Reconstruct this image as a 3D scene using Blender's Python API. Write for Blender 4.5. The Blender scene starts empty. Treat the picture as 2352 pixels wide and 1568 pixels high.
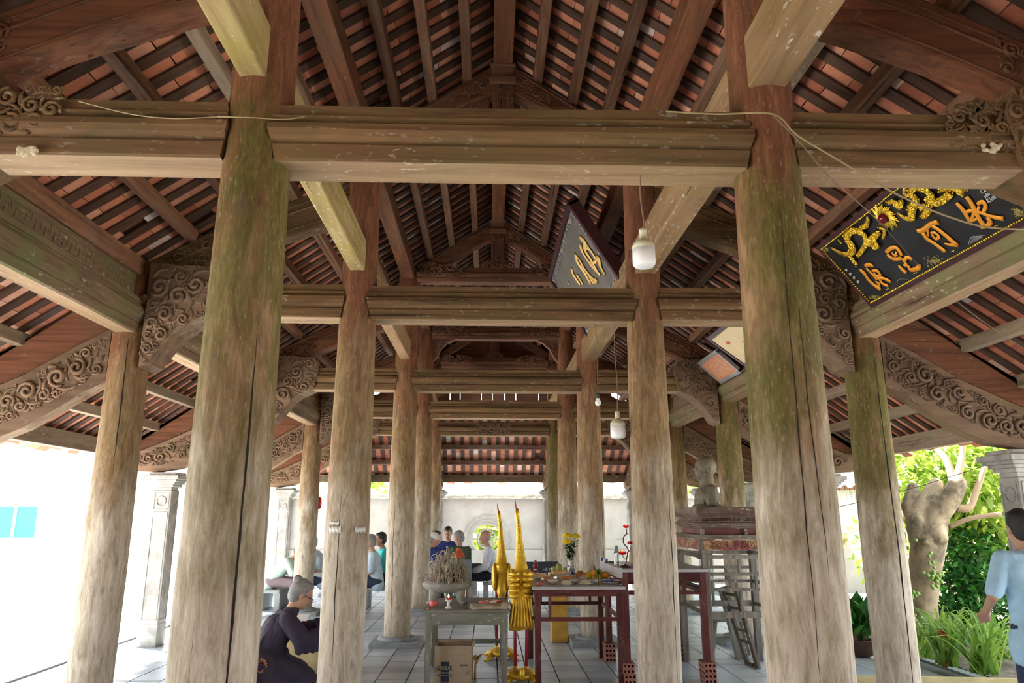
import bpy, bmesh, math, random
from mathutils import Vector, Matrix, Euler, noise
R = math.radians
rnd = random.Random(7)
SC = bpy.context.scene
C = SC.collection
# ------------------------------------------------------------------ camera, sky, sun, exposure
F_PX, PITCH, YAW = 1670.0, R(13.34), R(1.80)
CAM = Vector((-0.105, 0.0, 1.60))
cd = bpy.data.cameras.new('camera'); cam = bpy.data.objects.new('camera', cd); C.objects.link(cam)
cd.sensor_width = 36; cd.lens = F_PX / 2352 * 36; cd.clip_start = 0.05; cd.clip_end = 400
cam.location = CAM; cam.rotation_euler = (R(90) + PITCH, 0, -YAW)
SC.camera = cam
w = bpy.data.worlds.new('world'); SC.world = w; w.use_nodes = True
nt = w.node_tree; bg = nt.nodes['Background']
sky = nt.nodes.new('ShaderNodeTexSky'); sky.sky_type = 'HOSEK_WILKIE'; sky.turbidity = 7.0
sky.sun_direction = Vector((-0.48, 0.36, 0.80)).normalized(); sky.ground_albedo = 0.5
mx = nt.nodes.new('ShaderNodeMix'); mx.data_type = 'RGBA'; mx.inputs[0].default_value = 0.82
mx.inputs[7].default_value = (0.90, 0.96, 1.0, 1)
nt.links.new(sky.outputs[0], mx.inputs[6]); nt.links.new(mx.outputs[2], bg.inputs[0])
bg.inputs[1].default_value = 1.9
sd = bpy.data.lights.new('sun', 'SUN'); sd.energy = 14.0; sd.angle = R(3); sd.color = (1.0, 0.95, 0.87)
sun = bpy.data.objects.new('sun', sd); C.objects.link(sun)
sun.rotation_euler = Vector((-0.48, 0.36, 0.80)).to_track_quat('Z', 'Y').to_euler()
SC.view_settings.view_transform = 'Standard'; SC.view_settings.look = 'None'
SC.view_settings.exposure = 1.55; SC.view_settings.gamma = 1.0
SC.view_settings.use_curve_mapping = False

# ------------------------------------------------------------------ pixel helpers (measure the photograph, place in the world)
_rot = cam.rotation_euler.to_matrix()
def ray(u, v):
    return (_rot @ Vector(((u - 1176) / F_PX, -(v - 784) / F_PX, -1.0)))
def at_y(u, v, Y):
    d = ray(u, v); t = (Y - CAM.y) / d.y
    return CAM + d * t
def at_z(u, v, z):
    d = ray(u, v); t = (z - CAM.z) / d.z
    return CAM + d * t
def at_x(u, v, x):
    d = ray(u, v); t = (x - CAM.x) / d.x
    return CAM + d * t
def on_plane(u, v, p, n):
    d = ray(u, v); t = (p - CAM).dot(n) / d.dot(n)
    return CAM + d * t
_rotT = _rot.transposed()
def project(p):
    q = _rotT @ (Vector(p) - CAM)
    if q.z > -0.05: return None
    return (1176 + F_PX * q.x / -q.z, 784 - F_PX * q.y / -q.z, -q.z)

# ------------------------------------------------------------------ object helpers
def link(o, parent=None):
    C.objects.link(o)
    if parent is not None: o.parent = parent
    return o
def tag(o, label, cat, group=None, kind='thing'):
    o['label'] = label; o['category'] = cat
    if kind: o['kind'] = kind
    if group: o['group'] = group
    return o
def thing(name, label, cat, loc=(0, 0, 0), rz=0.0, group=None):
    o = bpy.data.objects.new(name, None); link(o); o.location = loc; o.rotation_euler = (0, 0, rz)
    o.empty_display_size = 0.1
    return tag(o, label, cat, group)
def struct(name, label=None):
    o = bpy.data.objects.new(name, None); link(o); o['kind'] = 'structure'
    if label: o['label'] = label
    return o
def lerp(a, b, t): return a + (b - a) * t

class MB:
    """collects shapes and links them as ONE mesh object"""
    def __init__(s): s.v = []; s.f = []; s.m = []; s.s = []; s.tint = []
    def _add(s, vs, fs, m=0, sm=False, tint=0.5):
        b = len(s.v); s.v.extend([tuple(v) for v in vs])
        for f in fs:
            s.f.append([b + i for i in f]); s.m.append(m); s.s.append(sm); s.tint.append(tint)
        return s
    def box(s, c, d, rot=None, m=0, tint=0.5, taper=1.0):
        x, y, z = d[0] / 2, d[1] / 2, d[2] / 2; c = Vector(c)
        vs = [(-x, -y, -z), (x, -y, -z), (x, y, -z), (-x, y, -z), (-x * taper, -y * taper, z), (x * taper, -y * taper, z), (x * taper, y * taper, z), (-x * taper, y * taper, z)]
        vs = [(rot @ Vector(v) if rot else Vector(v)) + c for v in vs]
        return s._add(vs, [(0, 3, 2, 1), (4, 5, 6, 7), (0, 1, 5, 4), (1, 2, 6, 5), (2, 3, 7, 6), (3, 0, 4, 7)], m, False, tint)
    def bar(s, a, b, wd, hg, m=0, up=(0, 0, 1), tint=0.5):
        """box from a to b, wd sideways, hg along up"""
        a = Vector(a); b = Vector(b); x = (b - a); L = x.length
        if L < 1e-6: return s
        x.normalize(); y = Vector(up).cross(x)
        if y.length < 1e-4: y = Vector((0, 1, 0)).cross(x)
        y.normalize(); z = x.cross(y)
        return s.box((a + b) / 2, (L, wd, hg), Matrix((x, y, z)).transposed(), m, tint)
    def prism(s, poly, a, b, fn, m=0, sm=False):
        """poly: list of (p,q); extruded between a and b; fn(p,q,t) -> point"""
        n = len(poly); vs = [fn(p, q, a) for p, q in poly] + [fn(p, q, b) for p, q in poly]
        s._add(vs, [tuple(range(n))[::-1], tuple(range(n, 2 * n))], m, False)
        b0 = len(s.v) - 2 * n
        for i in range(n):
            j = (i + 1) % n
            s.f.append([b0 + i, b0 + j, b0 + n + j, b0 + n + i]); s.m.append(m); s.s.append(sm); s.tint.append(.5)
        return s
    def tube(s, pts, r, n=8, m=0, sm=True, cap=True, flat=1.0):
        pts = [Vector(p) for p in pts]; k = len(pts)
        rs = r if isinstance(r, (list, tuple)) else [r] * k
        vs = []; up = None
        for i, p in enumerate(pts):
            t = (pts[min(i + 1, k - 1)] - pts[max(i - 1, 0)])
            if t.length < 1e-9: t = Vector((0, 0, 1))
            t.normalize()
            if up is None:
                up = t.orthogonal().normalized()
            up = (up - t * up.dot(t))
            if up.length < 1e-6: up = t.orthogonal()
            up.normalize(); sd_ = t.cross(up)
            for j in range(n):
                a = 2 * math.pi * j / n
                vs.append(p + (up * math.cos(a) + sd_ * math.sin(a) * flat) * rs[i])
        fs = []
        for i in range(k - 1):
            for j in range(n):
                q = (j + 1) % n
                fs.append((i * n + j, i * n + q, (i + 1) * n + q, (i + 1) * n + j))
        s._add(vs, fs, m, sm)
        if cap:
            b = len(s.v) - k * n
            s.f.append([b + j for j in range(n)][::-1]); s.m.append(m); s.s.append(False); s.tint.append(.5)
            s.f.append([b + (k - 1) * n + j for j in range(n)]); s.m.append(m); s.s.append(False); s.tint.append(.5)
        return s
    def lathe(s, prof, c=(0, 0, 0), n=24, m=0, sm=True, rot=None):
        c = Vector(c); vs = []; k = len(prof)
        for r, z in prof:
            for j in range(n):
                a = 2 * math.pi * j / n; v = Vector((max(r, 1e-4) * math.cos(a), max(r, 1e-4) * math.sin(a), z))
                vs.append((rot @ v if rot else v) + c)
        fs = [(i * n + j, i * n + (j + 1) % n, (i + 1) * n + (j + 1) % n, (i + 1) * n + j) for i in range(k - 1) for j in range(n)]
        fs += [tuple(range(n))[::-1], tuple((k - 1) * n + j for j in range(n))]
        return s._add(vs, fs, m, sm)
    def ell(s, c, r, n=14, k=9, m=0, rot=None, squash=None):
        c = Vector(c); r = (r, r, r) if not isinstance(r, (tuple, list)) else r
        vs = []
        for i in range(1, k):
            th = math.pi * i / k
            for j in range(n):
                a = 2 * math.pi * j / n
                v = Vector((r[0] * math.sin(th) * math.cos(a), r[1] * math.sin(th) * math.sin(a), -r[2] * math.cos(th)))
                vs.append((rot @ v if rot else v) + c)
        lo = Vector((0, 0, -r[2])); hi = Vector((0, 0, r[2]))
        vs.append((rot @ lo if rot else lo) + c); vs.append((rot @ hi if rot else hi) + c)
        a0 = len(vs) - 2
        fs = [(i * n + j, i * n + (j + 1) % n, (i + 1) * n + (j + 1) % n, (i + 1) * n + j) for i in range(k - 2) for j in range(n)]
        fs += [(a0, (j + 1) % n, j) for j in range(n)] + [(a0 + 1, (k - 2) * n + j, (k - 2) * n + (j + 1) % n) for j in range(n)]
        return s._add(vs, fs, m, True)
    def cone(s, a, b, ra, rb, n=10, m=0):
        """capsule-like round cone with rounded ends, closed"""
        a = Vector(a); b = Vector(b); d = b - a; L = d.length
        if L < 1e-5: return s.ell(a, ra, n, 6, m)
        d.normalize(); pts = []; rs = []
        for t in (-1, -.87, -.5, 0):
            pts.append(a + d * (ra * t)); rs.append(max(ra * math.sqrt(max(0, 1 - t * t)), ra * .05))
        for t in (0, .5, .87, 1):
            pts.append(b + d * (rb * t)); rs.append(max(rb * math.sqrt(max(0, 1 - t * t)), rb * .05))
        return s.tube(pts, rs, n, m)
    def mesh(s, name, mats):
        me = bpy.data.meshes.new(name); me.from_pydata(s.v, [], s.f)
        for mt in (mats if isinstance(mats, (list, tuple)) else [mats]): me.materials.append(mt)
        me.polygons.foreach_set('material_index', s.m); me.polygons.foreach_set('use_smooth', s.s)
        at = me.attributes.new('tint', 'FLOAT', 'FACE'); at.data.foreach_set('value', s.tint)
        me.update(); return me
    def build(s, name, mats, parent=None, loc=None, mat=None):
        o = bpy.data.objects.new(name, s.mesh(name, mats)); link(o, parent)
        if mat is not None: o.matrix_local = mat
        elif loc is not None: o.location = loc
        return o
def clean(o, bev=0.0, seg=2, ang=35):
    """recalc normals, optional bevel modifier"""
    bm = bmesh.new(); bm.from_mesh(o.data); bmesh.ops.recalc_face_normals(bm, faces=bm.faces); bm.to_mesh(o.data); bm.free()
    if bev:
        m = o.modifiers.new('bevel', 'BEVEL'); m.width = bev; m.segments = seg; m.limit_method = 'ANGLE'; m.angle_limit = R(ang)
    return o
def fuse(mb, name, mats, parent=None, voxel=0.01, it=6, loc=None, fac=0.5, rz=None):
    """melts overlapping closed shapes into one continuous surface"""
    tmp = mb.build(name, mats, None)
    r = tmp.modifiers.new('r', 'REMESH'); r.mode = 'VOXEL'; r.voxel_size = voxel; r.use_smooth_shade = True
    if it:
        k = tmp.modifiers.new('s', 'SMOOTH'); k.iterations = it; k.factor = fac
    dg = bpy.context.evaluated_depsgraph_get(); dg.update()
    me = bpy.data.meshes.new_from_object(tmp.evaluated_get(dg)); me.name = name
    old = tmp.data; bpy.data.objects.remove(tmp); bpy.data.meshes.remove(old)
    if not me.materials:
        for mt in (mats if isinstance(mats, (list, tuple)) else [mats]): me.materials.append(mt)
    o = bpy.data.objects.new(name, me); link(o, parent)
    if loc is not None: o.location = loc
    return o
def smoothpath(pts, k=4, closed=False):
    """catmull-rom through pts"""
    pts = [Vector(p) for p in pts]; n = len(pts); out = []
    for i in range(n - 1):
        p0 = pts[max(i - 1, 0)]; p1 = pts[i]; p2 = pts[i + 1]; p3 = pts[min(i + 2, n - 1)]
        for j in range(k):
            t = j / k
            out.append(0.5 * ((2 * p1) + (p2 - p0) * t + (2 * p0 - 5 * p1 + 4 * p2 - p3) * t * t + (3 * p1 - p0 - 3 * p2 + p3) * t ** 3))
    out.append(pts[-1]); return out
def copy_tree(o, parent=None):
    c = o.copy(); C.objects.link(c); c.parent = parent
    for ch in list(o.children):
        copy_tree(ch, c)
    return c

# ------------------------------------------------------------------ materials
def _mat(name):
    m = bpy.data.materials.new(name); m.use_nodes = True
    n = m.node_tree.nodes; l = m.node_tree.links; return m, n, l, n['Principled BSDF']
def _ramp(n, stops):
    r = n.new('ShaderNodeValToRGB'); e = r.color_ramp.elements
    while len(e) > 1: e.remove(e[0])
    e[0].position = stops[0][0]; e[0].color = (*stops[0][1], 1)
    for p, c in stops[1:]:
        x = e.new(p); x.color = (*c, 1)
    return r
def _mixc(n, l, fac, a, b, mode='MIX'):
    x = n.new('ShaderNodeMix'); x.data_type = 'RGBA'; x.blend_type = mode
    for i, val in ((0, fac), (6, a), (7, b)):
        if isinstance(val, (int, float)): x.inputs[i].default_value = val
        elif isinstance(val, tuple): x.inputs[i].default_value = (*val[:3], 1)
        else: l.new(val, x.inputs[i])
    return x.outputs[2]
def _math(n, l, op, a, b=0.0, clamp=False):
    x = n.new('ShaderNodeMath'); x.operation = op; x.use_clamp = clamp
    for i, val in ((0, a), (1, b)):
        if isinstance(val, (int, float)): x.inputs[i].default_value = val
        else: l.new(val, x.inputs[i])
    return x.outputs[0]
def _noise(n, l, vec, scale, detail=5, rough=0.6, dist=0.0):
    x = n.new('ShaderNodeTexNoise'); x.inputs['Scale'].default_value = scale; x.inputs['Detail'].default_value = detail
    x.inputs['Roughness'].default_value = rough; x.inputs['Distortion'].default_value = dist
    l.new(vec, x.inputs['Vector']); return x.outputs['Fac']
def _scaled(n, l, vec, sc, off=None):
    x = n.new('ShaderNodeVectorMath'); x.operation = 'MULTIPLY'; l.new(vec, x.inputs[0]); x.inputs[1].default_value = sc
    if off is None: return x.outputs[0]
    y = n.new('ShaderNodeVectorMath'); y.operation = 'ADD'; l.new(x.outputs[0], y.inputs[0]); l.new(off, y.inputs[1]); return y.outputs[0]
def _bump(n, l, bsdf, h, strength=0.4, dist=0.01):
    b = n.new('ShaderNodeBump'); b.inputs['Strength'].default_value = strength; b.inputs['Distance'].default_value = dist
    l.new(h, b.inputs['Height']); l.new(b.outputs[0], bsdf.inputs['Normal'])
def _step(n, l, x, lo, hi):
    m = n.new('ShaderNodeMapRange'); m.interpolation_type = 'SMOOTHSTEP'; m.clamp = True
    l.new(x, m.inputs[0]); m.inputs[1].default_value = lo; m.inputs[2].default_value = hi; return m.outputs[0]

def timber(name, dark, light, stain=(0.2, 0.2, 0.09), stain_amt=0.4, lichen=0.3, rough=0.75, grain=16, axis=0, lcol=(0.62, 0.60, 0.50)):
    """weathered wood, grain along the local axis"""
    m, n, l, b = _mat(name)
    tc = n.new('ShaderNodeTexCoord'); oi = n.new('ShaderNodeObjectInfo')
    cx = n.new('ShaderNodeCombineXYZ'); r20 = _math(n, l, 'MULTIPLY', oi.outputs['Random'], 37.0)
    for i in range(3): l.new(r20, cx.inputs[i])
    sc = [grain, grain, grain]; sc[axis] = 1.1
    v = _scaled(n, l, tc.outputs['Object'], tuple(sc), cx.outputs[0])
    g = _noise(n, l, v, 1.0, 7, 0.65, 0.6)
    col = _ramp(n, [(0.28, dark), (0.5, tuple(lerp(a, c, .55) for a, c in zip(dark, light))), (0.72, light)]); l.new(g, col.inputs[0])
    v2 = _scaled(n, l, tc.outputs['Object'], (1, 1, 1), cx.outputs[0])
    st = _noise(n, l, v2, 2.3, 4, 0.6, 0.3)
    c1 = _mixc(n, l, _math(n, l, 'MULTIPLY', _step(n, l, st, 0.44, 0.66), stain_amt), col.outputs[0], stain)
    sc3 = [1.0, 1.0, 1.0]; sc3[axis] = 0.45
    sp = _noise(n, l, _scaled(n, l, v2, tuple(sc3)), 34, 3, 0.6)
    big = _noise(n, l, v2, 1.7, 2)
    lich = _math(n, l, 'MULTIPLY', _step(n, l, sp, 0.60, 0.68), _step(n, l, big, 0.42, 0.62))
    c2 = _mixc(n, l, _math(n, l, 'MULTIPLY', lich, lichen), c1, lcol)
    var = _math(n, l, 'ADD', _math(n, l, 'MULTIPLY', oi.outputs['Random'], 0.4), 0.8)
    hsv = n.new('ShaderNodeHueSaturation'); l.new(c2, hsv.inputs['Color']); l.new(var, hsv.inputs['Value']); hsv.inputs['Saturation'].default_value = 1.08
    # fine dark cracks along the grain
    sc4 = [60, 60, 60]; sc4[axis] = 1.3
    ck = _noise(n, l, _scaled(n, l, tc.outputs['Object'], tuple(sc4), cx.outputs[0]), 0.35, 2)
    crack = _step(n, l, ck, 0.33, 0.27)
    c3 = _mixc(n, l, _math(n, l, 'MULTIPLY', crack, 0.7), hsv.outputs[0], tuple(x * .25 for x in dark))
    l.new(c3, b.inputs['Base Color']); b.inputs['Roughness'].default_value = rough; b.inputs['Specular IOR Level'].default_value = 0.25
    h = _math(n, l, 'SUBTRACT', g, _math(n, l, 'MULTIPLY', crack, 0.8)); _bump(n, l, b, h, 0.55, 0.006)
    return m

def column_wood():
    """tall log columns: pale grey weathered foot, olive moss in the middle, red-brown head; object colour R = moss, G = redness"""
    m, n, l, b = _mat('column wood')
    ge = n.new('ShaderNodeNewGeometry'); oi = n.new('ShaderNodeObjectInfo'); tc = n.new('ShaderNodeTexCoord')
    sx = n.new('ShaderNodeSeparateXYZ'); l.new(ge.outputs['Position'], sx.inputs[0])
    cs = n.new('ShaderNodeSeparateColor'); l.new(oi.outputs['Color'], cs.inputs[0])
    P = ge.outputs['Position']
    g = _noise(n, l, _scaled(n, l, P, (24, 24, 4.2)), 1.0, 9, 0.72, 0.7)
    blot = _noise(n, l, _scaled(n, l, P, (5, 5, 2.2)), 1.0, 5, 0.6)
    fine = _noise(n, l, _scaled(n, l, P, (90, 90, 22)), 1.0, 3, 0.6)
    z = _math(n, l, 'ADD', sx.outputs[2], _math(n, l, 'MULTIPLY', _math(n, l, 'SUBTRACT', blot, 0.5), 2.2))
    foot = _ramp(n, [(0.25, (0.19, 0.145, 0.10)), (0.45, (0.43, 0.36, 0.275)), (0.68, (0.68, 0.61, 0.51))]); l.new(g, foot.inputs[0])
    mid = _ramp(n, [(0.25, (0.090, 0.050, 0.024)), (0.5, (0.25, 0.150, 0.076)), (0.72, (0.42, 0.275, 0.155))]); l.new(g, mid.inputs[0])
    top = _ramp(n, [(0.25, (0.066, 0.024, 0.012)), (0.5, (0.18, 0.068, 0.032)), (0.75, (0.32, 0.135, 0.068))]); l.new(g, top.inputs[0])
    c = _mixc(n, l, _step(n, l, z, 1.1, 2.3), foot.outputs[0], mid.outputs[0])
    zz = _math(n, l, 'ADD', z, _math(n, l, 'MULTIPLY', cs.outputs[1], 1.4))
    c = _mixc(n, l, _step(n, l, zz, 2.6, 3.9), c, top.outputs[0])
    # moss: strong in the middle of the height and on one flank
    band = _math(n, l, 'MULTIPLY', _step(n, l, z, 0.9, 2.3), _step(n, l, z, 3.75, 3.1))
    mo = _noise(n, l, _scaled(n, l, P, (3.2, 3.2, 1.1)), 1.0, 4, 0.65, 0.2)
    ms = _math(n, l, 'MULTIPLY', _math(n, l, 'MULTIPLY', band, _step(n, l, mo, 0.33, 0.55)), cs.outputs[0], True)
    mcol = _ramp(n, [(0.3, (0.032, 0.034, 0.005)), (0.5, (0.088, 0.084, 0.014)), (0.72, (0.19, 0.170, 0.055))]); l.new(_math(n, l, 'ADD', _math(n, l, 'MULTIPLY', g, .5), _math(n, l, 'MULTIPLY', fine, .5)), mcol.inputs[0])
    c = _mixc(n, l, _math(n, l, 'MULTIPLY', ms, 0.85), c, mcol.outputs[0])
    # pale scabs
    sc_ = _math(n, l, 'MULTIPLY', _step(n, l, fine, 0.60, 0.68), _step(n, l, blot, 0.40, 0.60))
    c = _mixc(n, l, _math(n, l, 'MULTIPLY', sc_, 0.18), c, (0.60, 0.55, 0.42))
    dk = _noise(n, l, _scaled(n, l, P, (14, 14, 5)), 1.0, 4, 0.6)
    c = _mixc(n, l, _math(n, l, 'MULTIPLY', _step(n, l, dk, 0.60, 0.74), 0.45), c, (0.10, 0.08, 0.06))
    l.new(c, b.inputs['Base Color']); b.inputs['Roughness'].default_value = 0.8; b.inputs['Specular IOR Level'].default_value = 0.25
    h = _math(n, l, 'ADD', g, _math(n, l, 'MULTIPLY', fine, 0.35)); _bump(n, l, b, h, 0.6, 0.008)
    return m

def plain(name, col, rough=0.6, metal=0.0, var=0.12, scale=9.0, bump=0.15, emit=None, trans=0.0, ior=1.45, coat=0.0, second=None, amt=0.6, lo=.45, hi=.62, space='Object', bscale=None):
    m, n, l, b = _mat(name)
    tc = n.new('ShaderNodeTexCoord')
    g = _noise(n, l, tc.outputs[space], scale, 5, 0.6)
    dk = tuple(x * (1 - var) for x in col); lt = tuple(min(1, x * (1 + var)) for x in col)
    c = _ramp(n, [(0.3, dk), (0.7, lt)]); l.new(g, c.inputs[0]); out = c.outputs[0]
    if second:
        s2 = _noise(n, l, tc.outputs[space], scale * .55, 5, 0.7, 0.4)
        out = _mixc(n, l, _math(n, l, 'MULTIPLY', _step(n, l, s2, lo, hi), amt), out, second)
    l.new(out, b.inputs['Base Color']); b.inputs['Roughness'].default_value = rough; b.inputs['Metallic'].default_value = metal
    if trans: b.inputs['Transmission Weight'].default_value = trans; b.inputs['IOR'].default_value = ior
    if coat: b.inputs['Coat Weight'].default_value = coat
    if emit: b.inputs['Emission Color'].default_value = (*emit[:3], 1); b.inputs['Emission Strength'].default_value = emit[3]
    if bump: _bump(n, l, b, _noise(n, l, tc.outputs[space], (bscale or scale * 5), 4, 0.6), bump, 0.004)
    return m
def tinted(name, stops, rough=0.85, spots=(0.5, 0.45, 0.4), samt=0.3, scale=14, bump=0.4):
    """colour chosen per piece by the face attribute 'tint'"""
    m, n, l, b = _mat(name)
    a = n.new('ShaderNodeAttribute'); a.attribute_name = 'tint'
    ge = n.new('ShaderNodeNewGeometry'); g = _noise(n, l, ge.outputs['Position'], scale, 5, 0.65)
    c = _ramp(n, stops); l.new(_math(n, l, 'ADD', a.outputs['Fac'], _math(n, l, 'MULTIPLY', _math(n, l, 'SUBTRACT', g, .5), .35)), c.inputs[0])
    g2 = _noise(n, l, ge.outputs['Position'], scale * .35, 5, 0.7)
    out = _mixc(n, l, _math(n, l, 'MULTIPLY', _step(n, l, g2, .5, .68), samt), c.outputs[0], spots)
    l.new(out, b.inputs['Base Color']); b.inputs['Roughness'].default_value = rough
    _bump(n, l, b, _noise(n, l, ge.outputs['Position'], scale * 4, 4, .6), bump, 0.004)
    return m
def leafmat(name, a, bcol, trans=0.35):
    m, n, l, b = _mat(name)
    at = n.new('ShaderNodeAttribute'); at.attribute_name = 'tint'
    c = _ramp(n, [(0.0, a), (1.0, bcol)]); l.new(at.outputs['Fac'], c.inputs[0]); l.new(c.outputs[0], b.inputs['Base Color'])
    b.inputs['Roughness'].default_value = 0.45
    t = n.new('ShaderNodeBsdfTranslucent'); l.new(c.outputs[0], t.inputs[0]); mx_ = n.new('ShaderNodeMixShader'); mx_.inputs[0].default_value = trans
    l.new(b.outputs[0], mx_.inputs[1]); l.new(t.outputs[0], mx_.inputs[2]); l.new(mx_.outputs[0], n['Material Output'].inputs[0])
    return m

W_col = column_wood()
W_tie = timber('olive tie beam wood', (0.048, 0.026, 0.013), (0.225, 0.130, 0.066), (0.10, 0.080, 0.034), 0.5, 0.3, grain=14)
W_pale = timber('pale lichened beam wood', (0.24, 0.17, 0.08), (0.50, 0.39, 0.20), (0.33, 0.27, 0.07), 0.6, 0.55, grain=12, lcol=(0.80, 0.76, 0.62))
W_pale2 = timber('pale brown beam wood', (0.26, 0.16, 0.09), (0.50, 0.36, 0.22), (0.36, 0.28, 0.10), 0.5, 0.8, grain=12, lcol=(0.78, 0.72, 0.60))
W_red = timber('dark red brown wood', (0.060, 0.025, 0.015), (0.24, 0.100, 0.056), (0.13, 0.085, 0.05), 0.4, 0.12, grain=16)
W_purl = timber('purlin wood', (0.075, 0.040, 0.028), (0.25, 0.145, 0.10), (0.24, 0.20, 0.17), 0.45, 0.25, grain=18, lcol=(0.5, 0.45, 0.40))
W_green = timber('mossy grey beam wood', (0.09, 0.058, 0.038), (0.25, 0.175, 0.11), (0.13, 0.135, 0.055), 0.6, 0.5, grain=14, lcol=(0.60, 0.62, 0.50))
W_carve = timber('carved bracket wood', (0.085, 0.050, 0.033), (0.26, 0.165, 0.11), (0.17, 0.14, 0.07), 0.3, 0.2, grain=10)
W_carvered = timber('carved red wood', (0.085, 0.040, 0.027), (0.25, 0.125, 0.080), (0.16, 0.10, 0.06), 0.3, 0.15, grain=10)
W_raft = timber('rafter board wood', (0.040, 0.024, 0.018), (0.135, 0.072, 0.048), (0.125, 0.080, 0.058), 0.4, 0.12, grain=18, lcol=(0.4, 0.35, 0.3))
T_roof = tinted('terracotta roof tile', [(0.0, (0.40, 0.115, 0.060)), (0.3, (0.66, 0.235, 0.125)), (0.62, (0.76, 0.37, 0.24)), (0.92, (0.74, 0.60, 0.53))], samt=0.28, spots=(0.42, 0.30, 0.25))
T_floor = tinted('grey blue floor tile', [(0.0, (0.34, 0.41, 0.47)), (0.5, (0.45, 0.53, 0.59)), (1.0, (0.56, 0.63, 0.67))], rough=0.38, samt=0.35, spots=(0.33, 0.34, 0.33), scale=6, bump=0.15)
M_mortar = plain('dark mortar', (0.13, 0.135, 0.13), 0.9)
M_stone = plain('weathered grey stone', (0.42, 0.40, 0.37), 0.85, var=0.25, scale=6, bump=0.4, second=(0.25, 0.23, 0.21), amt=.6)
M_plinth = plain('blue grey plinth stone', (0.27, 0.30, 0.32), 0.75, var=0.25, scale=12, bump=0.4)
M_plaster = plain('aged lime plaster', (0.29, 0.275, 0.25), 0.9, var=0.12, scale=2.2, bump=0.25, second=(0.19, 0.18, 0.165), amt=.5, lo=.5, hi=.72)
M_court = plain('sunlit courtyard paving', (0.74, 0.73, 0.70), 0.9, var=0.08, scale=1.0)
# ------------------------------------------------------------------ the hall: measures
FY = [0.40, 3.26, 6.10, 9.80, 12.65, 15.50]        # frame lines, counted from the camera
FN = ['behind the camera', 'front', 'second', 'third', 'fourth', 'rear']
XI, XO, XP = 1.245, 3.14, 4.24
H0 = 1.6
SL = 0.69
def roofz(x): return H0 + 4.30 - SL * abs(x)       # underside of the rafters
EAVE = 5.12
Y_END = 15.35                                       # gable wall of the upper roof
def adopt(o, parent):
    o.parent = parent
    if parent is not None: o.matrix_parent_inverse = (Matrix.Translation(parent.location) @ parent.rotation_euler.to_matrix().to_4x4()).inverted()
    return o
def wb(mb, name, mat, parent=None, bev=0.0, fix=True):
    o = mb.build(name, mat); 
    if fix: clean(o, bev)
    return adopt(o, parent) if parent is not None else o
def ax(fn_, name, *a, **k): return [fn_(name + s, *a, axis=i, **k) for i, s in enumerate(('', ' lengthwise', ' upright'))]
def yvar(base_name, *a, **k): return timber(base_name + ' lengthwise', *a, axis=1, **k)
WY_pale = yvar('pale lichened beam wood', (0.26, 0.18, 0.08), (0.56, 0.44, 0.22), (0.38, 0.30, 0.08), 0.5, 0.6, grain=12, lcol=(0.80, 0.76, 0.62))
WY_pale2 = yvar('pale brown beam wood', (0.18, 0.10, 0.055), (0.42, 0.28, 0.16), (0.28, 0.20, 0.08), 0.5, 0.8, grain=12, lcol=(0.80, 0.74, 0.62))
WY_red = yvar('dark red brown wood', (0.064, 0.026, 0.015), (0.28, 0.115, 0.062), (0.13, 0.085, 0.05), 0.4, 0.12, grain=16)
WY_purl = yvar('purlin wood', (0.080, 0.040, 0.026), (0.28, 0.140, 0.082), (0.21, 0.145, 0.105), 0.45, 0.2, grain=18, lcol=(0.5, 0.45, 0.40))
WY_purlpale = yvar('pale eave purlin wood', (0.14, 0.095, 0.065), (0.36, 0.27, 0.19), (0.26, 0.235, 0.17), 0.5, 0.5, grain=16, lcol=(0.64, 0.60, 0.50))
WY_green = yvar('mossy grey beam wood', (0.10, 0.062, 0.040), (0.28, 0.19, 0.12), (0.16, 0.165, 0.07), 0.65, 0.7, grain=14, lcol=(0.60, 0.62, 0.50))
WZ_red = timber('dark red brown wood upright', (0.065, 0.030, 0.020), (0.22, 0.10, 0.062), (0.13, 0.085, 0.05), 0.4, 0.12, grain=16, axis=2)

# ------------------------------------------------------------------ ground and floor
mb = MB(); mb.box((0, 12, -0.21), (120, 110, 0.1)); g = mb.build('ground', M_court); g['kind'] = 'structure'
floor = struct('floor')
mb = MB(); mb.box((0, 7.6, -0.085), (9.7, 21.0, 0.15)); b_ = mb.build('floor_slab', M_mortar, floor)
mb = MB()
for s in (-1, 1): mb.box((s * 4.95, 7.6, -0.07), (0.34, 21.0, 0.16))
mb.box((0, 18.1, -0.07), (10.2, 0.34, 0.16))
mb.build('kerb_stone', M_plinth, floor)
TS = 0.30
tile_meshes = []
for k in range(9):
    q = MB(); q.box((0, 0, 0), (TS - 0.012, TS - 0.012, 0.02), tint=k / 8 * .9 + .05); tile_meshes.append(q.mesh('floor_tile', T_floor))
cand = []
rest = MB()
nx = int(4.7 / TS)
for j in range(int(-2.7 / TS), int(17.8 / TS)):
    for i in range(-nx, nx):
        x = (i + .5) * TS; y = (j + .5) * TS
        if abs(x) > 4.74: continue
        pr = project((x, y, 0)); vis = pr and -60 < pr[0] < 2412 and pr[1] < 1590
        occ = vis and (pr[0] < 330 or (365 < pr[0] < 590) or pr[0] > 1940 or 1750 < pr[0] < 1930)
        cand.append((0 if (vis and not occ) else 1, y, x))
cand.sort()
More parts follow.
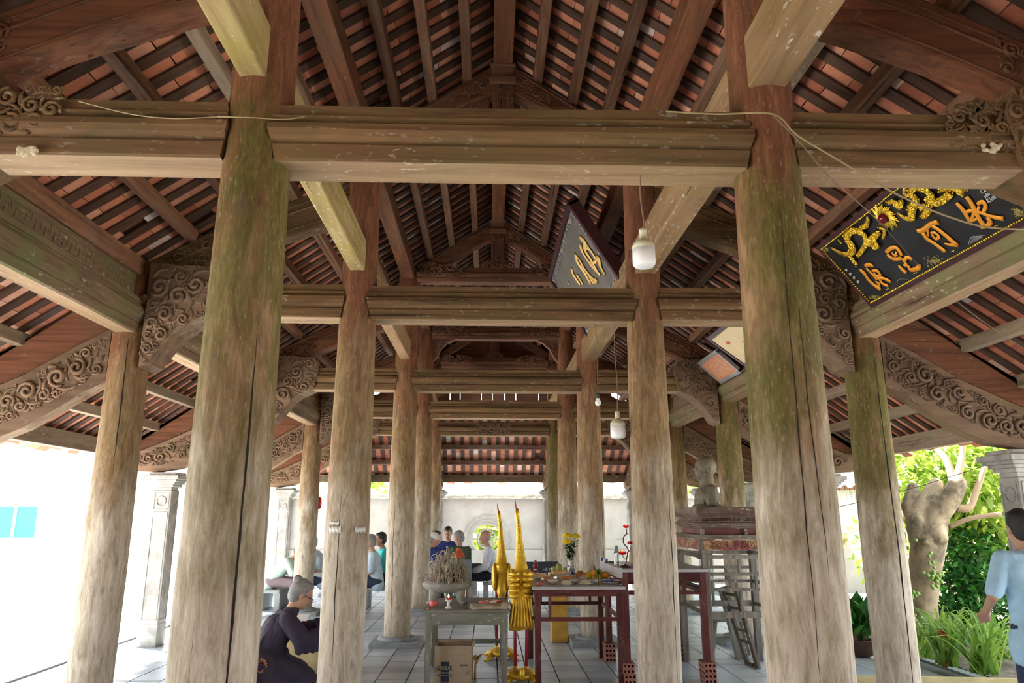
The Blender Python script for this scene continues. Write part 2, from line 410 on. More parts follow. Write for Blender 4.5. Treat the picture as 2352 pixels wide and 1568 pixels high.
for n_, (a, y, x) in enumerate(cand):
    hz = rnd.uniform(-0.0025, 0.0025); mt = rnd.randrange(9)
    if n_ < 300:
        o = bpy.data.objects.new('floor_tile', tile_meshes[mt]); link(o, floor); o.location = (x, y, hz); o.rotation_euler = (rnd.uniform(-.004, .004), rnd.uniform(-.004, .004), rnd.uniform(-.01, .01))
    else:
        rest.box((x, y, hz), (TS - 0.012, TS - 0.012, 0.02), tint=mt / 8 * .9 + .05)
o = rest.build('floor_tiling', T_floor, floor); o['kind'] = 'stuff'

# ------------------------------------------------------------------ roof: rafters, tiles, purlins
roof = struct('ceiling')
ang = math.atan(SL); cosA = math.cos(ang); sinA = math.sin(ang)
def slope_frame(side):           # local x runs down the slope, local z points up out of the roof
    xd = Vector((side * cosA, 0, -sinA)); zd = Vector((side * sinA, 0, cosA)); yd = zd.cross(xd)
    return Matrix((xd, yd, zd)).transposed()
RS = 0.20; RW = 0.090
full = EAVE / cosA
raft_cache = {}
def rafter_mesh(L, mt=W_raft):
    key = round(L, 2)
    if key not in raft_cache:
        q = MB(); q.box((key / 2, 0, 0.018), (key, RW, 0.018)); raft_cache[key] = q.mesh('rafter', mt)
    return raft_cache[key]
for side in (-1, 1):
    Fm = slope_frame(side)
    y = -0.9
    while y < 17.3:
        if y < Y_END: s0 = 0.02
        elif y < FY[5]: s0 = (XO - 0.1) / cosA
        else: s0 = (XO + (y - FY[5])) / cosA
        if s0 < full - 0.15:
            o = bpy.data.objects.new('rafter', rafter_mesh(full - s0)); link(o, roof)
            base = Vector((0, y, roofz(0))) + Fm @ Vector((s0, 0, 0))
            o.matrix_local = Matrix.Translation(base) @ Fm.to_4x4()
        y += RS
# rear hip: rafters run down towards the back
HB = 0.74; angb = math.atan(HB)
xdB = Vector((0, math.cos(angb), -math.sin(angb))); zdB = Vector((0, math.sin(angb), math.cos(angb))); FB = Matrix((xdB, zdB.cross(xdB), zdB)).transposed()
ZB0 = roofz(XO); YB1 = 17.35; fullB = (YB1 - FY[5]) / math.cos(angb)
x = -4.9
while x < 4.95:
    s0 = max(0.0, (abs(x) - XO)) / math.cos(angb)
    if s0 < fullB - 0.15:
        o = bpy.data.objects.new('rafter', rafter_mesh(fullB - s0)); link(o, roof)
        o.matrix_local = Matrix.Translation(Vector((x, FY[5], ZB0)) + FB @ Vector((s0, 0, 0))) @ FB.to_4x4()
    x += RS
# tiles resting on the rafters
TL = 0.205
tile_cache = []
for k in range(14):
    q = MB(); q.box((0, 0, 0), (TL - 0.006, RS - 0.008, 0.016), tint=(k / 13) ** 1.25); tile_cache.append(q.mesh('roof_tile', T_roof))
cands = []
def tile_site(P0, Fm, s, lat):
    p = P0 + Fm @ Vector((s, lat, 0.028 + 0.009)); return p
for side in (-1, 1):
    Fm = slope_frame(side); y = -0.9
    while y < 17.3:
        off = rnd.uniform(0, TL); s = 0.06 - off
        while s < full:
            yc = y + RS / 2
            ok = s > 0.0
            if yc > Y_END and s * cosA < XO: ok = False
            if yc > FY[5] and s * cosA < XO + (yc - FY[5]) - 0.1: ok = False
            if ok: cands.append((tile_site(Vector((0, yc, roofz(0))), Fm, s + TL / 2 - .03, 0), Fm))
            s += TL
        y += RS
x = -4.9
while x < 4.95:
    s = -rnd.uniform(0, TL)
    while s < fullB:
        xc = x + RS / 2
        if s > -0.1 and s * math.cos(angb) > abs(xc) - XO - 0.1: cands.append((tile_site(Vector((xc, FY[5], ZB0)), FB, s + TL / 2, 0), FB))
        s += TL
    x += RS
sc = []
for i, (p, Fm) in enumerate(cands):
    pr = project(p)
    if pr and 0 < pr[0] < 2352 and 0 < pr[1] < 1130 and not (620 < pr[0] < 1700 and 240 < pr[1] < 400) and not (500 < pr[0] < 680) and not (1640 < pr[0] < 1860) and not (pr[1] > 250 and pr[1] < 400): sc.append((pr[2], i))
sc.sort(); chosen = set(i for _, i in sc[:300])
restt = MB()
for i, (p, Fm) in enumerate(cands):
    if rnd.random() < 0.012: continue            # a missing tile lets the cover show
    k = min(13, int(abs(rnd.gauss(0.42, 0.26)) * 13)); j = Euler((rnd.uniform(-.02, .02), rnd.uniform(-.02, .02), rnd.uniform(-.03, .03))).to_matrix()
    p = p + Vector((0, 0, rnd.uniform(0, .006)))
    if i in chosen:
        o = bpy.data.objects.new('roof_tile', tile_cache[k]); link(o, roof); o.matrix_local = Matrix.Translation(p) @ (Fm @ j).to_4x4()
    else: restt.box(p, (TL - 0.006, RS - 0.008, 0.016), Fm @ j, tint=(k / 13) ** 1.25)
o = restt.build('roof_tiling', T_roof, roof); o['kind'] = 'stuff'
# outer tile cover (keeps the sky out)
M_cover = plain('outer tile cover', (0.20, 0.10, 0.07), 0.9, var=.3, scale=20)
mb = MB()
for side in (-1, 1):
    def P_(d, y, h): return Vector((side * d * 1.0, y, roofz(d) + h))
    poly = [(0, -1.1), (EAVE + .05, -1.1), (EAVE + .05, 17.4), (XO, FY[5] - 0.05), (XO, Y_END), (0, Y_END)]
    n_ = len(poly)
    vs = [P_(d, y, 0.085) for d, y in poly] + [P_(d, y, 0.16) for d, y in poly]
    mb._add(vs, [tuple(range(n_)), tuple(range(2 * n_ - 1, n_ - 1, -1))] + [(i, (i + 1) % n_, n_ + (i + 1) % n_, n_ + i) for i in range(n_)])
polyb = [(-XO, FY[5] - .1), (XO, FY[5] - .1), (EAVE, YB1 + .05), (-EAVE, YB1 + .05)]
hz_ = lambda y, h: ZB0 - HB * (y - FY[5]) + h
mb._add([(x, y, hz_(y, .085)) for x, y in polyb] + [(x, y, hz_(y, .16)) for x, y in polyb], [(0, 1, 2, 3), (7, 6, 5, 4), (0, 4, 5, 1), (1, 5, 6, 2), (2, 6, 7, 3), (3, 7, 4, 0)])
wb(mb, 'tile_cover', M_cover, roof)
# purlins, one piece per bay
def purlin(x, ya, yb, wd, hg, mat, drop=0.0, rnd_=True):
    q = MB(); z = roofz(x) - hg / 2 - 0.004 - drop
    q.box((0, 0, 0), (wd, yb - ya, hg)); o = q.build('purlin', mat, roof); o.location = (x, (ya + yb) / 2, z - 0.0)
    o.rotation_euler = (rnd.uniform(-.004, .004) if rnd_ else 0, 0, rnd.uniform(-.003, .003) if rnd_ else 0)
    clean(o, 0.008); return o
bays = [(-1.0, FY[0]), (FY[0], FY[1]), (FY[1], FY[2]), (FY[2], FY[3]), (FY[3], FY[4]), (FY[4], Y_END)]
for (ya, yb) in bays:
    for x in (0.33, 0.65, 0.95):
        for s in (-1, 1): purlin(s * x, ya - .12, yb + .12, 0.085, 0.11, WY_purl, 0.03)
    for s in (-1, 1): purlin(s * XI, ya, yb, 0.17, 0.20, WY_red, 0.05)
    for x in (1.56, 1.93, 2.32, 2.70):
        for s in (-1, 1):
            purlin(s * x, ya - .1, yb + .1, 0.09, 0.10, WY_purl if not (x == 1.93 and ya < 4) else WY_purlpale, 0.02)
    q = MB(); q.box((0, (ya + yb) / 2, roofz(0) - 0.13), (0.18, yb - ya, 0.20)); wb(q, 'ridge_beam', WY_red, roof, 0.01)
for (ya, yb) in bays[:-1] + [(FY[4], FY[5] + 0.2)]:
    for x in (3.60, 4.05, 4.50):
        e = max(0, yb - FY[5]) 
        for s in (-1, 1): purlin(s * x, ya - .1, yb + (x - XO if yb > FY[5] else .1), 0.09, 0.11, WY_purlpale, 0.02)
    for s in (-1, 1): 
        purlin(s * XO, ya, yb, 0.13, 0.16, WY_purl, 0.0)
        purlin(s * 4.90, ya, yb + (1.75 if yb > FY[5] else 0), 0.11, 0.19, WY_purlpale, 0.0)
for d, hg, mt in ((0.0, .16, W_red), (0.42, .10, W_purl), (0.85, .10, W_purl), (1.27, .10, W_purl), (1.68, .17, W_green)):
    y = FY[5] + d; z = ZB0 - HB * d - hg / 2 - .005; L = XO + d
    q = MB(); q.box((0, 0, 0), (2 * L, 0.10, hg)); o = q.build('hip_purlin', mt, roof); o.location = (0, y, z); clean(o, .008)
for s in (-1, 1):      # diagonal hip rafters
    q = MB(); a = Vector((s * XO, FY[5], roofz(XO) - .12)); b = Vector((s * 4.95, FY[5] + 1.8, roofz(4.95) - .10)); q.bar(a, b, .13, .2); wb(q, 'hip_rafter', W_red, roof, .01)

# ------------------------------------------------------------------ rear gable of planks, with slits that let the day in
gab = struct('wall_rear_gable')
x = -XO + .05
slits = {}
k = 0
while x < XO - 0.08:
    wd = rnd.uniform(0.20, 0.27); gap = [0, 0, .02, 0, .035, 0, 0, .012, 0, .03][k % 10] if abs(x) < 1.3 else 0
    xc = x + wd / 2; top = roofz(max(abs(x), abs(x + wd))) - 0.01; lo = H0 + 2.0
    if top > lo + .08:
        mid = min(top, H0 + 2.62)
        xa_, xb_ = x + gap / 2, x + wd - gap / 2; za_, zb_ = roofz(xa_) + .02, roofz(xb_) + .02
        pk = [(xa_, lo), (xb_, lo), (xb_, min(mid, zb_)), (xa_, min(mid, za_))]
        q = MB(); q.prism(pk, Y_END - .015, Y_END + .015, lambda p, qq, t: Vector((p, t, qq))); wb(q, 'plank', W_carvered, gab)
        if top > mid + .02:
            pk = [(x, mid), (x + wd, mid), (x + wd, zb_)] + ([(0, roofz(0) + .02)] if x < 0 < x + wd else []) + [(x, za_)]
            q = MB(); q.prism(pk, Y_END - .005, Y_END + .025, lambda p, qq, t: Vector((p, t, qq))); wb(q, 'plank', W_red, gab)
    x += wd; k += 1

# ------------------------------------------------------------------ carving helpers
def inside(poly, x, y):
    c = False; n = len(poly)
    for i in range(n):
        x1, y1 = poly[i]; x2, y2 = poly[(i + 1) % n]
        if (y1 > y) != (y2 > y) and x < (x2 - x1) * (y - y1) / (y2 - y1 + 1e-12) + x1: c = not c
    return c
def edge_dist(poly, x, y):
    m = 9e9; n = len(poly); p = Vector((x, y))
    for i in range(n):
        a = Vector(poly[i]); b = Vector(poly[(i + 1) % n]); d = b - a
        t = max(0, min(1, (p - a).dot(d) / (d.length_squared + 1e-12))); m = min(m, (a + d * t - p).length)
    return m
def relief(mb, poly, fn, rmin, rmax, seed, m=0, depth=1.0, tries=500, sides=5):
    """rolling cloud scrolls and leaf fronds filling a polygon; fn(p,q,h) -> point"""
    rr = random.Random(seed); xs = [p[0] for p in poly]; ys = [p[1] for p in poly]; done = []
    for t in range(tries):
        x = rr.uniform(min(xs), max(xs)); y = rr.uniform(min(ys), max(ys))
        if not inside(poly, x, y): continue
        r = min(edge_dist(poly, x, y) * .92, rmax * rr.uniform(.6, 1))
        if r < rmin: continue
        if any(math.hypot(x - a, y - b) < (r + c) * .92 for a, b, c in done): continue
        done.append((x, y, r)); a0 = rr.uniform(0, 6.28); dr = rr.choice((-1, 1)); pts = []; rad = []
        K = 15 if r > rmin * 1.6 else 11
        for i in range(K):
            u = i / (K - 1); a = a0 + dr * u * 2 * math.pi * 1.5; q = r * (1 - .86 * u)
            pts.append(fn(x + q * math.cos(a), y + q * math.sin(a), r * .10 * depth)); rad.append(r * (.13 + .10 * math.sin(u * 3.1)) + .002)
        rad[-1] = r * .2
        mb.tube(pts, rad, sides, m)
        if r > rmin * 1.2:      # fronds licking away from the scroll, following its turn
            for e in range(4):
                a1 = a0 + e * 1.5 + .5; L = r * rr.uniform(.9, 1.7); fp = []; fr = []
                for i in range(7):
                    u = i / 6; aa = a1 - dr * u * 1.2
                    px = x + (r * 1.02 + L * u * .75) * math.cos(aa); py = y + (r * 1.02 + L * u * .75) * math.sin(aa)
                    if not inside(poly, px, py): break
                    fp.append(fn(px, py, r * .03 * depth)); fr.append(r * (.17 * math.sin(math.pi * (u * .8 + .15)) + .03))
                if len(fp) > 3: mb.tube(fp, fr, sides, m)
def plate(mb, poly, yc, th, m=0):
    mb.prism(poly, yc - th / 2, yc + th / 2, lambda p, q, t: Vector((p, t, q)), m)
def carved_plate(name, poly, yc, th, mat, parent, seed, rmin=.018, rmax=.07, inset=None, both=True):
    """a shaped board in the frame plane with relief on its faces: board + carving"""
    q = MB(); plate(q, poly, yc, th); b = wb(q, name, mat, parent, .006)
    c = MB(); pol = inset or poly
    relief(c, pol, lambda p, qq, h: Vector((p, yc - th / 2 - h, qq)), rmin, rmax, seed)
    if both: relief(c, pol, lambda p, qq, h: Vector((p, yc + th / 2 + h, qq)), rmin * 1.5, rmax, seed + 1)
    if c.v:
        k = c.build('carving', mat); k.parent = b
        if parent is not None: k.parent = b
    return b

# ------------------------------------------------------------------ columns
side_word = {-1: 'left', 1: 'right'}
moss = {(1, -1): .95, (1, 1): 1.0, (2, -1): .35, (2, 1): .30, (3, -1): .25, (3, 1): .15, (4, -1): .15, (4, 1): .1, (5, -1): .1, (5, 1): .8}
mosso = {(2, -1): .25, (2, 1): 1.0, (3, -1): .6, (3, 1): .9, (4, -1): .3, (4, 1): .5, (5, 1): .5, (5, -1): .3, (1, 1): .8, (1, -1): .5}
lab_in = {(1, -1): 'thickest mossy log column of the front frame, left, with a long crack',
          (1, 1): 'thick green-stained log column of the front frame, right, with a cable round it',
          (2, -1): 'log column of the second frame, left, with shiny tape around it',
          (2, 1): 'log column of the second frame, right, in front of the altar tables',
          (3, -1): 'log column of the third frame, left of the grey table',
          (3, 1): 'log column on a square plinth in the third frame, rising behind the flower vase',
          (4, -1): 'orange-brown log column in the fourth frame, left of the round wall window',
          (4, 1): 'reddish log column in the fourth frame, right of the round wall window',
          (5, -1): 'slim grey log column of the rear frame, left of the round wall window',
          (5, 1): 'slim mossy log column of the rear frame, right of the round wall window'}
lab_out = {(2, -1): 'outer log column of the second frame, left, against the bright courtyard',
           (2, 1): 'mossy outer log column of the second frame, right, with a long split',
           (3, -1): 'outer log column of the third frame, left, behind the thickest mossy column',
           (3, 1): 'mossy outer log column of the third frame behind the clay bust',
           (4, -1): 'outer log column of the fourth frame beside the seated man at the stone table',
           (4, 1): 'outer log column of the fourth frame, right side, mostly hidden by nearer columns',
           (5, -1): 'outer log column of the rear frame, left side, near the stone benches', (5, 1): 'outer log column of the rear frame, right side'}
def log_column(name, x, y, r0, ztop, seed, lean=0.0):
    rr = random.Random(seed); q = MB(); n = 36; K = 26; vs = []
    zb = 0.07
    for i in range(K + 1):
        z = zb + (ztop - zb) * i / K; r = r0 * (1.0 - .055 * abs(z - 1.2) if z < 1.2 else 1.0 - .062 * (z - 1.2))
        for j in range(n):
            a = 2 * math.pi * j / n
            d = 1 + .018 * noise.noise(Vector((math.cos(a) * 1.4, math.sin(a) * 1.4, z * .35 + seed * 3.1))) * 1.6 + .006 * noise.noise(Vector((math.cos(a) * 6, math.sin(a) * 6, z * 1.2 + seed)))
            vs.append((r * d * math.cos(a) + lean * z, r * d * math.sin(a), z))
    fs = [(i * n + j, i * n + (j + 1) % n, (i + 1) * n + (j + 1) % n, (i + 1) * n + j) for i in range(K) for j in range(n)]
    fs += [tuple(range(n))[::-1], tuple(K * n + j for j in range(n))]
    q._add(vs, fs, 0, True); q.s[-1] = q.s[-2] = False
    # a drying crack: a narrow dark sliver that follows the grain
    o = q.build(name, W_col); o.location = (x, y, 0)
    return o
M_crackd = plain('dark crack', (0.02, 0.015, 0.01), 1.0)
def crack(col, r0, ang_, z0, z1, w_, seed):
    rr = random.Random(seed); pts = []; rad = []
    K = 22; a = ang_
    for i in range(K):
        u = i / (K - 1); z = lerp(z0, z1, u); a += rr.uniform(-.02, .02)
        r = r0 * (1.0 - .055 * abs(z - 1.2) if z < 1.2 else 1.0 - .062 * (z - 1.2)) - .001
        pts.append((r * math.cos(a), r * math.sin(a), z)); rad.append(w_ * math.sin(math.pi * min(max(u, .03), .97)) * rr.uniform(.6, 1.1) + .0006)
    q = MB(); q.tube(pts, rad, 5); k = q.build('split_in_log', M_crackd, col); return k
def plinth(col, r):
    q = MB(); q.box((0, 0, 0.035), (.62, .62, .07)); p = q.build('plinth', M_plinth, col); clean(p, .01)
    q = MB(); q.lathe([(r + .05, .0), (r + .065, .02), (r + .05, .045), (r, .05)], (0, 0, .06), 32); q.build('base_ring', M_plinth, col)
for f in range(1, 6):
    for s in (-1, 1):
        r0 = 0.178 if f < 5 else 0.145
        o = log_column('log_column', s * XI + (.01 if f == 1 else 0), FY[f], r0, roofz(XI) - .06, f * 7 + s, 0)
        tag(o, lab_in[(f, s)], 'column', 'inner log columns'); o.color = (moss[(f, s)], 0.35 if f == 1 else .1, 0, 1); plinth(o, r0)
        base = math.atan2(-(FY[f]), -(s * XI + .1)) 
        if (f, s) == (1, -1): crack(o, r0, R(-52), .3, 2.6, .006, 3); crack(o, r0, R(-100), .1, 1.5, .0022, 5)
        elif (f, s) == (1, 1): crack(o, r0, R(-100), .8, 3.0, .0025, 4); crack(o, r0, R(-75), 1.2, 2.5, .0025, 8)
        elif f < 5: crack(o, r0, R(-75 + 12 * f * s), .3, 1.9, .0035, f + 11)
        if True:
            o2 = log_column('log_column', s * XO, FY[f], .170 if f > 1 else .17, roofz(XO) - .15, f * 13 + s + 40, 0)
            tag(o2, lab_out.get((f, s), 'outer log column of the front frame, %s side, outside the view' % side_word[s]), 'column', 'outer log columns'); o2.color = (mosso.get((f, s), .3), 0.25, 0, 1); plinth(o2, .17)
            if (f, s) == (2, 1): crack(o2, .17, R(-82), .05, 3.3, .007, 2)
            if (f, s) == (2, -1): crack(o2, .17, R(-70), 1.9, 3.2, .006, 9)
# strip of white tape round the left column of the second frame
mb = MB(); n = 30
def tape_ring(mb, r, z, h, a0, a1):
    K = 16; vs = []
    for i in range(K + 1):
        a = lerp(a0, a1, i / K); zz = z + .006 * math.sin(i * 1.3)
        for rr_, dz in ((r, -h / 2), (r, h / 2), (r + .002, h / 2), (r + .002, -h / 2)): vs.append((rr_ * math.cos(a), rr_ * math.sin(a), zz + dz))
    mb._add(vs, [(i * 4 + j, i * 4 + (j + 1) % 4, i * 4 + 4 + (j + 1) % 4, i * 4 + 4 + j) for i in range(K) for j in range(4)] + [(0, 1, 2, 3), (K * 4 + 3, K * 4 + 2, K * 4 + 1, K * 4)], 0, True)
M_tape = plain('clear parcel tape', (0.62, 0.60, 0.55), 0.25, bump=0)
pz = at_y(790, 1215, FY[2]).z
tape_ring(mb, .181, pz, .05, R(-130), R(-95)); tape_ring(mb, .181, pz, .045, R(-60), R(-25)); tape_ring(mb, .181, pz + .05, .02, R(-125), R(-100))
o = mb.build('tape', M_tape); o.location = (-XI, FY[2], 0); tag(o, 'shiny strip of parcel tape wound round the pale column of the second frame', 'tape')

# ------------------------------------------------------------------ tie beams across the hall
W_under = timber('paler underside wood', (0.17, 0.10, 0.058), (0.42, 0.285, 0.175), (0.30, 0.22, 0.12), 0.4, 0.5, grain=14, lcol=(.68, .62, .54))
WY_under = yvar('paler underside wood', (0.17, 0.10, 0.058), (0.42, 0.285, 0.175), (0.30, 0.22, 0.12), 0.4, 0.5, grain=14, lcol=(.68, .62, .54))
ZT = H0 + 1.61
PROF = [(0, .108), (.010, .118), (.080, .122), (.086, .106), (.094, .106), (.100, .126), (.118, .138), (.15, .146), (.182, .140), (.197, .122), (.202, .104), (.212, .104), (.217, .126), (.228, .126), (.233, .098), (.295, .098)]
PROF_TH = [(a, b) for a, b in PROF]
def tie_mesh(xa, xb, y, z0, pa=0.0, pb=0.0, seed=0, k=1.0):
    """moulded beam along X; pa / pb: arrow shaped shoulder that grips a column at either end"""
    q = MB(); prof = [(z * k, -t * k) for z, t in PROF] + [(z * k, t * k) for z, t in reversed(PROF)]
    n = len(prof); K = 16; vs = []; hgt = PROF[-1][0] * k
    for i in range(K + 1):
        u = i / K
        for z, t in prof:
            x = lerp(xa, xb, u)
            nose = max(0, 1 - abs(z - .17 * k) / (.14 * k))
            if i == 0: x -= pa * nose
            if i == K: x += pb * nose
            wob = .006 * noise.noise(Vector((x * .8, seed, 0))) 
            vs.append((x, y + t * (1 + .02 * noise.noise(Vector((x * 2, z * 5, seed)))), z0 + z + wob))
    fs = [(i * n + j, i * n + (j + 1) % n, (i + 1) * n + (j + 1) % n, (i + 1) * n + j) for i in range(K) for j in range(n)] + [tuple(range(n))[::-1], tuple(K * n + j for j in range(n))]
    q._add(vs, fs)
    for i in range(K): q.m[i * n + n - 1] = 1          # underside faces take the paler wood
    return q
cen_lab = {1: 'massive moulded tie beam spanning the two nearest thick columns, olive brown with pale underside',
           2: 'moulded tie beam of the second frame from which two lamps hang on cords',
           3: 'moulded orange-brown tie beam of the third frame, middle bay', 4: 'moulded tie beam of the fourth frame, middle bay, just under the third',
           5: 'tie beam of the rear frame with a carved flower cluster at its middle'}
def cloud_cap(parent, x0, x1, yc, z0, z1, seed, mat):
    """carved cloud ornament on the face of a beam between x0 and x1"""
    c = MB(); pol = [(x0, z0), (x1, z0), (x1, z1), (x0, z1)]
    relief(c, pol, lambda p, q, h: Vector((p, yc - h, q)), .018, .06, seed, 0, 1.2, 300)
    k = c.build('carving', mat); return adopt(k, parent)
for f in range(1, 6):
    y = FY[f]
    g_ = 0.125 if f < 5 else .095
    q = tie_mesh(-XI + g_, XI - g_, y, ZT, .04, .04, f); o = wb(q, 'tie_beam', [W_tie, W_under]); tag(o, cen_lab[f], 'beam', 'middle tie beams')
    if f == 5: cloud_cap(o, -.38, .38, y - .13, ZT + .02, ZT + .27, 5, W_carve); 
    for s in (-1, 1):
        a, b = sorted((s * (XI + g_), s * (XO - .125)))
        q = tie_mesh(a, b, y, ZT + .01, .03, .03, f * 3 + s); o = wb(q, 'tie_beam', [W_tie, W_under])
        tag(o, 'moulded tie beam of the %s frame in the %s side bay' % (FN[f], side_word[s]), 'beam', 'side bay tie beams')
        # carved bracket block at the outer column
        X = lambda d: s * d
        blk = [(X(2.99), ZT + .47), (X(2.46), ZT + .44), (X(2.40), ZT + .30), (X(2.44), ZT + .03), (X(2.52), ZT - .02), (X(2.62), ZT - .06), (X(2.73), ZT - .14), (X(2.84), ZT - .28), (X(2.92), ZT - .40), (X(2.99), ZT - .44)]
        carved_plate('carved_bracket', blk, y, .30, W_carve if f != 1 else W_tie, o, f * 10 + s, .020, .10)
        if f == 1:
            cloud_cap(o, *sorted((s * 2.10, s * 2.55)), y - .13, ZT + .10, ZT + .36, 3 + s, W_tie)

# ------------------------------------------------------------------ beams along the hall
ZL = H0 + 2.03
lb_lab = {(1, -1): 'pale yellow lichened beam running back from the thick left column to the second frame', (1, 1): 'pale brown lichened beam running back from the thick right column, behind the bulb',
          (0, -1): 'pale yellow beam end entering at the top onto the thick left column', (0, 1): 'broad white-speckled beam entering at the top and resting on the thick right column',
          (2, -1): 'pale pinkish beam running back from the second frame to the third, left row', (2, 1): 'pale brown beam running back from the second frame to the third, right row'}
for bi in range(0, 5):
    ya, yb = FY[bi], FY[bi + 1]
    for s in (-1, 1):
        mt = {(0, -1): WY_pale, (1, -1): WY_pale, (0, 1): WY_pale2, (1, 1): WY_pale2}.get((bi, s), WY_pale2)
        wd, hg = (.13, .28) if s < 0 else (.18, .30)
        q = MB(); e0 = ya + .12; e1 = yb - .10
        q.box((s * XI, (e0 + e1) / 2, ZL + hg / 2), (wd, e1 - e0, hg)); q.box((s * XI, yb - .08, ZL + .10 + hg / 2 * .6), (wd * .55, .18, hg * .6)); q.box((s * XI, ya + .1, ZL + .10 + hg / 2 * .6), (wd * .55, .18, hg * .6))
        o = wb(q, 'long_beam', mt, None, .012)
        tag(o, lb_lab.get((bi, s), 'beam along the %s column row between the %s and %s frames' % (side_word[s], FN[bi], FN[bi + 1])), 'beam', 'beams along the inner rows')
ZQ = H0 + 1.47
PQ = [(0, .075), (.01, .095), (.07, .105), (.075, .097), (.082, .097), (.087, .108), (.14, .135), (.19, .140), (.22, .125), (.235, .105), (.245, .105), (.25, .118), (.262, .118), (.267, .095), (.30, .095)]
ob_lab = {(1, -1): 'big moulded beam with a key-fret board above, left, front to second frame', (1, 1): 'mossy grey-green moulded beam under the black and gold board',
          (2, -1): 'moulded outer beam between the second and third frames, left side', (2, 1): 'moulded outer beam carrying the two tilted certificates'}
for bi in range(0, 5):
    ya, yb = FY[bi] + .12, FY[bi + 1] - .12
    for s in (-1, 1):
        q = MB(); prof = [(z, -t) for z, t in PQ] + [(z, t) for z, t in reversed(PQ)]; n = len(prof); K = 12; vs = []
        for i in range(K + 1):
            u = i / K
            for z, t in prof:
                yy = lerp(ya, yb, u); nose = max(0, 1 - abs(z - .19) / .14)
                if i == 0: yy -= .04 * nose
                if i == K: yy += .05 * nose
                vs.append((s * XO + t, yy, ZQ + z))
        q._add(vs, [(i * n + j, i * n + (j + 1) % n, (i + 1) * n + (j + 1) % n, (i + 1) * n + j) for i in range(K) for j in range(n)] + [tuple(range(n))[::-1], tuple(K * n + j for j in range(n))])
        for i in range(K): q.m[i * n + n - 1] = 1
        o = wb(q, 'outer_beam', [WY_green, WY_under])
        tag(o, ob_lab.get((bi, s), 'moulded outer beam between the %s and %s frames, %s side' % (FN[bi], FN[bi + 1], side_word[s])), 'beam', 'beams along the outer rows')
        q = MB(); q.box((s * XO, (ya + yb) / 2, ZQ + .30 + .10), (.075, yb - ya, .20)); bo = wb(q, 'fret_board', WY_green, o)
        c = MB(); pit = .105; yy = ya + .15; xf = s * (XO - .0385)
        if bi in (1, 2):
            while yy < yb - .15:          # interlocking key fret in low relief
                z0 = ZQ + .345; h = .11
                for (a0, b0, a1, b1) in ((0, 0, 0, .6), (0, .6, .35, .6), (.35, .6, .35, .25), (.55, 1, .55, .35), (.55, .35, .9, .35), (.2, 1, .55, 1), (.9, .0, .9, .35)):
                    c.bar((xf, yy + a0 * pit, z0 + b0 * h), (xf, yy + a1 * pit + 1e-3, z0 + b1 * h + 1e-4), .006, .006, up=(1, 0, 0))
                yy += pit
            k = c.build('key_fret', WY_green); k.parent = bo
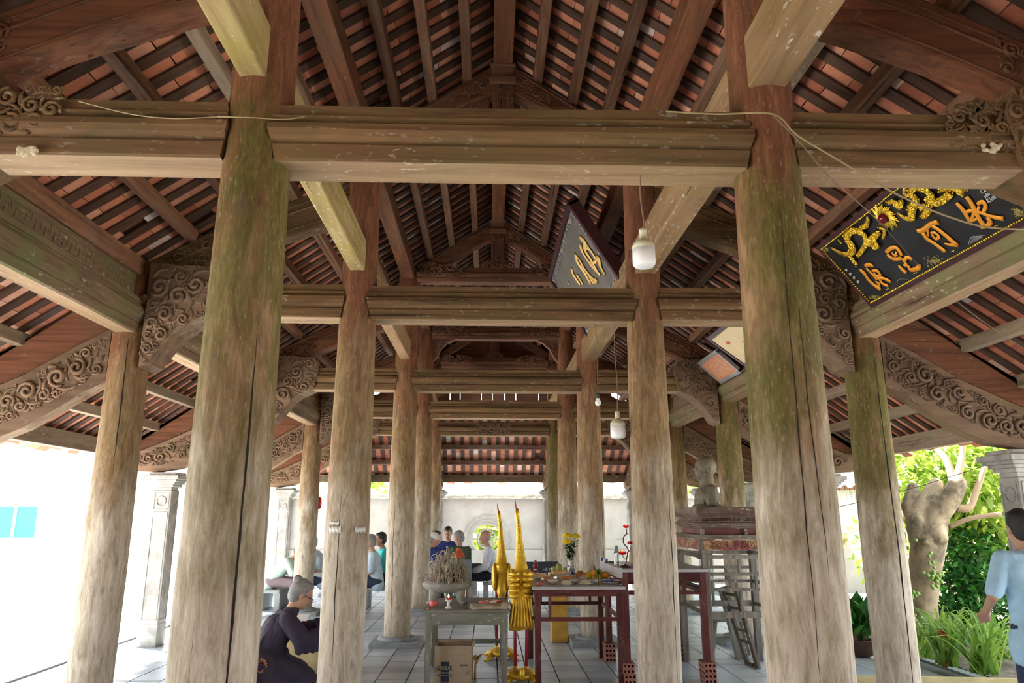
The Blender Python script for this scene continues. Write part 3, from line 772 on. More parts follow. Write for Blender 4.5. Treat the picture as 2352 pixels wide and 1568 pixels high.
# ------------------------------------------------------------------ trusses over the tie beams
for f in range(1, 6):
    y = FY[f] if f < 5 else FY[5] - .29
    t = thing('roof_truss', {1: 'roof truss of the front frame with dark sloping beams over the side bays', 2: 'second roof truss, its king post seen over the nearest tie beam', 3: 'third roof truss with inverted-V braces over a carved collar beam',
                             4: 'roof truss of the fourth frame with a carved collar beam on curved corner brackets', 5: 'roof truss of the rear frame against the plank gable'}[f], 'truss', (0, FY[f], ZT), 0, 'roof trusses')
    zc = H0 + 3.02 if f > 3 else H0 + 3.16
    # collar beam with carved scrolls
    q = tie_mesh(-XI + .12, XI - .12, y, zc, .02, .02, f, .72); c = wb(q, 'collar_beam', [W_carvered, W_carvered], t)
    cc = MB()
    for sx in (-1, 1):
        pol = [(sx * .35, zc + .06), (sx * 1.1, zc + .06), (sx * 1.1, zc + .30), (sx * .55, zc + .26)]
        relief(cc, pol, lambda p, qq, h: Vector((p, y - .10 - h, qq)), .02, .07, f + 30 + sx, 0, 1.2)
    k = cc.build('carving', W_carvered); k.parent = c
    if f == 4:
        for sx in (-1, 1):
            X = lambda d: sx * d
            pol = [(X(1.12), zc + .05), (X(.70), zc + .05), (X(.74), zc - .02), (X(.85), zc - .06), (X(.97), zc - .18), (X(1.04), zc - .32), (X(1.12), zc - .42)]
            carved_plate('curved_bracket', pol, y, .10, W_carvered, t, f * 5 + sx, .015, .06, both=False)
    if f == 4:      # lower carved board seen below the collar
        z2 = H0 + 2.42
    # inverted V
    for sx in (-1, 1):
        X = lambda d: sx * d
        zt = lambda d: roofz(d) - .16
        pol = [(X(.09), zt(.09)), (X(XI), zt(XI)), (X(XI), zt(XI) - .20), (X(1.0), zt(1.0) - .22), (X(.35), zt(.35) - .23), (X(.16), zt(.16) - .27), (X(.09), zt(.09) - .29)]
        q = MB(); plate(q, pol, y, .15); b = wb(q, 'sloping_brace', W_red, t, .01)
        q = MB()
        q.tube([(X(.14), y - .078, zt(.14) - .035), (X(1.12), y - .078, zt(1.12) - .035)], .008, 5); q.tube([(X(.20), y - .078, zt(.2) - .225), (X(.38), y - .078, zt(.38) - .195), (X(1.12), y - .078, zt(1.12) - .17)], .007, 5)
        relief(q, [(X(.12), zt(.12) - .05), (X(.45), zt(.45) - .05), (X(.45), zt(.45) - .18), (X(.12), zt(.12) - .2)], lambda p, qq, h: Vector((p, y - .075 - h, qq)), .015, .05, f + 60 + sx)
        k = q.build('carving', W_carvered); k.parent = b
        if f == 2 and sx < 0:     # pierced scroll board under the left brace
            pol = [(-.12, zc + .62), (-.12, zc + .26), (-.75, zc + .24), (-.62, zc + .36), (-.35, zc + .55)]
            carved_plate('pierced_board', pol, y, .04, W_carvered, t, 77, .02, .09, both=False)
    q = MB(); q.box((0, y, (zc + .2 + roofz(0) - .42) / 2), (.19, .18, roofz(0) - .42 - zc - .2)); 
    for dx in (-.05, 0, .05): q.box((dx, y - .095, (zc + .25 + roofz(0) - .5) / 2), (.014, .014, roofz(0) - .5 - zc - .3))
    kp = wb(q, 'king_post', WZ_red, t, .012)
    q = MB(); zz = roofz(0) - .42
    q.box((0, y, zz + .035), (.25, .24, .07)); q.box((0, y, zz + .12), (.17, .17, .10), taper=1.25); q.box((0, y, zz + .185), (.24, .26, .03)); wb(q, 'capital_block', W_carvered, t, .008)
    q = MB(); relief(q, [(-.09, zz - .16), (.09, zz - .16), (.09, zz - .02), (-.09, zz - .02)], lambda p, qq, h: Vector((p, y - .09 - h, qq)), .014, .045, f + 90); relief(q, [(-.28, zc + .2), (.28, zc + .2), (.18, zc + .30), (0, zc + .36), (-.18, zc + .30)], lambda p, qq, h: Vector((p, y - .10 - h, qq)), .015, .06, f + 95, 0, 2)
    k = q.build('carving', W_carvered, None); adopt(k, t)
    # principal beams over the side bays
    for sx in (-1, 1):
        X = lambda d: sx * d
        tp = lambda d: lerp(H0 + 2.92, H0 + 2.06, (d - XI) / (XO - XI)) + .07 * math.sin(math.pi * (d - XI) / (XO - XI))
        ds = [XI + .1, 1.7, 2.1, 2.5, 2.9, XO - .02]
        pol = [(X(d), tp(d)) for d in ds] + [(X(d), tp(d) - lerp(.36, .30, (d - XI) / 1.9) ) for d in reversed(ds)]
        q = MB(); plate(q, pol, y, .17); b = wb(q, 'principal_beam', W_red if f != 2 else W_tie, t, .02)
        q = MB()
        for k_, (o1, r_) in enumerate(((.07, .007), (.13, .010), (.29, .007))):
            q.tube([(X(d), y - .087, tp(d) - o1) for d in ds[:-1]], r_, 5)
        relief(q, [(X(2.45), tp(2.45) - .05), (X(2.98), tp(2.98) - .05), (X(2.98), tp(2.98) - .27), (X(2.45), tp(2.45) - .27)], lambda p, qq, h: Vector((p, y - .085 - h, qq)), .02, .08, f * 3 + sx, 0, 1.3)
        k = q.build('carving', W_red if f != 2 else W_tie); k.parent = b

# ------------------------------------------------------------------ eave brackets and stone posts
def eave_bracket(P, label, seed):
    """P(d,h,t): d outwards from the outer column, h height, t sideways"""
    t = thing('eave_bracket', label, 'bracket', P(0, H0 + 1.0, 0), 0, 'carved eave brackets')
    D = lambda d: d - XO
    low = [(.14, H0 + 1.52), (.14, H0 + 1.06), (.30, H0 + .98), (.50, H0 + .84), (.75, H0 + .68), (1.0, H0 + .575), (1.3, H0 + .53), (1.65, H0 + .55), (1.85, H0 + .62)]
    up = [(1.85, H0 + .78), (1.6, H0 + .77), (1.2, H0 + .93), (.8, H0 + 1.12), (.45, H0 + 1.34), (.14, H0 + 1.52)]
    pol = low + up[:-1]
    q = MB(); q.prism(pol, -.075, .075, lambda p, qq, tt: P(p, qq, tt))
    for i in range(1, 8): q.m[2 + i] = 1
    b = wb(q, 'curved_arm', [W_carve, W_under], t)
    q = MB()
    ins = [(.17, H0 + 1.46), (.17, H0 + 1.13), (.5, H0 + .92), (.85, H0 + .74), (1.2, H0 + .62), (1.5, H0 + .60), (1.6, H0 + .72), (1.2, H0 + .88), (.8, H0 + 1.07), (.45, H0 + 1.29)]
    relief(q, ins, lambda p, qq, h: P(p, qq, -.075 - h), .013, .085, seed, 0, 1.5, 1600)
    relief(q, ins, lambda p, qq, h: P(p, qq, .075 + h), .025, .10, seed + 1, 0, 1.5, 500)
    k = q.build('carving', W_carve); k.parent = b
    top = lambda d: roofz(XO + d) - .135
    pol2 = [(.10, H0 + 1.56)] + [(d, h + .02) for d, h in reversed(up)][1:] + [(1.85, H0 + .66), (1.9, top(1.9))] + [(d, top(d)) for d in (1.2, .6, .12)]
    q = MB(); q.prism(pol2, -.045, .045, lambda p, qq, tt: P(p, qq, tt)); wb(q, 'upper_plank', W_red, t)
def stone_post(x, y, label, r=.12, face=0):
    t = thing('stone_post', label, 'post', (x, y, 0), 0, 'stone eave posts')
    q = MB(); q.box((x, y, .14), (r * 2 + .008, r * 2 + .008, .28)); wb(q, 'footing', M_stone, t, .01)
    q = MB(); q.box((x, y, 1.08), (r * 2, r * 2, 1.64)); 
    wb(q, 'shaft', M_stone, t, .012)
    q = MB()
    for ax_ in (0, 1):
        for sg in (-1, 1):
            def F(a, z): return (x + a, y + sg * (r + .002), z) if ax_ == 0 else (x + sg * (r + .002), y + a, z)
            m_ = r - .03
            upv = (0, 1, 0) if ax_ == 0 else (1, 0, 0)
            for (a0, z0, a1, z1) in ((-m_, .32, -m_, 1.62), (m_, .32, m_, 1.62), (-m_, .32, m_, .321), (-m_, 1.62, m_, 1.621), (-m_, 1.66, m_, 1.661), (-m_, 1.86, m_, 1.861), (-m_, 1.66, -m_, 1.86), (m_, 1.66, m_, 1.86)):
                q.bar(F(a0, z0), F(a1, z1), .010, .010, up=upv)
            ring = [F(.06 * math.cos(k_ * .5236), 1.76 + .06 * math.sin(k_ * .5236)) for k_ in range(13)]
            q.tube(ring, .009, 5)
    wb(q, 'panel_moulding', M_stone, t)
    q = MB(); z = 1.90
    for hw, h in ((r - .01, .04), (r + .02, .035), (r + .045, .03), (r + .075, .03), (r + .10, .05)):
        q.box((x, y, z + h / 2), (hw * 2, hw * 2, h)); z += h
    q.box((x, y, z + .02), (r * 2 + .1, r * 2 + .1, .04)); wb(q, 'capital', M_stone, t, .006)
for f in range(1, 6):
    for s in (-1, 1):
        P = (lambda s, yy: (lambda d, h, t: Vector((s * (XO + d), yy + t, h))))(s, FY[f])
        extra = {(2, 1): ' above the standing man', (2, -1): ''}.get((f, s), '')
        eave_bracket(P, 'carved curved eave bracket at the %s frame, %s side%s' % (FN[f], side_word[s], extra), 100 + f * 4 + s)
        stone_post(s * (XO + (1.25 if s > 0 else 1.36 if f == 2 else 1.16)), FY[f], 'carved square stone post under the eaves at the %s frame, %s side' % (FN[f], side_word[s]))
for x in (-XO, -XI, XI, XO):
    P = (lambda xx: (lambda d, h, t: Vector((xx + t, FY[5] + d, h))))(x)
    eave_bracket(P, 'carved curved bracket above the %s stone post of the back row' % {-XO: 'far left', -XI: 'inner left', XI: 'inner right', XO: 'far right'}[x], int(200 + x * 3))
    stone_post(x, FY[5] + 1.16, 'slim square stone post of the back row, %s one' % {-XO: 'far left', -XI: 'inner left', XI: 'inner right', XO: 'far right'}[x], .12)
# ------------------------------------------------------------------ added wall and eave behind the camera, unseen, to block frontal light
M_dwood = timber('dark light block wood', (0.05, 0.03, 0.02), (0.16, 0.09, 0.06), grain=6, axis=2)
tw = struct('wall_light_block')
for k in range(36):
    x = -8.8 + k * .5; q = MB(); q.box((x, -4.2 - .01 * (k % 2), 2.6), (.49, .08, 5.2)); q.build('plank', M_dwood, tw)
q = MB(); q.box((0, -2.6, 5.3), (18, 3.6, .15)); q.build('light_block_eave', M_cover, tw)

# ------------------------------------------------------------------ rear garden wall with the round window
YW = 19.5
M_wcap = plain('dark mossy wall coping', (0.36, 0.34, 0.29), 0.9, var=.3, scale=8, second=(0.18, 0.17, 0.13), amt=.7)
wr = struct('wall_rear')
wc = at_y(1118, 1237, YW); WX, WZ, WR = wc.x, wc.z, 0.365
XL, XR, ZTOP, ZBOT = -5.3, 7.6, H0 + .39, -.15
def ring_wall(cx, cz, R_, x0, x1, z0, z1, y0, y1, mat, name, parent):
    """wall panel with a true round hole"""
    n = 48; q = MB(); vs = []
    for y in (y0, y1):
        for j in range(n):
            a = 2 * math.pi * j / n; vs.append((cx + R_ * math.cos(a), y, cz + R_ * math.sin(a)))
        for j in range(n):
            a = 2 * math.pi * j / n; c, s_ = math.cos(a), math.sin(a)
            t = min(((x1 - cx) / c if c > 1e-9 else 9e9), ((x0 - cx) / c if c < -1e-9 else 9e9), ((z1 - cz) / s_ if s_ > 1e-9 else 9e9), ((z0 - cz) / s_ if s_ < -1e-9 else 9e9))
            vs.append((cx + t * c, y, cz + t * s_))
    fs = []
    for j in range(n):
        k = (j + 1) % n
        fs += [(j, k, n + k, n + j), (2 * n + j, 3 * n + j, 3 * n + k, 2 * n + k), (j, 2 * n + j, 2 * n + k, k)]
    # corner fillers
    for base in (0, 2 * n):
        for j in range(n):
            k = (j + 1) % n; A = Vector(vs[base + n + j]); B = Vector(vs[base + n + k])
            if abs(A.x - B.x) > 1e-6 and abs(A.z - B.z) > 1e-6:
                cx_ = x1 if max(A.x, B.x) > x1 - 1e-6 else x0; cz_ = z1 if max(A.z, B.z) > z1 - 1e-6 else z0
                vs.append((cx_, A.y, cz_)); fs.append((base + n + j, base + n + k, len(vs) - 1))
    q._add(vs, fs); return wb(q, name, mat, parent)
ring_wall(WX, WZ, WR, -1.47, 1.50, ZBOT, ZTOP, YW, YW + .22, M_plaster, 'wall_panel', wr)
for a_, b_ in ((XL, -1.47), (1.50, 4.3), (4.3, XR)):
    q = MB(); q.box(((a_ + b_) / 2, YW + .11, (ZBOT + ZTOP) / 2), (b_ - a_, .22, ZTOP - ZBOT)); q.build('wall_panel', M_plaster, wr)
for x in (-5.3, -1.47, 1.50, 4.3):
    q = MB(); q.box((x, YW - .03, 1.0), (.22, .30, 2.0)); q.box((x, YW - .06, 1.75), (.28, .36, .06)); q.box((x, YW - .06, 1.98), (.30, .38, .07)); q.box((x, YW - .06, 2.1), (.20, .26, .18)); q.build('wall_pilaster', M_plaster, wr)
q = MB()
x = XL
while x < XR:
    L = rnd.uniform(.5, .9); q.box((x + L / 2, YW + .08, ZTOP + .03 + rnd.uniform(-.006, .006)), (L - .015, .40, .055)); q.tube([(x, YW + .08, ZTOP + .075), (x + L - .02, YW + .08, ZTOP + .075)], .05, 8); x += L
q.build('coping', M_wcap, wr)
q = MB(); q.box(((XL + XR) / 2, YW - .02, .35), (XR - XL, .06, .7)); q.build('dado_panel', M_plaster, wr)
win = struct('window_1'); 
q = MB()
pts = [(WX + (WR + .02) * math.cos(a * math.pi / 24), YW - .02, WZ + (WR + .02) * math.sin(a * math.pi / 24)) for a in range(49)]
q.tube(pts, .028, 6, cap=False)
pts = [(WX + (WR + .15) * math.cos(a * math.pi / 24), YW - .01, WZ + (WR + .15) * math.sin(a * math.pi / 24)) for a in range(49)]
q.tube(pts, .014, 6, cap=False)
q.build('window_frame', M_plaster, win)
q = MB(); NP = 15           # scalloped petal edge
for k in range(NP):
    a0 = 2 * math.pi * k / NP; pts = []
    for i in range(9):
        a = a0 + (i / 8 - .5) * 2 * math.pi / NP; rr_ = WR + .22 + .045 * math.sin(math.pi * i / 8)
        pts.append((WX + rr_ * math.cos(a), YW - .008, WZ + rr_ * math.sin(a)))
    q.tube(pts, .013, 5)
q.build('petal_moulding', M_plaster, win)
q = MB()                    # longevity-sign lattice
r_ = WR * .66
q.tube([(WX + r_ * math.cos(a * math.pi / 20), YW + .08, WZ + r_ * math.sin(a * math.pi / 20)) for a in range(41)], .022, 6, cap=False)
for s in (-1, 1):
    q.bar((WX + s * r_, YW + .08, WZ), (WX + s * WR, YW + .08, WZ), .04, .045)
q.bar((WX, YW + .08, WZ + WR), (WX, YW + .08, WZ - WR), .04, .04, up=(0, 1, 0))
for dz, L in ((.13, .13), (.0, .23), (.06, .19), (-.07, .20), (-.14, .16)): q.bar((WX - L, YW + .08, WZ + dz), (WX + L, YW + .08, WZ + dz), .035, .028)
for s in (-1, 1):
    q.tube([(WX + s * (.05 + .055 * math.cos(a * .35)), YW + .08, WZ + .15 + .05 * math.sin(a * .35)) for a in range(10)], .012, 5)
    for dz in (-.14, -.07, 0): q.bar((WX + s * .11, YW + .08, WZ + dz), (WX + s * .11, YW + .08, WZ + dz + .06), .03, .022, up=(0, 1, 0))
q.build('lattice', M_plaster, win)

# ------------------------------------------------------------------ courtyard, left: washed-out building with a teal window
M_white = plain('white plaster facade', (0.86, 0.87, 0.86), 0.9, var=.03)
M_teal = plain('teal window glass', (0.05, 0.26, 0.21), 0.7, var=.1, bump=0)
bl = thing('courtyard_building', 'white plastered building with a teal window beyond the bright courtyard', 'building', (-15, 21.2, 0))
q = MB(); q.box((-17.0, 22.3, 2.6), (11.0, 2, 5.6)); adopt(q.build('wall', M_white), bl)
a = at_y(-40, 1163, 21.2); b = at_y(78, 1235, 21.2)
q = MB()
for (x0, x1, z0, z1) in ((a.x, b.x + .05, a.z, a.z + .05), (a.x, b.x + .05, b.z - .05, b.z), (a.x, a.x + .05, b.z, a.z), (b.x, b.x + .05, b.z, a.z), ((a.x + b.x) / 2 + .12, (a.x + b.x) / 2 + .17, b.z, a.z)):
    q.box(((x0 + x1) / 2, 21.25, (z0 + z1) / 2), (abs(x1 - x0), .12, abs(z1 - z0)))
wf = adopt(q.build('window', M_white), bl)
q = MB(); q.box(((a.x + b.x) / 2, 21.27, (a.z + b.z) / 2), (b.x - a.x, .05, a.z - b.z)); q.build('pane', M_teal, wf)

# ------------------------------------------------------------------ garden, right
M_soil = plain('dark garden soil', (0.10, 0.075, 0.055), 0.95, var=.5, scale=18, bump=.8, second=(0.22, 0.19, 0.15))
M_bark = plain('smooth pale bark', (0.30, 0.235, 0.145), 0.85, var=.35, scale=6, bump=.9, second=(0.09, 0.07, 0.045), amt=.85, lo=.46, hi=.62)
M_cut = plain('cut branch wood', (0.26, 0.18, 0.10), 0.8, var=.2)
M_yl = leafmat('sunlit yellow green leaf', (0.12, 0.24, 0.02), (0.50, 0.60, 0.10), .5)
M_dl = leafmat('dark glossy leaf', (0.010, 0.060, 0.014), (0.07, 0.26, 0.035), .25)
M_bl = leafmat('lily leaf', (0.08, 0.22, 0.02), (0.42, 0.60, 0.12), .4)
def leaf(q, c, d, up, L, Wd, rr_, bend=.25, m=0):
    """one folded leaf: six vertices, pointed, curved"""
    d = Vector(d).normalized(); s_ = d.cross(Vector(up)); 
    if s_.length < 1e-3: s_ = d.orthogonal()
    s_.normalize(); n_ = s_.cross(d); c = Vector(c)
    a = c; m1 = c + d * L * .45 + n_ * L * bend * .5; e = c + d * L - n_ * L * bend * .2
    l1 = c + d * L * .4 + s_ * Wd * .5 + n_ * L * bend * .3; r1 = c + d * L * .4 - s_ * Wd * .5 + n_ * L * bend * .3
    l2 = c + d * L * .75 + s_ * Wd * .32 + n_ * L * bend * .2; r2 = c + d * L * .75 - s_ * Wd * .32 + n_ * L * bend * .2
    q._add([a, l1, l2, e, r2, r1, m1], [(0, 6, 1), (1, 6, 2), (2, 6, 3), (3, 6, 4), (4, 6, 5), (5, 6, 0)], m, True, rr_.random())
def foliage(q, c, r, n_, L, Wd, seed, m=0, squash=(1, 1, 1), hole=None):
    rr_ = random.Random(seed); c = Vector(c)
    for i in range(n_):
        while True:
            v = Vector((rr_.uniform(-1, 1), rr_.uniform(-1, 1), rr_.uniform(-1, 1)))
            if v.length < 1: break
        v = v * (v.length ** -.35 if v.length > .01 else 1)
        p = c + Vector((v.x * r * squash[0], v.y * r * squash[1], v.z * r * squash[2]))
        d = (v + Vector((rr_.uniform(-1, 1), rr_.uniform(-1, 1), rr_.uniform(-1.1, .5))) * .9)
        leaf(q, p, d, (rr_.uniform(-.4, .4), rr_.uniform(-.4, .4), 1), L * rr_.uniform(.6, 1.25), Wd * rr_.uniform(.7, 1.2), rr_, m=m)
TY = 8.9
tr = thing('garden_tree', 'pollarded pale-barked garden tree with thick forked trunk and bunches of small green figs', 'tree', (at_y(2130, 1500, TY).x, TY, 0))
def PT(u, v, dy=0.0): return at_y(u, v, TY + dy)
base = tr.location.copy()
q = MB()
def limb(pts, rs, n=14):
    for i in range(len(pts) - 1): q.cone(pts[i], pts[i + 1], rs[i], rs[i + 1], n)
limb([(base.x - .02, TY, -.3), PT(2120, 1480), PT(2118, 1380), PT(2125, 1300), PT(2135, 1230)], [.27, .19, .165, .18, .20])
limb([PT(2135, 1230), PT(2150, 1180), PT(2185, 1140, -.1), PT(2200, 1110, -.15)], [.19, .15, .125, .10])
limb([PT(2118, 1240), PT(2100, 1195, .05), PT(2125, 1150, .1), PT(2150, 1112, .15)], [.15, .11, .10, .085])
limb([PT(2105, 1200), PT(2085, 1165, .2), PT(2098, 1120, .3)], [.10, .08, .07])
q.ell(PT(2190, 1135), (.10, .11, .09)); q.ell(PT(2150, 1232, -.1), (.13, .14, .13)); q.ell(PT(2128, 1243, -.17), (.05, .05, .045))
tk = fuse(q, 'trunk', M_bark, tr, .018, 3, loc=None); adopt(tk, tr)
q = MB()
for s_ in ([(2195, 1165, 0), (2225, 1165, 0), (2245, 1120, .05), (2262, 1070, .1)], [(2190, 1120, 0), (2208, 1060, .2), (2210, 1010, .3)], [(2180, 1210, -.1), (2230, 1190, -.2), (2300, 1180, -.3)], [(2190, 1110, .3), (2170, 1050, .5), (2120, 1010, .8)]):
    pts = smoothpath([PT(*p) for p in s_], 5); L = len(pts); q.tube(pts, [.055 * (1 - .5 * i / L) if s_[0][1] != 1210 else .028 for i in range(L)], 9)
adopt(q.build('branch', M_cut), tr)
q = MB()
for (u, v, dy, r, n_) in ((2120, 1060, 1.4, .75, 420), (2200, 1080, 1.0, .6, 320), (2270, 1130, 1.2, .6, 300), (2080, 1120, 1.6, .6, 240), (2300, 1030, 1.3, .7, 300), (2190, 1180, 1.4, .5, 200), (2260, 1210, 1.3, .5, 220), (2340, 1150, 1.8, .8, 280), (2080, 1010, 2.4, .8, 220)):
    foliage(q, PT(u, v, dy), r, n_, .20, .10, u + v)
o = adopt(q.build('foliage', M_yl), tr); o['kind'] = 'stuff'
M_fig = plain('small green fig', (0.22, 0.34, 0.08), .5)
q = MB(); rr_ = random.Random(4)
for (u, v, n_) in ((2150, 1330, 22), (2140, 1300, 8), (2100, 1365, 8), (2110, 1430, 10), (2090, 1258, 4)):
    for i in range(n_): q.ell(PT(u + rr_.gauss(0, 9), v + rr_.gauss(0, 12), -.24 + rr_.uniform(-.03, .03)), .022, 8, 5)
o = adopt(q.build('fig_clusters', M_fig), tr); o['kind'] = 'stuff'
def shrub(name, label, spots, mt, L, Wd, seed, stems=None):
    t = thing(name, label, 'shrub', (spots[0][0].x, spots[0][0].y, 0), 0, 'garden shrubs')
    q = MB()
    for k, (c, r, n_) in enumerate(spots): foliage(q, c, r, n_, L, Wd, seed + k)
    o = adopt(q.build('foliage', mt), t); o['kind'] = 'stuff'
    q = MB()
    for k, (c, r, n_) in enumerate(spots):
        for j in range(3): q.tube(smoothpath([(spots[0][0].x + .1 * j, spots[0][0].y, -.1), (lerp(spots[0][0].x, c.x, .5), c.y + .1 * j, c.z * .5), (c.x, c.y, c.z)], 4), .014, 5)
    adopt(q.build('stems', M_bark), t); return t
shrub('leafy_shrub', 'dense dark green glossy shrub between the fig tree and the standing man', [(at_y(2225, 1290, 9.9), .38, 520), (at_y(2180, 1350, 9.9), .40, 520), (at_y(2260, 1370, 9.7), .42, 520), (at_y(2230, 1240, 10.1), .30, 300), (at_y(2330, 1290, 10.2), .5, 420), (at_y(2170, 1420, 9.6), .30, 260), (at_y(2280, 1440, 9.6), .35, 260)], M_dl, .13, .065, 60)
shrub('young_shrub', 'lighter green shrub behind the dark glossy one, below the sunlit leaves', [(at_y(2200, 1230, 12), .7, 420), (at_y(2300, 1250, 12), .8, 420), (at_y(2120, 1330, 13), .8, 380), (at_y(2060, 1250, 14), .9, 300)], M_yl, .17, .08, 90)
# strap-leaved lilies
def strap(q, c, a, L, h, rr_, wd=.035):
    c = Vector(c); K = 7; pts = []; 
    for i in range(K):
        u = i / (K - 1); r = L * u; z = h * math.sin(u * 2.2) / math.sin(1.57) if u < .72 else h * math.sin(2.2 * u)
        pts.append(c + Vector((math.cos(a) * r, math.sin(a) * r, max(z, -.05) + .05)))
    vs = []; s_ = Vector((-math.sin(a), math.cos(a), 0))
    for i, p in enumerate(pts):
        w_ = wd * (.6 + .4 * math.sin(math.pi * min(1, i / (K - 1) + .25))) * (1 - (i / (K - 1)) ** 4) + .001
        vs += [p - s_ * w_ / 2, p - Vector((0, 0, w_ * .25)), p + s_ * w_ / 2]
    q._add(vs, [(i * 3 + j, i * 3 + j + 1, i * 3 + j + 4, i * 3 + j + 3) for i in range(K - 1) for j in (0, 1)], 0, True, rr_.random())
def lily(c, n_, L, h, seed, label):
    t = thing('lily_clump', label, 'plant', c, 0, 'strap-leaved lilies'); rr_ = random.Random(seed); q = MB()
    for i in range(n_):
        a = rr_.uniform(0, 6.28); strap(q, (rr_.uniform(-.1, .1), rr_.uniform(-.1, .1), 0), a, L * rr_.uniform(.5, 1.1), h * rr_.uniform(.6, 1.15), rr_)
    o = q.build('strap_leaves', M_bl, t); o['kind'] = 'stuff'; return t
g = at_y(2180, 1560, 8.0); lily((g.x, 8.0, .02), 46, .55, .50, 1, 'clump of arching strap leaves at the foot of the fig tree')
g = at_y(2262, 1560, 7.6); lily((g.x, 7.6, .02), 60, .65, .52, 2, 'largest clump of bright strap leaves in front of the garden shrub')
g = at_y(2310, 1560, 8.3); lily((g.x, 8.3, .02), 40, .55, .40, 3, 'clump of strap leaves beside the legs of the standing man')
g = at_y(2120, 1560, 8.4); lily((g.x, 8.4, .02), 26, .45, .35, 5, 'small clump of strap leaves close behind the outer mossy column')
M_redf = plain('red ixora flower', (0.75, 0.06, 0.03), .5)
q = MB(); c = at_y(2165, 1457, 7.9)
for i in range(26):
    a = rnd.uniform(0, 6.28); b = rnd.uniform(-.3, 1.3); q.ell(c + Vector((math.cos(a) * math.cos(b), math.sin(a) * math.cos(b), math.sin(b))) * .05, .017, 6, 4)
q.tube([c, c - Vector((0, 0, c.z - .05))], .006, 5)
o = q.build('red_flower', M_redf); tag(o, 'round red flower head rising above the strap leaves', 'flower')
# planting bed with potted plants
bed = struct('garden_bed')
q = MB(); q.box((8.0, 9.2, -.06), (6.2, 5.0, .16)); q.build('soil', M_soil, bed)
kb = struct('trim_bed_edge'); M_ykerb = timber('pale yellow bed plank', (0.42, 0.33, 0.16), (0.66, 0.55, 0.32), grain=10)
a = at_z(1938, 1552, .12); b = at_z(2120, 1567, .12)
q = MB(); q.bar((a.x - .1, a.y, .06), (b.x + 1.6, b.y + .05, .06), .05, .13); q.build('edge_plank', M_ykerb, kb)
M_pot = plain('dark glazed pot', (0.10, 0.045, 0.03), .4, var=.3)
def bigplant(u, v, Y, label, seed, n_=70, pot=True):
    c = at_y(u, v, Y); t = thing('potted_plant', label, 'plant', (c.x, c.y, .02), 0, 'potted plants by the outer column'); rr_ = random.Random(seed)
    q = MB()
    if pot: q.lathe([(.09, 0), (.12, .02), (.16, .16), (.17, .18), (.15, .18), (.13, .12)], (0, 0, 0), 18); q.build('pot', M_pot, t)
    q = MB()
    for i in range(n_):
        a = rr_.uniform(0, 6.28); e = rr_.uniform(.35, 1.4); L = rr_.uniform(.18, .30)
        p = Vector((rr_.uniform(-.12, .12), rr_.uniform(-.12, .12), rr_.uniform(.18, .42)))
        leaf(q, p, (math.cos(a) * math.cos(e), math.sin(a) * math.cos(e), math.sin(e)), (0, 0, 1), L, .10, rr_)
    o = q.build('leaves', M_dl, t); o['kind'] = 'stuff'
    q = MB()
    for i in range(5): q.tube([(0, 0, .12), (rr_.uniform(-.1, .1), rr_.uniform(-.1, .1), .4)], .008, 5)
    q.build('stalks', M_dl, t)
bigplant(1962, 1500, 9.4, 'broad-leaved dark potted plant behind the outer mossy column', 3, 90)
bigplant(1985, 1545, 8.8, 'smaller dark-leaved potted plant standing in the soil bed', 5, 50)
bigplant(2040, 1540, 9.3, 'potted plant mostly hidden by the split outer column', 7, 60)
# little shrine hut with tasselled curtain, beyond
HY = 15.5
hut = thing('garden_hut', 'white-tiled hut roof on a wooden post beyond the outer columns', 'hut', (at_y(1930, 1300, HY).x, HY, 0))
hx = hut.location.x
a = at_y(1890, 1062, HY - .8); b = at_y(1960, 1108, HY - .8)
M_tilew = plain('bleached hut tiles', (0.72, 0.70, 0.68), .8, var=.2)
q = MB()
for k in range(16):
    q.tube([(hx - 1.6 + k * .22, HY - .9, b.z - .05), (hx - 1.6 + k * .22, HY + .8, b.z + .85)], .075, 7)
q.box((hx + .1, HY - .05, b.z + .34), (3.6, 1.75, .04), Matrix.Rotation(math.atan(.9 / 1.7), 3, 'X')); adopt(q.build('roof', M_tilew), hut)
q = MB(); p = at_y(1905, 1300, HY); q.tube([(p.x, HY, -.1), (p.x - .05, HY, b.z)], .11, 10); q.tube([(p.x + 2.6, HY, -.1), (p.x + 2.6, HY, b.z)], .11, 10); adopt(q.build('post', M_bark), hut)
q = MB()
for k in range(30):
    q.box((hx - 1.2 + k * .1, HY - .82, b.z - .10), (.085, .03, .10))
adopt(q.build('fascia', W_carvered), hut)
q = MB(); q.box((hx + .3, HY + 1.2, 1.0), (3.0, .1, 2.2)); adopt(q.build('wall', M_plaster), hut)
M_cord = plain('white cord curtain', (0.80, 0.78, 0.72), .8)
q = MB(); rr_ = random.Random(9); a = at_y(1902, 1110, HY - .6); b2 = at_y(1985, 1110, HY - .6)
for k in range(34):
    u = k / 33; x = lerp(a.x, b2.x, u); L = .45 + 1.45 * u ** .7 + rr_.uniform(-.06, .06); z = a.z
    q.tube([(x, HY - .6 + rr_.uniform(-.03, .03), z), (x + .01, HY - .6, z - L * .5), (x + rr_.uniform(-.01, .01), HY - .6, z - L)], .014, 5)
o = q.build('cord_curtain', M_cord); tag(o, 'white tasselled cord curtain hanging under the hut eaves', 'curtain', None, 'stuff')
M_drum = plain('orange drum lacquer', (0.62, 0.20, 0.07), .4, var=.2); M_skin_drum = plain('drum skin', (0.40, 0.25, 0.18), .7, var=.2)
c = at_y(1922, 1236, 14.2); t = thing('hanging_drum', 'orange lacquered drum hanging behind the outer columns on the right', 'drum', c)
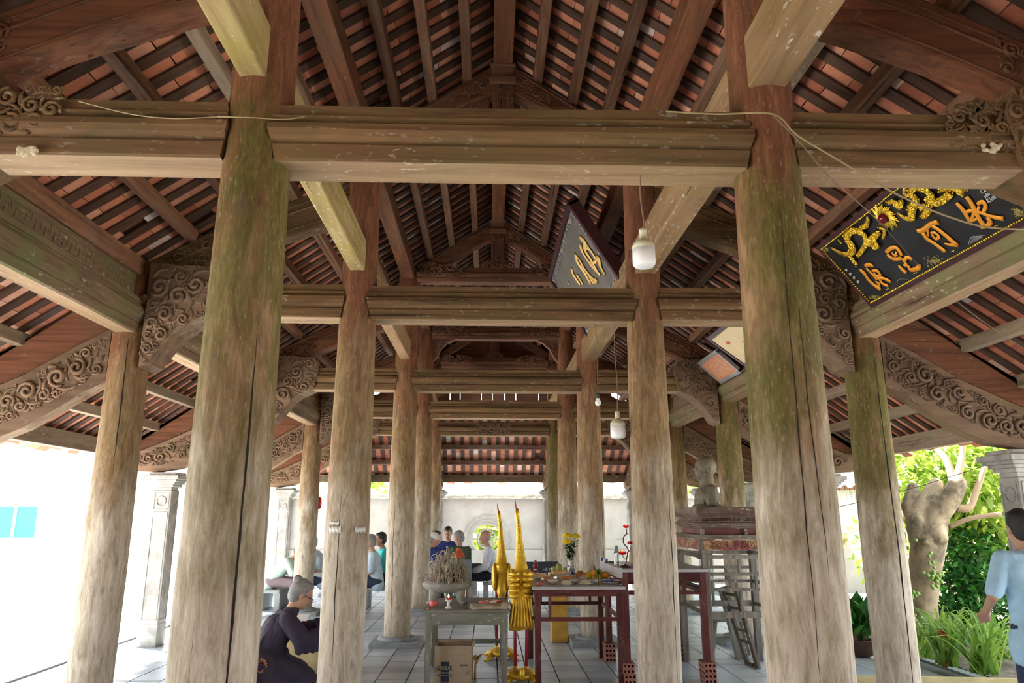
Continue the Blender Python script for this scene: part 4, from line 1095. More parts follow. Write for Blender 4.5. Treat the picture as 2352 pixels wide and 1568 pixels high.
q = MB(); rot = Matrix.Rotation(R(80), 3, 'X') @ Matrix.Rotation(R(20), 3, 'Y'); q.lathe([(.13, -.14), (.16, -.1), (.175, 0), (.16, .1), (.13, .14)], (0, 0, 0), 24, rot=rot); q.build('barrel', M_drum, t)
q = MB(); q.lathe([(.128, -.145), (.132, .145)], (0, 0, 0), 24, rot=rot); q.build('drum_skin', M_skin_drum, t)
q = MB(); q.tube([(0, 0, .15), (0, 0, 1.1)], .008, 5); q.build('rope', M_cord, t)
# distant trees over the rear wall
for k, (x, y, r) in enumerate(((-7, 40, 1.3), (9, 36, 1.6), (13, 33, 2.6), (15, 26, 3.0), (12, 18, 2.0), (-.2, 24, .9))):
    t = thing('distant_tree', ['rounded tree seen faintly over the rear wall, left one', 'rounded tree seen faintly over the rear wall, middle one', 'wide tree behind the right end of the rear wall', 'broad tree far beyond the hut', 'sunlit tree beyond the garden shrubs', 'small tree glimpsed through the round window'][k], 'tree', (x, y, 0), 0, 'trees beyond the wall')
    q = MB(); foliage(q, (0, 0, 2.2 + r * .3 if k < 5 else .9), r, 420, .55, .30, 300 + k, squash=(1.1, 1, .75)); o = q.build('foliage', M_yl, t); o['kind'] = 'stuff'
    q = MB(); q.tube([(0, 0, -.2), (.1, 0, 1.2), (0, .1, 2.5 if k < 5 else 1.4)], [.2, .16, .1], 8); q.build('trunk', M_bark, t)
# ------------------------------------------------------------------ black and gold board leaning over the right outer beam
M_black = plain('black lacquer', (0.018, 0.020, 0.024), 0.28, var=.4, bump=.05)
M_gold = plain('bright gold leaf', (0.95, 0.62, 0.07), 0.26, metal=.85, var=.18, scale=25, bump=.5)
M_orange = plain('orange gilt lettering', (0.86, 0.34, 0.02), 0.38, metal=.25, var=.12, bump=.1)
M_darkfr = plain('dark purple frame lacquer', (0.055, 0.018, 0.022), 0.35)
M_ruby = plain('dark red glass bead', (0.16, 0.01, 0.01), 0.08, bump=0)
M_ink = plain('white paint', (0.8, 0.8, 0.78), 0.6, bump=0)
class Board:
    """local frame on a leaning board: s along the hall (away from the camera), t up the face"""
    def __init__(b, p0, tdir, y0, y1, h, nrm_side):
        b.p0 = Vector(p0); b.t = Vector(tdir).normalized(); b.s = Vector((0, 1, 0)); b.n = b.s.cross(b.t).normalized()
        if b.n.x * nrm_side > 0: b.n = -b.n                       # face the hall
        b.y0, b.y1, b.h = y0, y1, h
    def W(b, y, t, o=0.0): return Vector((b.p0.x, y, b.p0.z)) + b.t * t + b.n * o
    def px(b, u, v, o=0.0): return on_plane(u, v, b.p0 + b.n * o, b.n)
    def slab(b, q, y0, y1, t0, t1, o0, o1, m=0):
        vs = [b.W(y, t, o) for o in (o0, o1) for (y, t) in ((y0, t0), (y1, t0), (y1, t1), (y0, t1))]
        q._add(vs, [(0, 1, 2, 3), (7, 6, 5, 4), (0, 4, 5, 1), (1, 5, 6, 2), (2, 6, 7, 3), (3, 7, 4, 0)], m)
def board_at(corner_lo, corner_hi, far_u_lo, x_lo, x_hi):
    pass
p0 = at_x(2003, 700, CAM.x + 3.10); p1 = at_y(1882, 568, p0.y)
B1 = Board(p0, p1 - p0, 3.9, p0.y, (p1 - p0).length, 1)
e = B1.px(2352, 477); B1.y0 = min(e.y - .12, 4.2)
t = thing('name_board', 'black lacquered board with orange characters and gilt dragons leaning over the outer beam', 'sign', B1.W((B1.y0 + B1.y1) / 2, 0))
q = MB(); B1.slab(q, B1.y0, B1.y1, 0, B1.h, -.03, 0); wb(q, 'panel', M_black, t)
q = MB(); fw = .035
for a in ((B1.y0 - .02, B1.y1 + .02, -.02, fw * .4), (B1.y0 - .02, B1.y1 + .02, B1.h - fw * .4, B1.h + .02), (B1.y0 - .02, B1.y0 + fw * .4, 0, B1.h), (B1.y1 - fw * .4, B1.y1 + .02, 0, B1.h)): B1.slab(q, *a, -.045, .012)
wb(q, 'frame', M_darkfr, t)
q = MB()
def beads(B, q, step=.022, r=.0095, ins=.022):
    y = B.y0 + ins
    while y < B.y1 - ins:
        for tt in (ins, B.h - ins): q.ell(B.W(y, tt, .008), r, 6, 4)
        y += step
    tt = ins
    while tt < B.h - ins:
        for y in (B.y0 + ins, B.y1 - ins): q.ell(B.W(y, tt, .008), r, 6, 4)
        tt += step
beads(B1, q); o = wb(q, 'bead_border', M_gold, t, fix=False); o['kind'] = 'stuff'
def strokes(B, q, lst, o=.008, k=1.0):
    """lst: pixel polylines with pixel widths, laid flat on the board"""
    for pts, ws in lst:
        P = smoothpath([B.px(u, v, o) for u, v in pts], 4); n_ = len(P); sc_ = []
        for i in range(n_):
            f = i / (n_ - 1) * (len(ws) - 1); j = min(int(f), len(ws) - 2); w_ = lerp(ws[j], ws[j + 1], f - j) if len(ws) > 1 else ws[0]
            d_ = (P[i] - CAM).length; sc_.append(w_ * k * d_ / F_PX * .62)
        q2 = MB(); q2.tube(P, sc_, 8)
        for v in q2.v:      # flatten the stroke towards the board
            pass
        vs = []
        for v in q2.v:
            v = Vector(v); h_ = (v - B.p0).dot(B.n); vs.append(v - B.n * (h_ - o) * .72)
        b0 = len(q.v); q.v.extend([tuple(v) for v in vs]); q.f.extend([[b0 + i for i in f] for f in q2.f]); q.m.extend(q2.m); q.s.extend(q2.s); q.tint.extend(q2.tint)
def crop(lst, ox, oy, sc_):
    return [([(ox + x / sc_, oy + y / sc_) for x, y in pts], [w_ / sc_ for w_ in ws]) for pts, ws in lst]
SCL = 2352 / 492.0
ch1 = [([(1610, 315), (1690, 400), (1760, 530)], [20, 26, 16]), ([(1720, 245), (1780, 330), (1850, 470), (1930, 590)], [24, 26, 24, 26]), ([(1690, 430), (1760, 400), (1800, 420), (1770, 520)], [14, 20, 16, 14]),
       ([(1840, 330), (1900, 300), (1930, 360), (1890, 440)], [16, 22, 20, 14]), ([(1830, 430), (1860, 350)], [10, 14]), ([(1800, 400), (1900, 430), (1980, 460), (2130, 490)], [14, 18, 20, 26]), ([(1950, 470), (1980, 540), (1880, 590)], [20, 24, 14]), ([(1740, 530), (1850, 480)], [14, 14])]
ch2 = [([(1180, 625), (1250, 610), (1330, 545), (1410, 525)], [24, 26, 24, 28]), ([(1240, 640), (1290, 710), (1370, 760), (1490, 850)], [22, 22, 20, 24]), ([(1330, 560), (1400, 600), (1500, 680), (1620, 785)], [20, 22, 24, 28]), ([(1625, 780), (1550, 775), (1475, 760)], [20, 18, 8]),
       ([(1330, 650), (1370, 640), (1420, 690), (1380, 710), (1340, 660)], [14, 16, 16, 14, 10]), ([(1290, 600), (1300, 680)], [12, 12])]
ch3 = [([(840, 860), (880, 820), (950, 805), (1010, 890)], [20, 22, 22, 20]), ([(850, 880), (920, 930), (1010, 920)], [22, 22, 20]), ([(900, 860), (930, 890), (960, 880)], [12, 16, 12]), ([(930, 930), (950, 850)], [10, 10]), ([(1030, 960), (1070, 910), (1120, 935)], [14, 22, 20]), ([(1010, 920), (1060, 990), (1030, 1000)], [14, 18, 16]),
       ([(975, 1000), (1010, 1040), (1060, 1080)], [14, 22, 22]), ([(1080, 1000), (1110, 1050), (1190, 1030), (1200, 985)], [14, 22, 26, 18])]
ch4 = [([(550, 1045), (600, 1090), (640, 1150), (700, 1210), (780, 1265)], [20, 22, 20, 22, 26]), ([(610, 1010), (650, 990), (700, 1010)], [20, 22, 16]), ([(620, 1030), (680, 1090), (740, 1160)], [14, 16, 16]), ([(680, 1060), (740, 1060), (770, 1110), (720, 1120)], [14, 20, 18, 14]), ([(700, 1080), (730, 1110)], [12, 12]),
       ([(740, 1150), (800, 1140), (890, 1180)], [16, 18, 22]), ([(770, 1160), (800, 1200), (860, 1225)], [14, 16, 20]), ([(720, 1180), (760, 1200), (750, 1250)], [12, 16, 18])]
for c_ in (ch1, ch2, ch3, ch4):
    q = MB(); strokes(B1, q, crop(c_, 1860, 400, SCL), k=1.75); wb(q, 'character', M_orange, t, fix=False)
# two dragons chasing the flaming pearl, as relief
dr = [[([(240, 810), (330, 860), (430, 880), (470, 800), (410, 720), (430, 640), (530, 620), (600, 680), (640, 760), (700, 690), (760, 640)], [14, 24, 34, 40, 40, 38, 36, 36, 38, 34, 22]), ([(430, 880), (470, 940), (500, 980)], [26, 26, 30]), ([(620, 760), (570, 840), (520, 900)], [28, 24, 20]), ([(700, 720), (740, 790), (690, 800)], [22, 26, 28]), ([(640, 480), (620, 560), (560, 590)], [18, 26, 24]), ([(760, 590), (820, 620), (800, 700)], [16, 18, 14]), ([(310, 720), (345, 760)], [8, 12])],
      [([(850, 310), (930, 310), (970, 360), (1010, 290)], [18, 30, 34, 26]), ([(970, 430), (1040, 480), (1110, 480), (1120, 380), (1170, 290), (1110, 220), (1150, 150), (1270, 180), (1330, 240), (1300, 300), (1400, 310), (1480, 270), (1540, 210)], [14, 24, 38, 42, 36, 34, 34, 36, 36, 40, 42, 38, 34]), ([(1210, 380), (1260, 350), (1300, 400), (1240, 470)], [26, 30, 34, 28]), ([(1420, 170), (1500, 150), (1590, 160), (1660, 210), (1640, 150), (1720, 170)], [30, 34, 30, 34, 24, 24]), ([(1040, 150), (1035, 210), (1080, 240)], [14, 18, 18])]]
for d_ in dr:
    q = MB(); L = crop(d_, 1860, 400, SCL); strokes(B1, q, L, .02, 1.85)
    rr_ = random.Random(5)
    for pts, ws in L:            # scales and curls proud of the body
        P = smoothpath([B1.px(u, v, .03) for u, v in pts], 5)
        for i, p in enumerate(P):
            wj = ws[min(int(i / len(P) * len(ws)), len(ws) - 1)] * (p - CAM).length / F_PX
            for k_ in range(4): q.ell(p + B1.s * rr_.uniform(-.9, .9) * wj + B1.t * rr_.uniform(-.9, .9) * wj, wj * .32, 6, 4)
    wb(q, 'gilt_dragon', M_gold, t, fix=False)
q = MB(); c = B1.px(1860 + 825 / SCL, 400 + 470 / SCL, .01); rr_ = random.Random(2)
for i in range(34):
    a = i / 34 * 6.283; r0 = .052 + .012 * (i % 3); q.cone(c + (B1.s * math.cos(a) + B1.t * math.sin(a)) * .045, c + (B1.s * math.cos(a + .25) + B1.t * math.sin(a + .25)) * (r0 + .035), .014, .004, 6)
wb(q, 'flaming_halo', M_gold, t, fix=False)
q = MB(); q.ell(c + B1.n * .012, .040, 16, 10); wb(q, 'pearl', M_ruby, t, fix=False)
q = MB(); rr_ = random.Random(8)
for (u, v, sp, n_) in ((1370, 950, 85, 60), (170, 830, 30, 22), (700, 1350, 40, 26), (2290, 420, 55, 50)):
    for i in range(n_):
        p = B1.px(1860 + (u + rr_.gauss(0, sp * .5)) / SCL, 400 + (v + rr_.gauss(0, sp * .32)) / SCL, .003); a = rr_.uniform(0, 6.28)
        q.cone(p, p + (B1.s * math.cos(a) + B1.t * math.sin(a)) * .018, .0035, .001, 5)
o = wb(q, 'painted_sprigs', plain('dull gold paint', (0.33, 0.26, 0.08), .6, bump=0), t, fix=False); o['kind'] = 'stuff'
def flat_text(s_, size, mat, name, parent, origin, xdir, ydir, off=.004, shear=0, th=.0008):
    cu = bpy.data.curves.new(name, 'FONT'); cu.body = s_; cu.size = size; cu.extrude = th; cu.shear = shear; cu.align_x = 'LEFT'
    tmp = bpy.data.objects.new('tmp', cu); C.objects.link(tmp); dg = bpy.context.evaluated_depsgraph_get(); dg.update()
    me = bpy.data.meshes.new_from_object(tmp.evaluated_get(dg)); bpy.data.objects.remove(tmp)
    me.materials.clear(); me.materials.append(mat)
    X = Vector(xdir).normalized(); Yd = Vector(ydir).normalized(); Z = X.cross(Yd).normalized(); Yd = Z.cross(X)
    M_ = Matrix((X, Yd, Z)).transposed().to_4x4(); M_.translation = Vector(origin) + Z * off
    me.transform(M_); o = bpy.data.objects.new(name, me); link(o)
    if parent: adopt(o, parent)
    return o
# white writing on the board
def ptxt(u, v): return B1.px(1860 + u / SCL, 400 + v / SCL, .002)
xd = ptxt(2020, 180) - ptxt(1900, 240); 
for s_, (u, v), sz in (('Cấp Sắc', (1895, 215), .035), ('yên thanh', (1930, 262), .035), ('Kính dâng', (1965, 318), .04)):
    o_ = ptxt(u, v); o2 = ptxt(u + 60, v - 42); flat_text(s_, sz, M_ink, 'inscription', t, o_, (o2 - o_), B1.t if (o2 - o_).cross(B1.t).dot(CAM - o_) > 0 else -B1.t, shear=.3)
q = MB(); rr_ = random.Random(3)
for (u, v) in ((400, 1052), (445, 1098), (485, 1138), (528, 1183)):      # small white seal-like characters
    L = [([(u - 14 + rr_.uniform(-3, 3), v - 10 + k_ * 9), (u + 12, v - 14 + k_ * 9 + rr_.uniform(-3, 3))], [4, 4]) for k_ in range(3)] + [([(u, v - 16), (u + 3, v + 16)], [4, 4])]
    strokes(B1, q, crop(L, 1860, 400, SCL), .004, .8)
L = [([(955, 1225), (975, 1155), (1080, 1155)], [3, 3, 3]), ([(1740, 775), (1775, 690), (1850, 680), (1920, 670)], [4, 4, 4, 4])] + [([(1760 + k_ * 5, 760 - k_ * 14), (1900 - k_ * 6, 690 - k_ * 4)], [4, 3]) for k_ in range(5)]
strokes(B1, q, crop(L, 1860, 400, SCL), .003, .5)
wb(q, 'small_marks', M_ink, t, fix=False)
q = MB()
for (u, v) in ((1565, 848), (1157, 1085), (850, 1260), (2045, 568)): strokes(B1, q, crop([([(u - 22, v + 10), (u + 22, v - 10)], [9, 9])], 1860, 400, SCL), .003, .7)
wb(q, 'gold_ticks', M_gold, t, fix=False)

# ------------------------------------------------------------------ old carved board over the right inner beam
M_greyb = plain('dusty grey lacquer', (0.115, 0.102, 0.086), 0.6, var=.2, scale=5, second=(0.07, 0.062, 0.055))
M_char2 = plain('faded gilt characters', (0.72, 0.46, 0.14), 0.45, metal=.2, var=.15)
M_silver = plain('worn silver ornament', (0.42, 0.38, 0.36), 0.5, metal=.3, var=.35, scale=30)
xlo = CAM.x + 1.30; pb = at_x(1430, 645, xlo); pa = at_y(1310, 467, pb.y); pc = at_x(1355, 772, xlo)
B2 = Board(pb, pa - pb, pb.y, pc.y, (pa - pb).length, 1)
t = thing('old_name_board', 'old dusty grey board with faded gilt characters, tilted under the ridge', 'sign', B2.W((pb.y + pc.y) / 2, 0))
q = MB(); B2.slab(q, B2.y0, B2.y1, 0, B2.h, -.03, 0); wb(q, 'panel', M_greyb, t)
q = MB()
for a in ((B2.y0 - .04, B2.y1 + .04, -.03, .03), (B2.y0 - .04, B2.y1 + .04, B2.h - .03, B2.h + .03), (B2.y0 - .04, B2.y0 + .03, 0, B2.h), (B2.y1 - .03, B2.y1 + .04, 0, B2.h)): B2.slab(q, *a, -.08, .03)
wb(q, 'frame', M_darkfr, t)
q = MB(); rr_ = random.Random(12)
def chips(y0, y1, t0, t1, n_):
    for i in range(n_):
        y = rr_.uniform(y0, y1); tt = rr_.uniform(t0, t1); a = rr_.uniform(0, 6.28); p = B2.W(y, tt, .006)
        q.cone(p, p + (B2.s * math.cos(a) + B2.t * math.sin(a)) * rr_.uniform(.012, .03), .006, .003, 5)
h = B2.h; y0, y1 = B2.y0, B2.y1
chips(y0 + .03, y1 - .03, .04, .10, 170); chips(y0 + .03, y1 - .03, h - .10, h - .04, 170); chips(y0 + .04, y0 + .12, .05, h - .05, 70); chips(y1 - .12, y1 - .04, .05, h - .05, 70)
o = wb(q, 'border_ornament', M_silver, t, fix=False); o['kind'] = 'stuff'
S2 = 1384 / 300.0
cc_ = [[([(430, 495), (480, 540), (480, 620), (540, 720), (640, 900)], [22, 26, 22, 22, 14]), ([(430, 560), (450, 640), (530, 760), (590, 830), (640, 880)], [18, 18, 22, 22, 14]), ([(500, 570), (560, 660), (600, 720), (620, 700), (640, 790), (690, 880)], [16, 18, 18, 26, 22, 10]), ([(480, 600), (520, 610)], [14, 12]), ([(540, 760), (600, 740)], [14, 14])],
       [([(380, 660), (395, 740), (460, 840), (540, 980)], [18, 24, 22, 20]), ([(400, 690), (440, 760), (480, 830), (540, 900), (610, 960)], [14, 20, 20, 20, 18]), ([(430, 770), (470, 860)], [14, 14]), ([(520, 880), (560, 960), (600, 930)], [16, 18, 14])],
       [([(335, 810), (350, 870), (400, 950), (430, 990)], [14, 20, 20, 16]), ([(390, 880), (430, 940), (455, 985)], [20, 18, 12])],
       [([(290, 950), (310, 985)], [8, 10])]]
for c_ in cc_:
    q = MB(); strokes(B2, q, crop(c_, 1240, 440, S2), .01, 2.5); wb(q, 'character', M_char2, t, fix=False)

# ------------------------------------------------------------------ two tilted certificates
M_alu = plain('aluminium frame', (0.55, 0.55, 0.54), 0.35, metal=.6)
M_cream = plain('cream certificate paper', (0.78, 0.60, 0.36), 0.55, var=.06); M_terr = plain('orange printed certificate', (0.62, 0.24, 0.13), 0.5, var=.1, scale=60, second=(0.72, 0.38, 0.26), amt=.6)
def cert(lo_l, lo_r, hi_l, xlo, mat, label, fr, dk):
    a = at_x(*lo_l, CAM.x + xlo); b = at_x(*lo_r, CAM.x + xlo); c = at_y(*hi_l, a.y)
    B = Board(a, c - a, b.y, a.y, (c - a).length, 1); t = thing('certificate', label, 'certificate', B.W((B.y0 + B.y1) / 2, 0), 0, 'certificates over the outer beam')
    q = MB(); B.slab(q, B.y0, B.y1, 0, B.h, -.02, 0); wb(q, 'sheet', mat, t)
    q = MB(); f_ = .03
    for r_ in ((B.y0 - .01, B.y1 + .01, -.02, f_), (B.y0 - .01, B.y1 + .01, B.h - f_, B.h + .02), (B.y0 - .01, B.y0 + f_, 0, B.h), (B.y1 - f_, B.y1 + .01, 0, B.h)): B.slab(q, *r_, -.03, .012)
    wb(q, 'frame', fr, t); return B, t
Bc, tc_ = cert((1655, 878), (1700, 852), (1605, 835), 3.10, M_terr, 'orange printed certificate in a pale metal frame, tilted above the outer beam', M_alu, 0)
q = MB(); rr_ = random.Random(6)
for i in range(9):
    for j in range(10): 
        y = lerp(Bc.y0 + .1, Bc.y1 - .1, (j + rr_.random()) / 11); tt = .07 + i * (Bc.h - .14) / 9
        Bc.slab(q, y, y + rr_.uniform(.02, .05), tt, tt + .008, .0005, .002)
o = wb(q, 'printed_lines', M_cream, tc_); o['kind'] = 'stuff'
Bd, td = cert((1712, 839), (1790, 800), (1627, 778), 3.0, M_cream, 'cream certificate with a red emblem in a dark frame, above the orange one', M_darkfr, 1)
M_redp = plain('red print', (0.60, 0.12, 0.06), .6)
q = MB(); c = Bd.px(1672, 787, .002)
for i in range(12): 
    a = i * .5236; q.cone(c, c + (Bd.s * math.cos(a) * .05 + Bd.t * math.sin(a) * .022), .008, .003, 5)
wb(q, 'red_emblem', M_redp, td, fix=False)
q = MB()
for i in range(6): Bd.slab(q, Bd.y0 + .25 + i * .01, Bd.y0 + .45 + i * .012, .10 + i * .03, .108 + i * .03, .0005, .002)
wb(q, 'text_lines', M_redp, td)

# ------------------------------------------------------------------ lamps on cords, wires
M_bulbw = plain('white lamp diffuser', (0.93, 0.93, 0.92), 0.35, var=.01, bump=0); M_bulbh = plain('dusty cream lamp housing', (0.50, 0.47, 0.32), 0.5, var=.3, scale=20)
M_cordb = plain('dusty brown cord', (0.20, 0.13, 0.08), 0.8, bump=0); M_dark = plain('black rubber', (0.03, 0.03, 0.03), .6, bump=0)
def led(u, vtop, vbot, Y, ztop, label):
    c0 = at_y(u, vtop, Y); c1 = at_y(u, vbot, Y); H = c0.z - c1.z; c = Vector((c1.x, Y, c1.z))
    t = thing('hanging_bulb', label, 'lamp', c, 0, 'hanging bulbs'); s_ = H / .205
    r = .058 * s_
    q = MB(); q.lathe([(r * .3, .0), (r * .80, .001), (r * .95, .010 * s_), (r, .02 * s_), (r, .095 * s_)], (0, 0, 0), 28); q.build('diffuser', M_bulbw, t)
    q = MB(); q.lathe([(r, .096 * s_), (r * .99, .115 * s_), (r * .85, .130 * s_), (r * .45, .147 * s_), (r * .33, .152 * s_), (r * .31, .187 * s_), (r * .36, .188 * s_), (r * .34, .205 * s_), (r * .1, .208 * s_)], (0, 0, 0), 28); q.build('housing', M_bulbh, t)
    q = MB(); L = ztop - c.z; q.tube(smoothpath([(0, 0, .2 * s_), (.008, 0, L * .45), (-.004, 0, L * .75), (.003, 0, L)], 4), .004, 6); q.build('cord', M_cordb, t); return t
led(1480, 527, 613, FY[1] + .0, ZT + .02, 'large white bulb hanging from the nearest tie beam, in front of the pale beam')
led(1420, 945, 1006, FY[2] + .0, ZT + .02, 'large white bulb hanging lower down from the second tie beam')
c1 = at_y(1374, 932, FY[2]); t = thing('hanging_bulb', 'small round clear bulb on a thin cord, left of the lower white bulb', 'lamp', c1, 0, 'hanging bulbs')
q = MB(); q.ell((0, 0, .028), (.026, .026, .028)); q.cone((0, 0, .04), (0, 0, .065), .018, .013, 10); q.build('glass', M_bulbw, t); q = MB(); q.lathe([(.015, .065), (.016, .10), (.008, .11)], (0, 0, 0), 12); q.build('socket', M_dark, t)
q = MB(); q.tube([(0, 0, .1), (.01, 0, .5), (-.01, 0, ZT - c1.z + .02)], .003, 6); q.build('cord', M_cordb, t)
# thin cobweb-laden cord under the second tie beam
def wire(name, pts, r, label, mat=M_cordb, k=5, cat='wire'):
    q = MB(); q.tube(smoothpath(pts, k), r, 6); o = q.build(name, mat); tag(o, label, cat, 'slack wires'); return o
M_wire = plain('beige cable', (0.36, 0.26, 0.13), .6, bump=0)
f1 = FY[1] - .2
wire('cable', [at_y(1530, 256, 3.10), at_y(1650, 262, 3.06), at_y(1775, 262, 3.04), at_y(1830, 310, 3.04), at_y(1930, 370, 3.05), at_y(2030, 430, 3.05), at_y(2100, 465, 3.05), at_y(2180, 498, 3.04), at_y(2270, 522, 3.03), at_y(2400, 528, 3.0)], .0045, 'pair of beige cables slung from the thick right column across the gold board', M_wire)
wire('cable', [at_y(1775, 264, 3.03), at_y(1840, 330, 3.05), at_y(1900, 400, 3.08), at_y(1960, 455, 3.6), at_y(2030, 520, 4.5), at_y(2150, 650, 4.9), at_y(2260, 740, 5.2), at_y(2352, 800, 5.4)], .0035, 'thin wire dropping from the thick right column down over the board to the eaves', M_cordb)
wire('cable', [at_y(500, 268, 3.06), at_y(580, 270, 3.04), at_y(650, 274, 3.07), at_y(700, 268, 3.10)], .003, 'thin copper-coloured wire stretched round the thick left column at beam height', M_wire)
wire('cable', [at_y(180, 232, 3.08), at_y(300, 262, 3.06), at_y(400, 272, 3.06), at_y(500, 268, 3.06)], .003, 'thin slack wire lying along the top of the left side-bay beam', M_wire)
wire('cable', [at_y(1445, 575, 6.0), at_y(1432, 640, 5.9), at_y(1425, 660, 5.9)], .004, 'short loop of cord hanging beside the upper white bulb', M_wire)
wire('cable', [at_y(2080, 735, 6.0), at_y(2200, 790, 6.2), at_y(2352, 850, 6.3)], .003, 'thin wire running under the right eave purlins', M_cordb)
wire('cable', [at_y(1840, 650, 5.95), at_y(1900, 645, 5.95), at_y(1950, 642, 5.95)], .003, 'short wire between the thick right column and the outer column', M_cordb)
wire('cable', [at_y(1900, 1168, 6.0), at_y(1960, 1156, 6.1), at_y(2100, 1120, 6.3), at_y(2290, 1060, 6.4)], .003, 'thin wire crossing in front of the fig tree', M_dark)
# paper-wasp crusts on the front beam
M_nest = plain('pale mud nest', (0.55, 0.45, 0.30), .9, var=.3, scale=60)
for (u, v, n_, lab) in ((60, 345, 26, 'ragged pale mud nest stuck on the left side-bay beam'), (2282, 340, 16, 'pale mud crust stuck on the right side-bay beam near its carved end')):
    q = MB(); rr_ = random.Random(u)
    for i in range(n_): q.ell(at_y(u + rr_.gauss(0, 13), v + rr_.gauss(0, 5), 3.115), (.014, .012, .012), 7, 5)
    o = fuse(q, 'mud_nest', M_nest, None, .004, 2); tag(o, lab, 'nest')
# ------------------------------------------------------------------ altar tables and the things on them
M_redwd = timber('dark red lacquered wood', (0.055, 0.014, 0.014), (0.16, 0.045, 0.042), (0.20, 0.12, 0.11), 0.35, 0.2, rough=.45, grain=8, lcol=(.45, .38, .36))
M_redwdz = timber('dark red lacquered wood upright', (0.055, 0.014, 0.014), (0.15, 0.045, 0.042), (0.17, 0.10, 0.09), 0.35, 0.2, rough=.45, grain=8, axis=2, lcol=(.45, .38, .36))
M_greyw = timber('weathered grey green wood', (0.13, 0.125, 0.105), (0.34, 0.335, 0.29), (0.22, 0.24, 0.18), 0.5, 0.5, grain=10, lcol=(.6, .6, .55))
M_greywz = timber('weathered grey green wood upright', (0.13, 0.125, 0.105), (0.34, 0.335, 0.29), (0.22, 0.24, 0.18), 0.5, 0.5, grain=10, axis=2, lcol=(.6, .6, .55))
M_old = timber('very weathered grey brown wood', (0.07, 0.06, 0.05), (0.34, 0.31, 0.27), (0.20, 0.19, 0.17), 0.5, 0.9, grain=18, axis=2, lcol=(.55, .54, .50))
M_top = plain('pale stone-grey table top', (0.50, 0.49, 0.50), 0.4, var=.12, scale=4, second=(0.34, 0.31, 0.31), amt=.4)
M_glaz = plain('white glazed china', (0.82, 0.82, 0.80), 0.15, var=.03, bump=0, coat=.3)
M_blue = plain('cobalt blue glaze', (0.03, 0.12, 0.60), 0.2, bump=0)
M_redpl = plain('glossy red plastic', (0.60, 0.02, 0.03), 0.2, bump=0)
M_yel = plain('bright yellow petals', (0.95, 0.72, 0.02), 0.6, var=.08, bump=0)
M_ban = plain('ripe banana skin', (0.78, 0.55, 0.03), 0.5, var=.2, scale=20, bump=0, second=(0.25, 0.15, 0.03), amt=.5)
M_orf = plain('orange fruit skin', (0.85, 0.33, 0.03), 0.45, var=.1)
M_grf = plain('pale green fruit', (0.42, 0.46, 0.12), 0.45, var=.15)
M_rice = plain('sticky rice', (0.72, 0.66, 0.48), 0.8, var=.15, scale=60, bump=.8)
M_pack = plain('golden snack wrapping', (0.72, 0.46, 0.14), 0.3, var=.3, scale=22, second=(0.80, 0.76, 0.66), amt=.8)
M_packo = plain('orange snack wrapping', (0.75, 0.28, 0.06), 0.3, var=.3, scale=22, second=(0.80, 0.55, 0.35), amt=.7)
M_wax = plain('pink red wax', (0.85, 0.16, 0.16), 0.35, var=.1, bump=0)
M_stone2 = plain('grey green carved stone', (0.38, 0.38, 0.34), 0.85, var=.25, scale=14, bump=.5, second=(0.22, 0.23, 0.20))
M_flame = plain('flame', (1, .6, .2), .5, bump=0, emit=(1.0, .62, .25, 6))
M_news = plain('newsprint', (0.62, 0.58, 0.47), .8, var=.08, scale=40)
M_card = plain('brown cardboard', (0.46, 0.36, 0.25), .85, var=.08, scale=30)
M_navy = plain('navy print', (0.035, 0.05, 0.085), .8, bump=0)
M_creamp = plain('pale print', (0.62, 0.56, 0.45), .8, bump=0)
M_redbr = plain('red clay hollow brick', (0.40, 0.17, 0.13), .85, var=.18, scale=20)
M_hole = plain('brick hole shadow', (0.06, 0.02, 0.015), 1, bump=0)
M_goldp = plain('gold lacquer paint', (0.86, 0.52, 0.035), 0.32, metal=.35, var=.22, scale=16, bump=.6, second=(0.45, 0.24, 0.05), amt=.55, lo=.5, hi=.68, bscale=90)
M_crim = plain('crimson painted wood', (0.36, 0.02, 0.05), .35, var=.1)
M_granite = plain('dark polished granite', (0.05, 0.06, 0.075), .25, var=.3, scale=60, bump=0)
M_granl = plain('light terrazzo', (0.38, 0.40, 0.40), .5, var=.15, scale=60)
M_clay = plain('grey brown unfired clay', (0.16, 0.132, 0.088), .6, var=.15, scale=8, bump=.2)
M_glass = plain('clear bottle plastic', (0.92, 0.96, 0.96), 0.06, bump=0, trans=.9, ior=1.3)
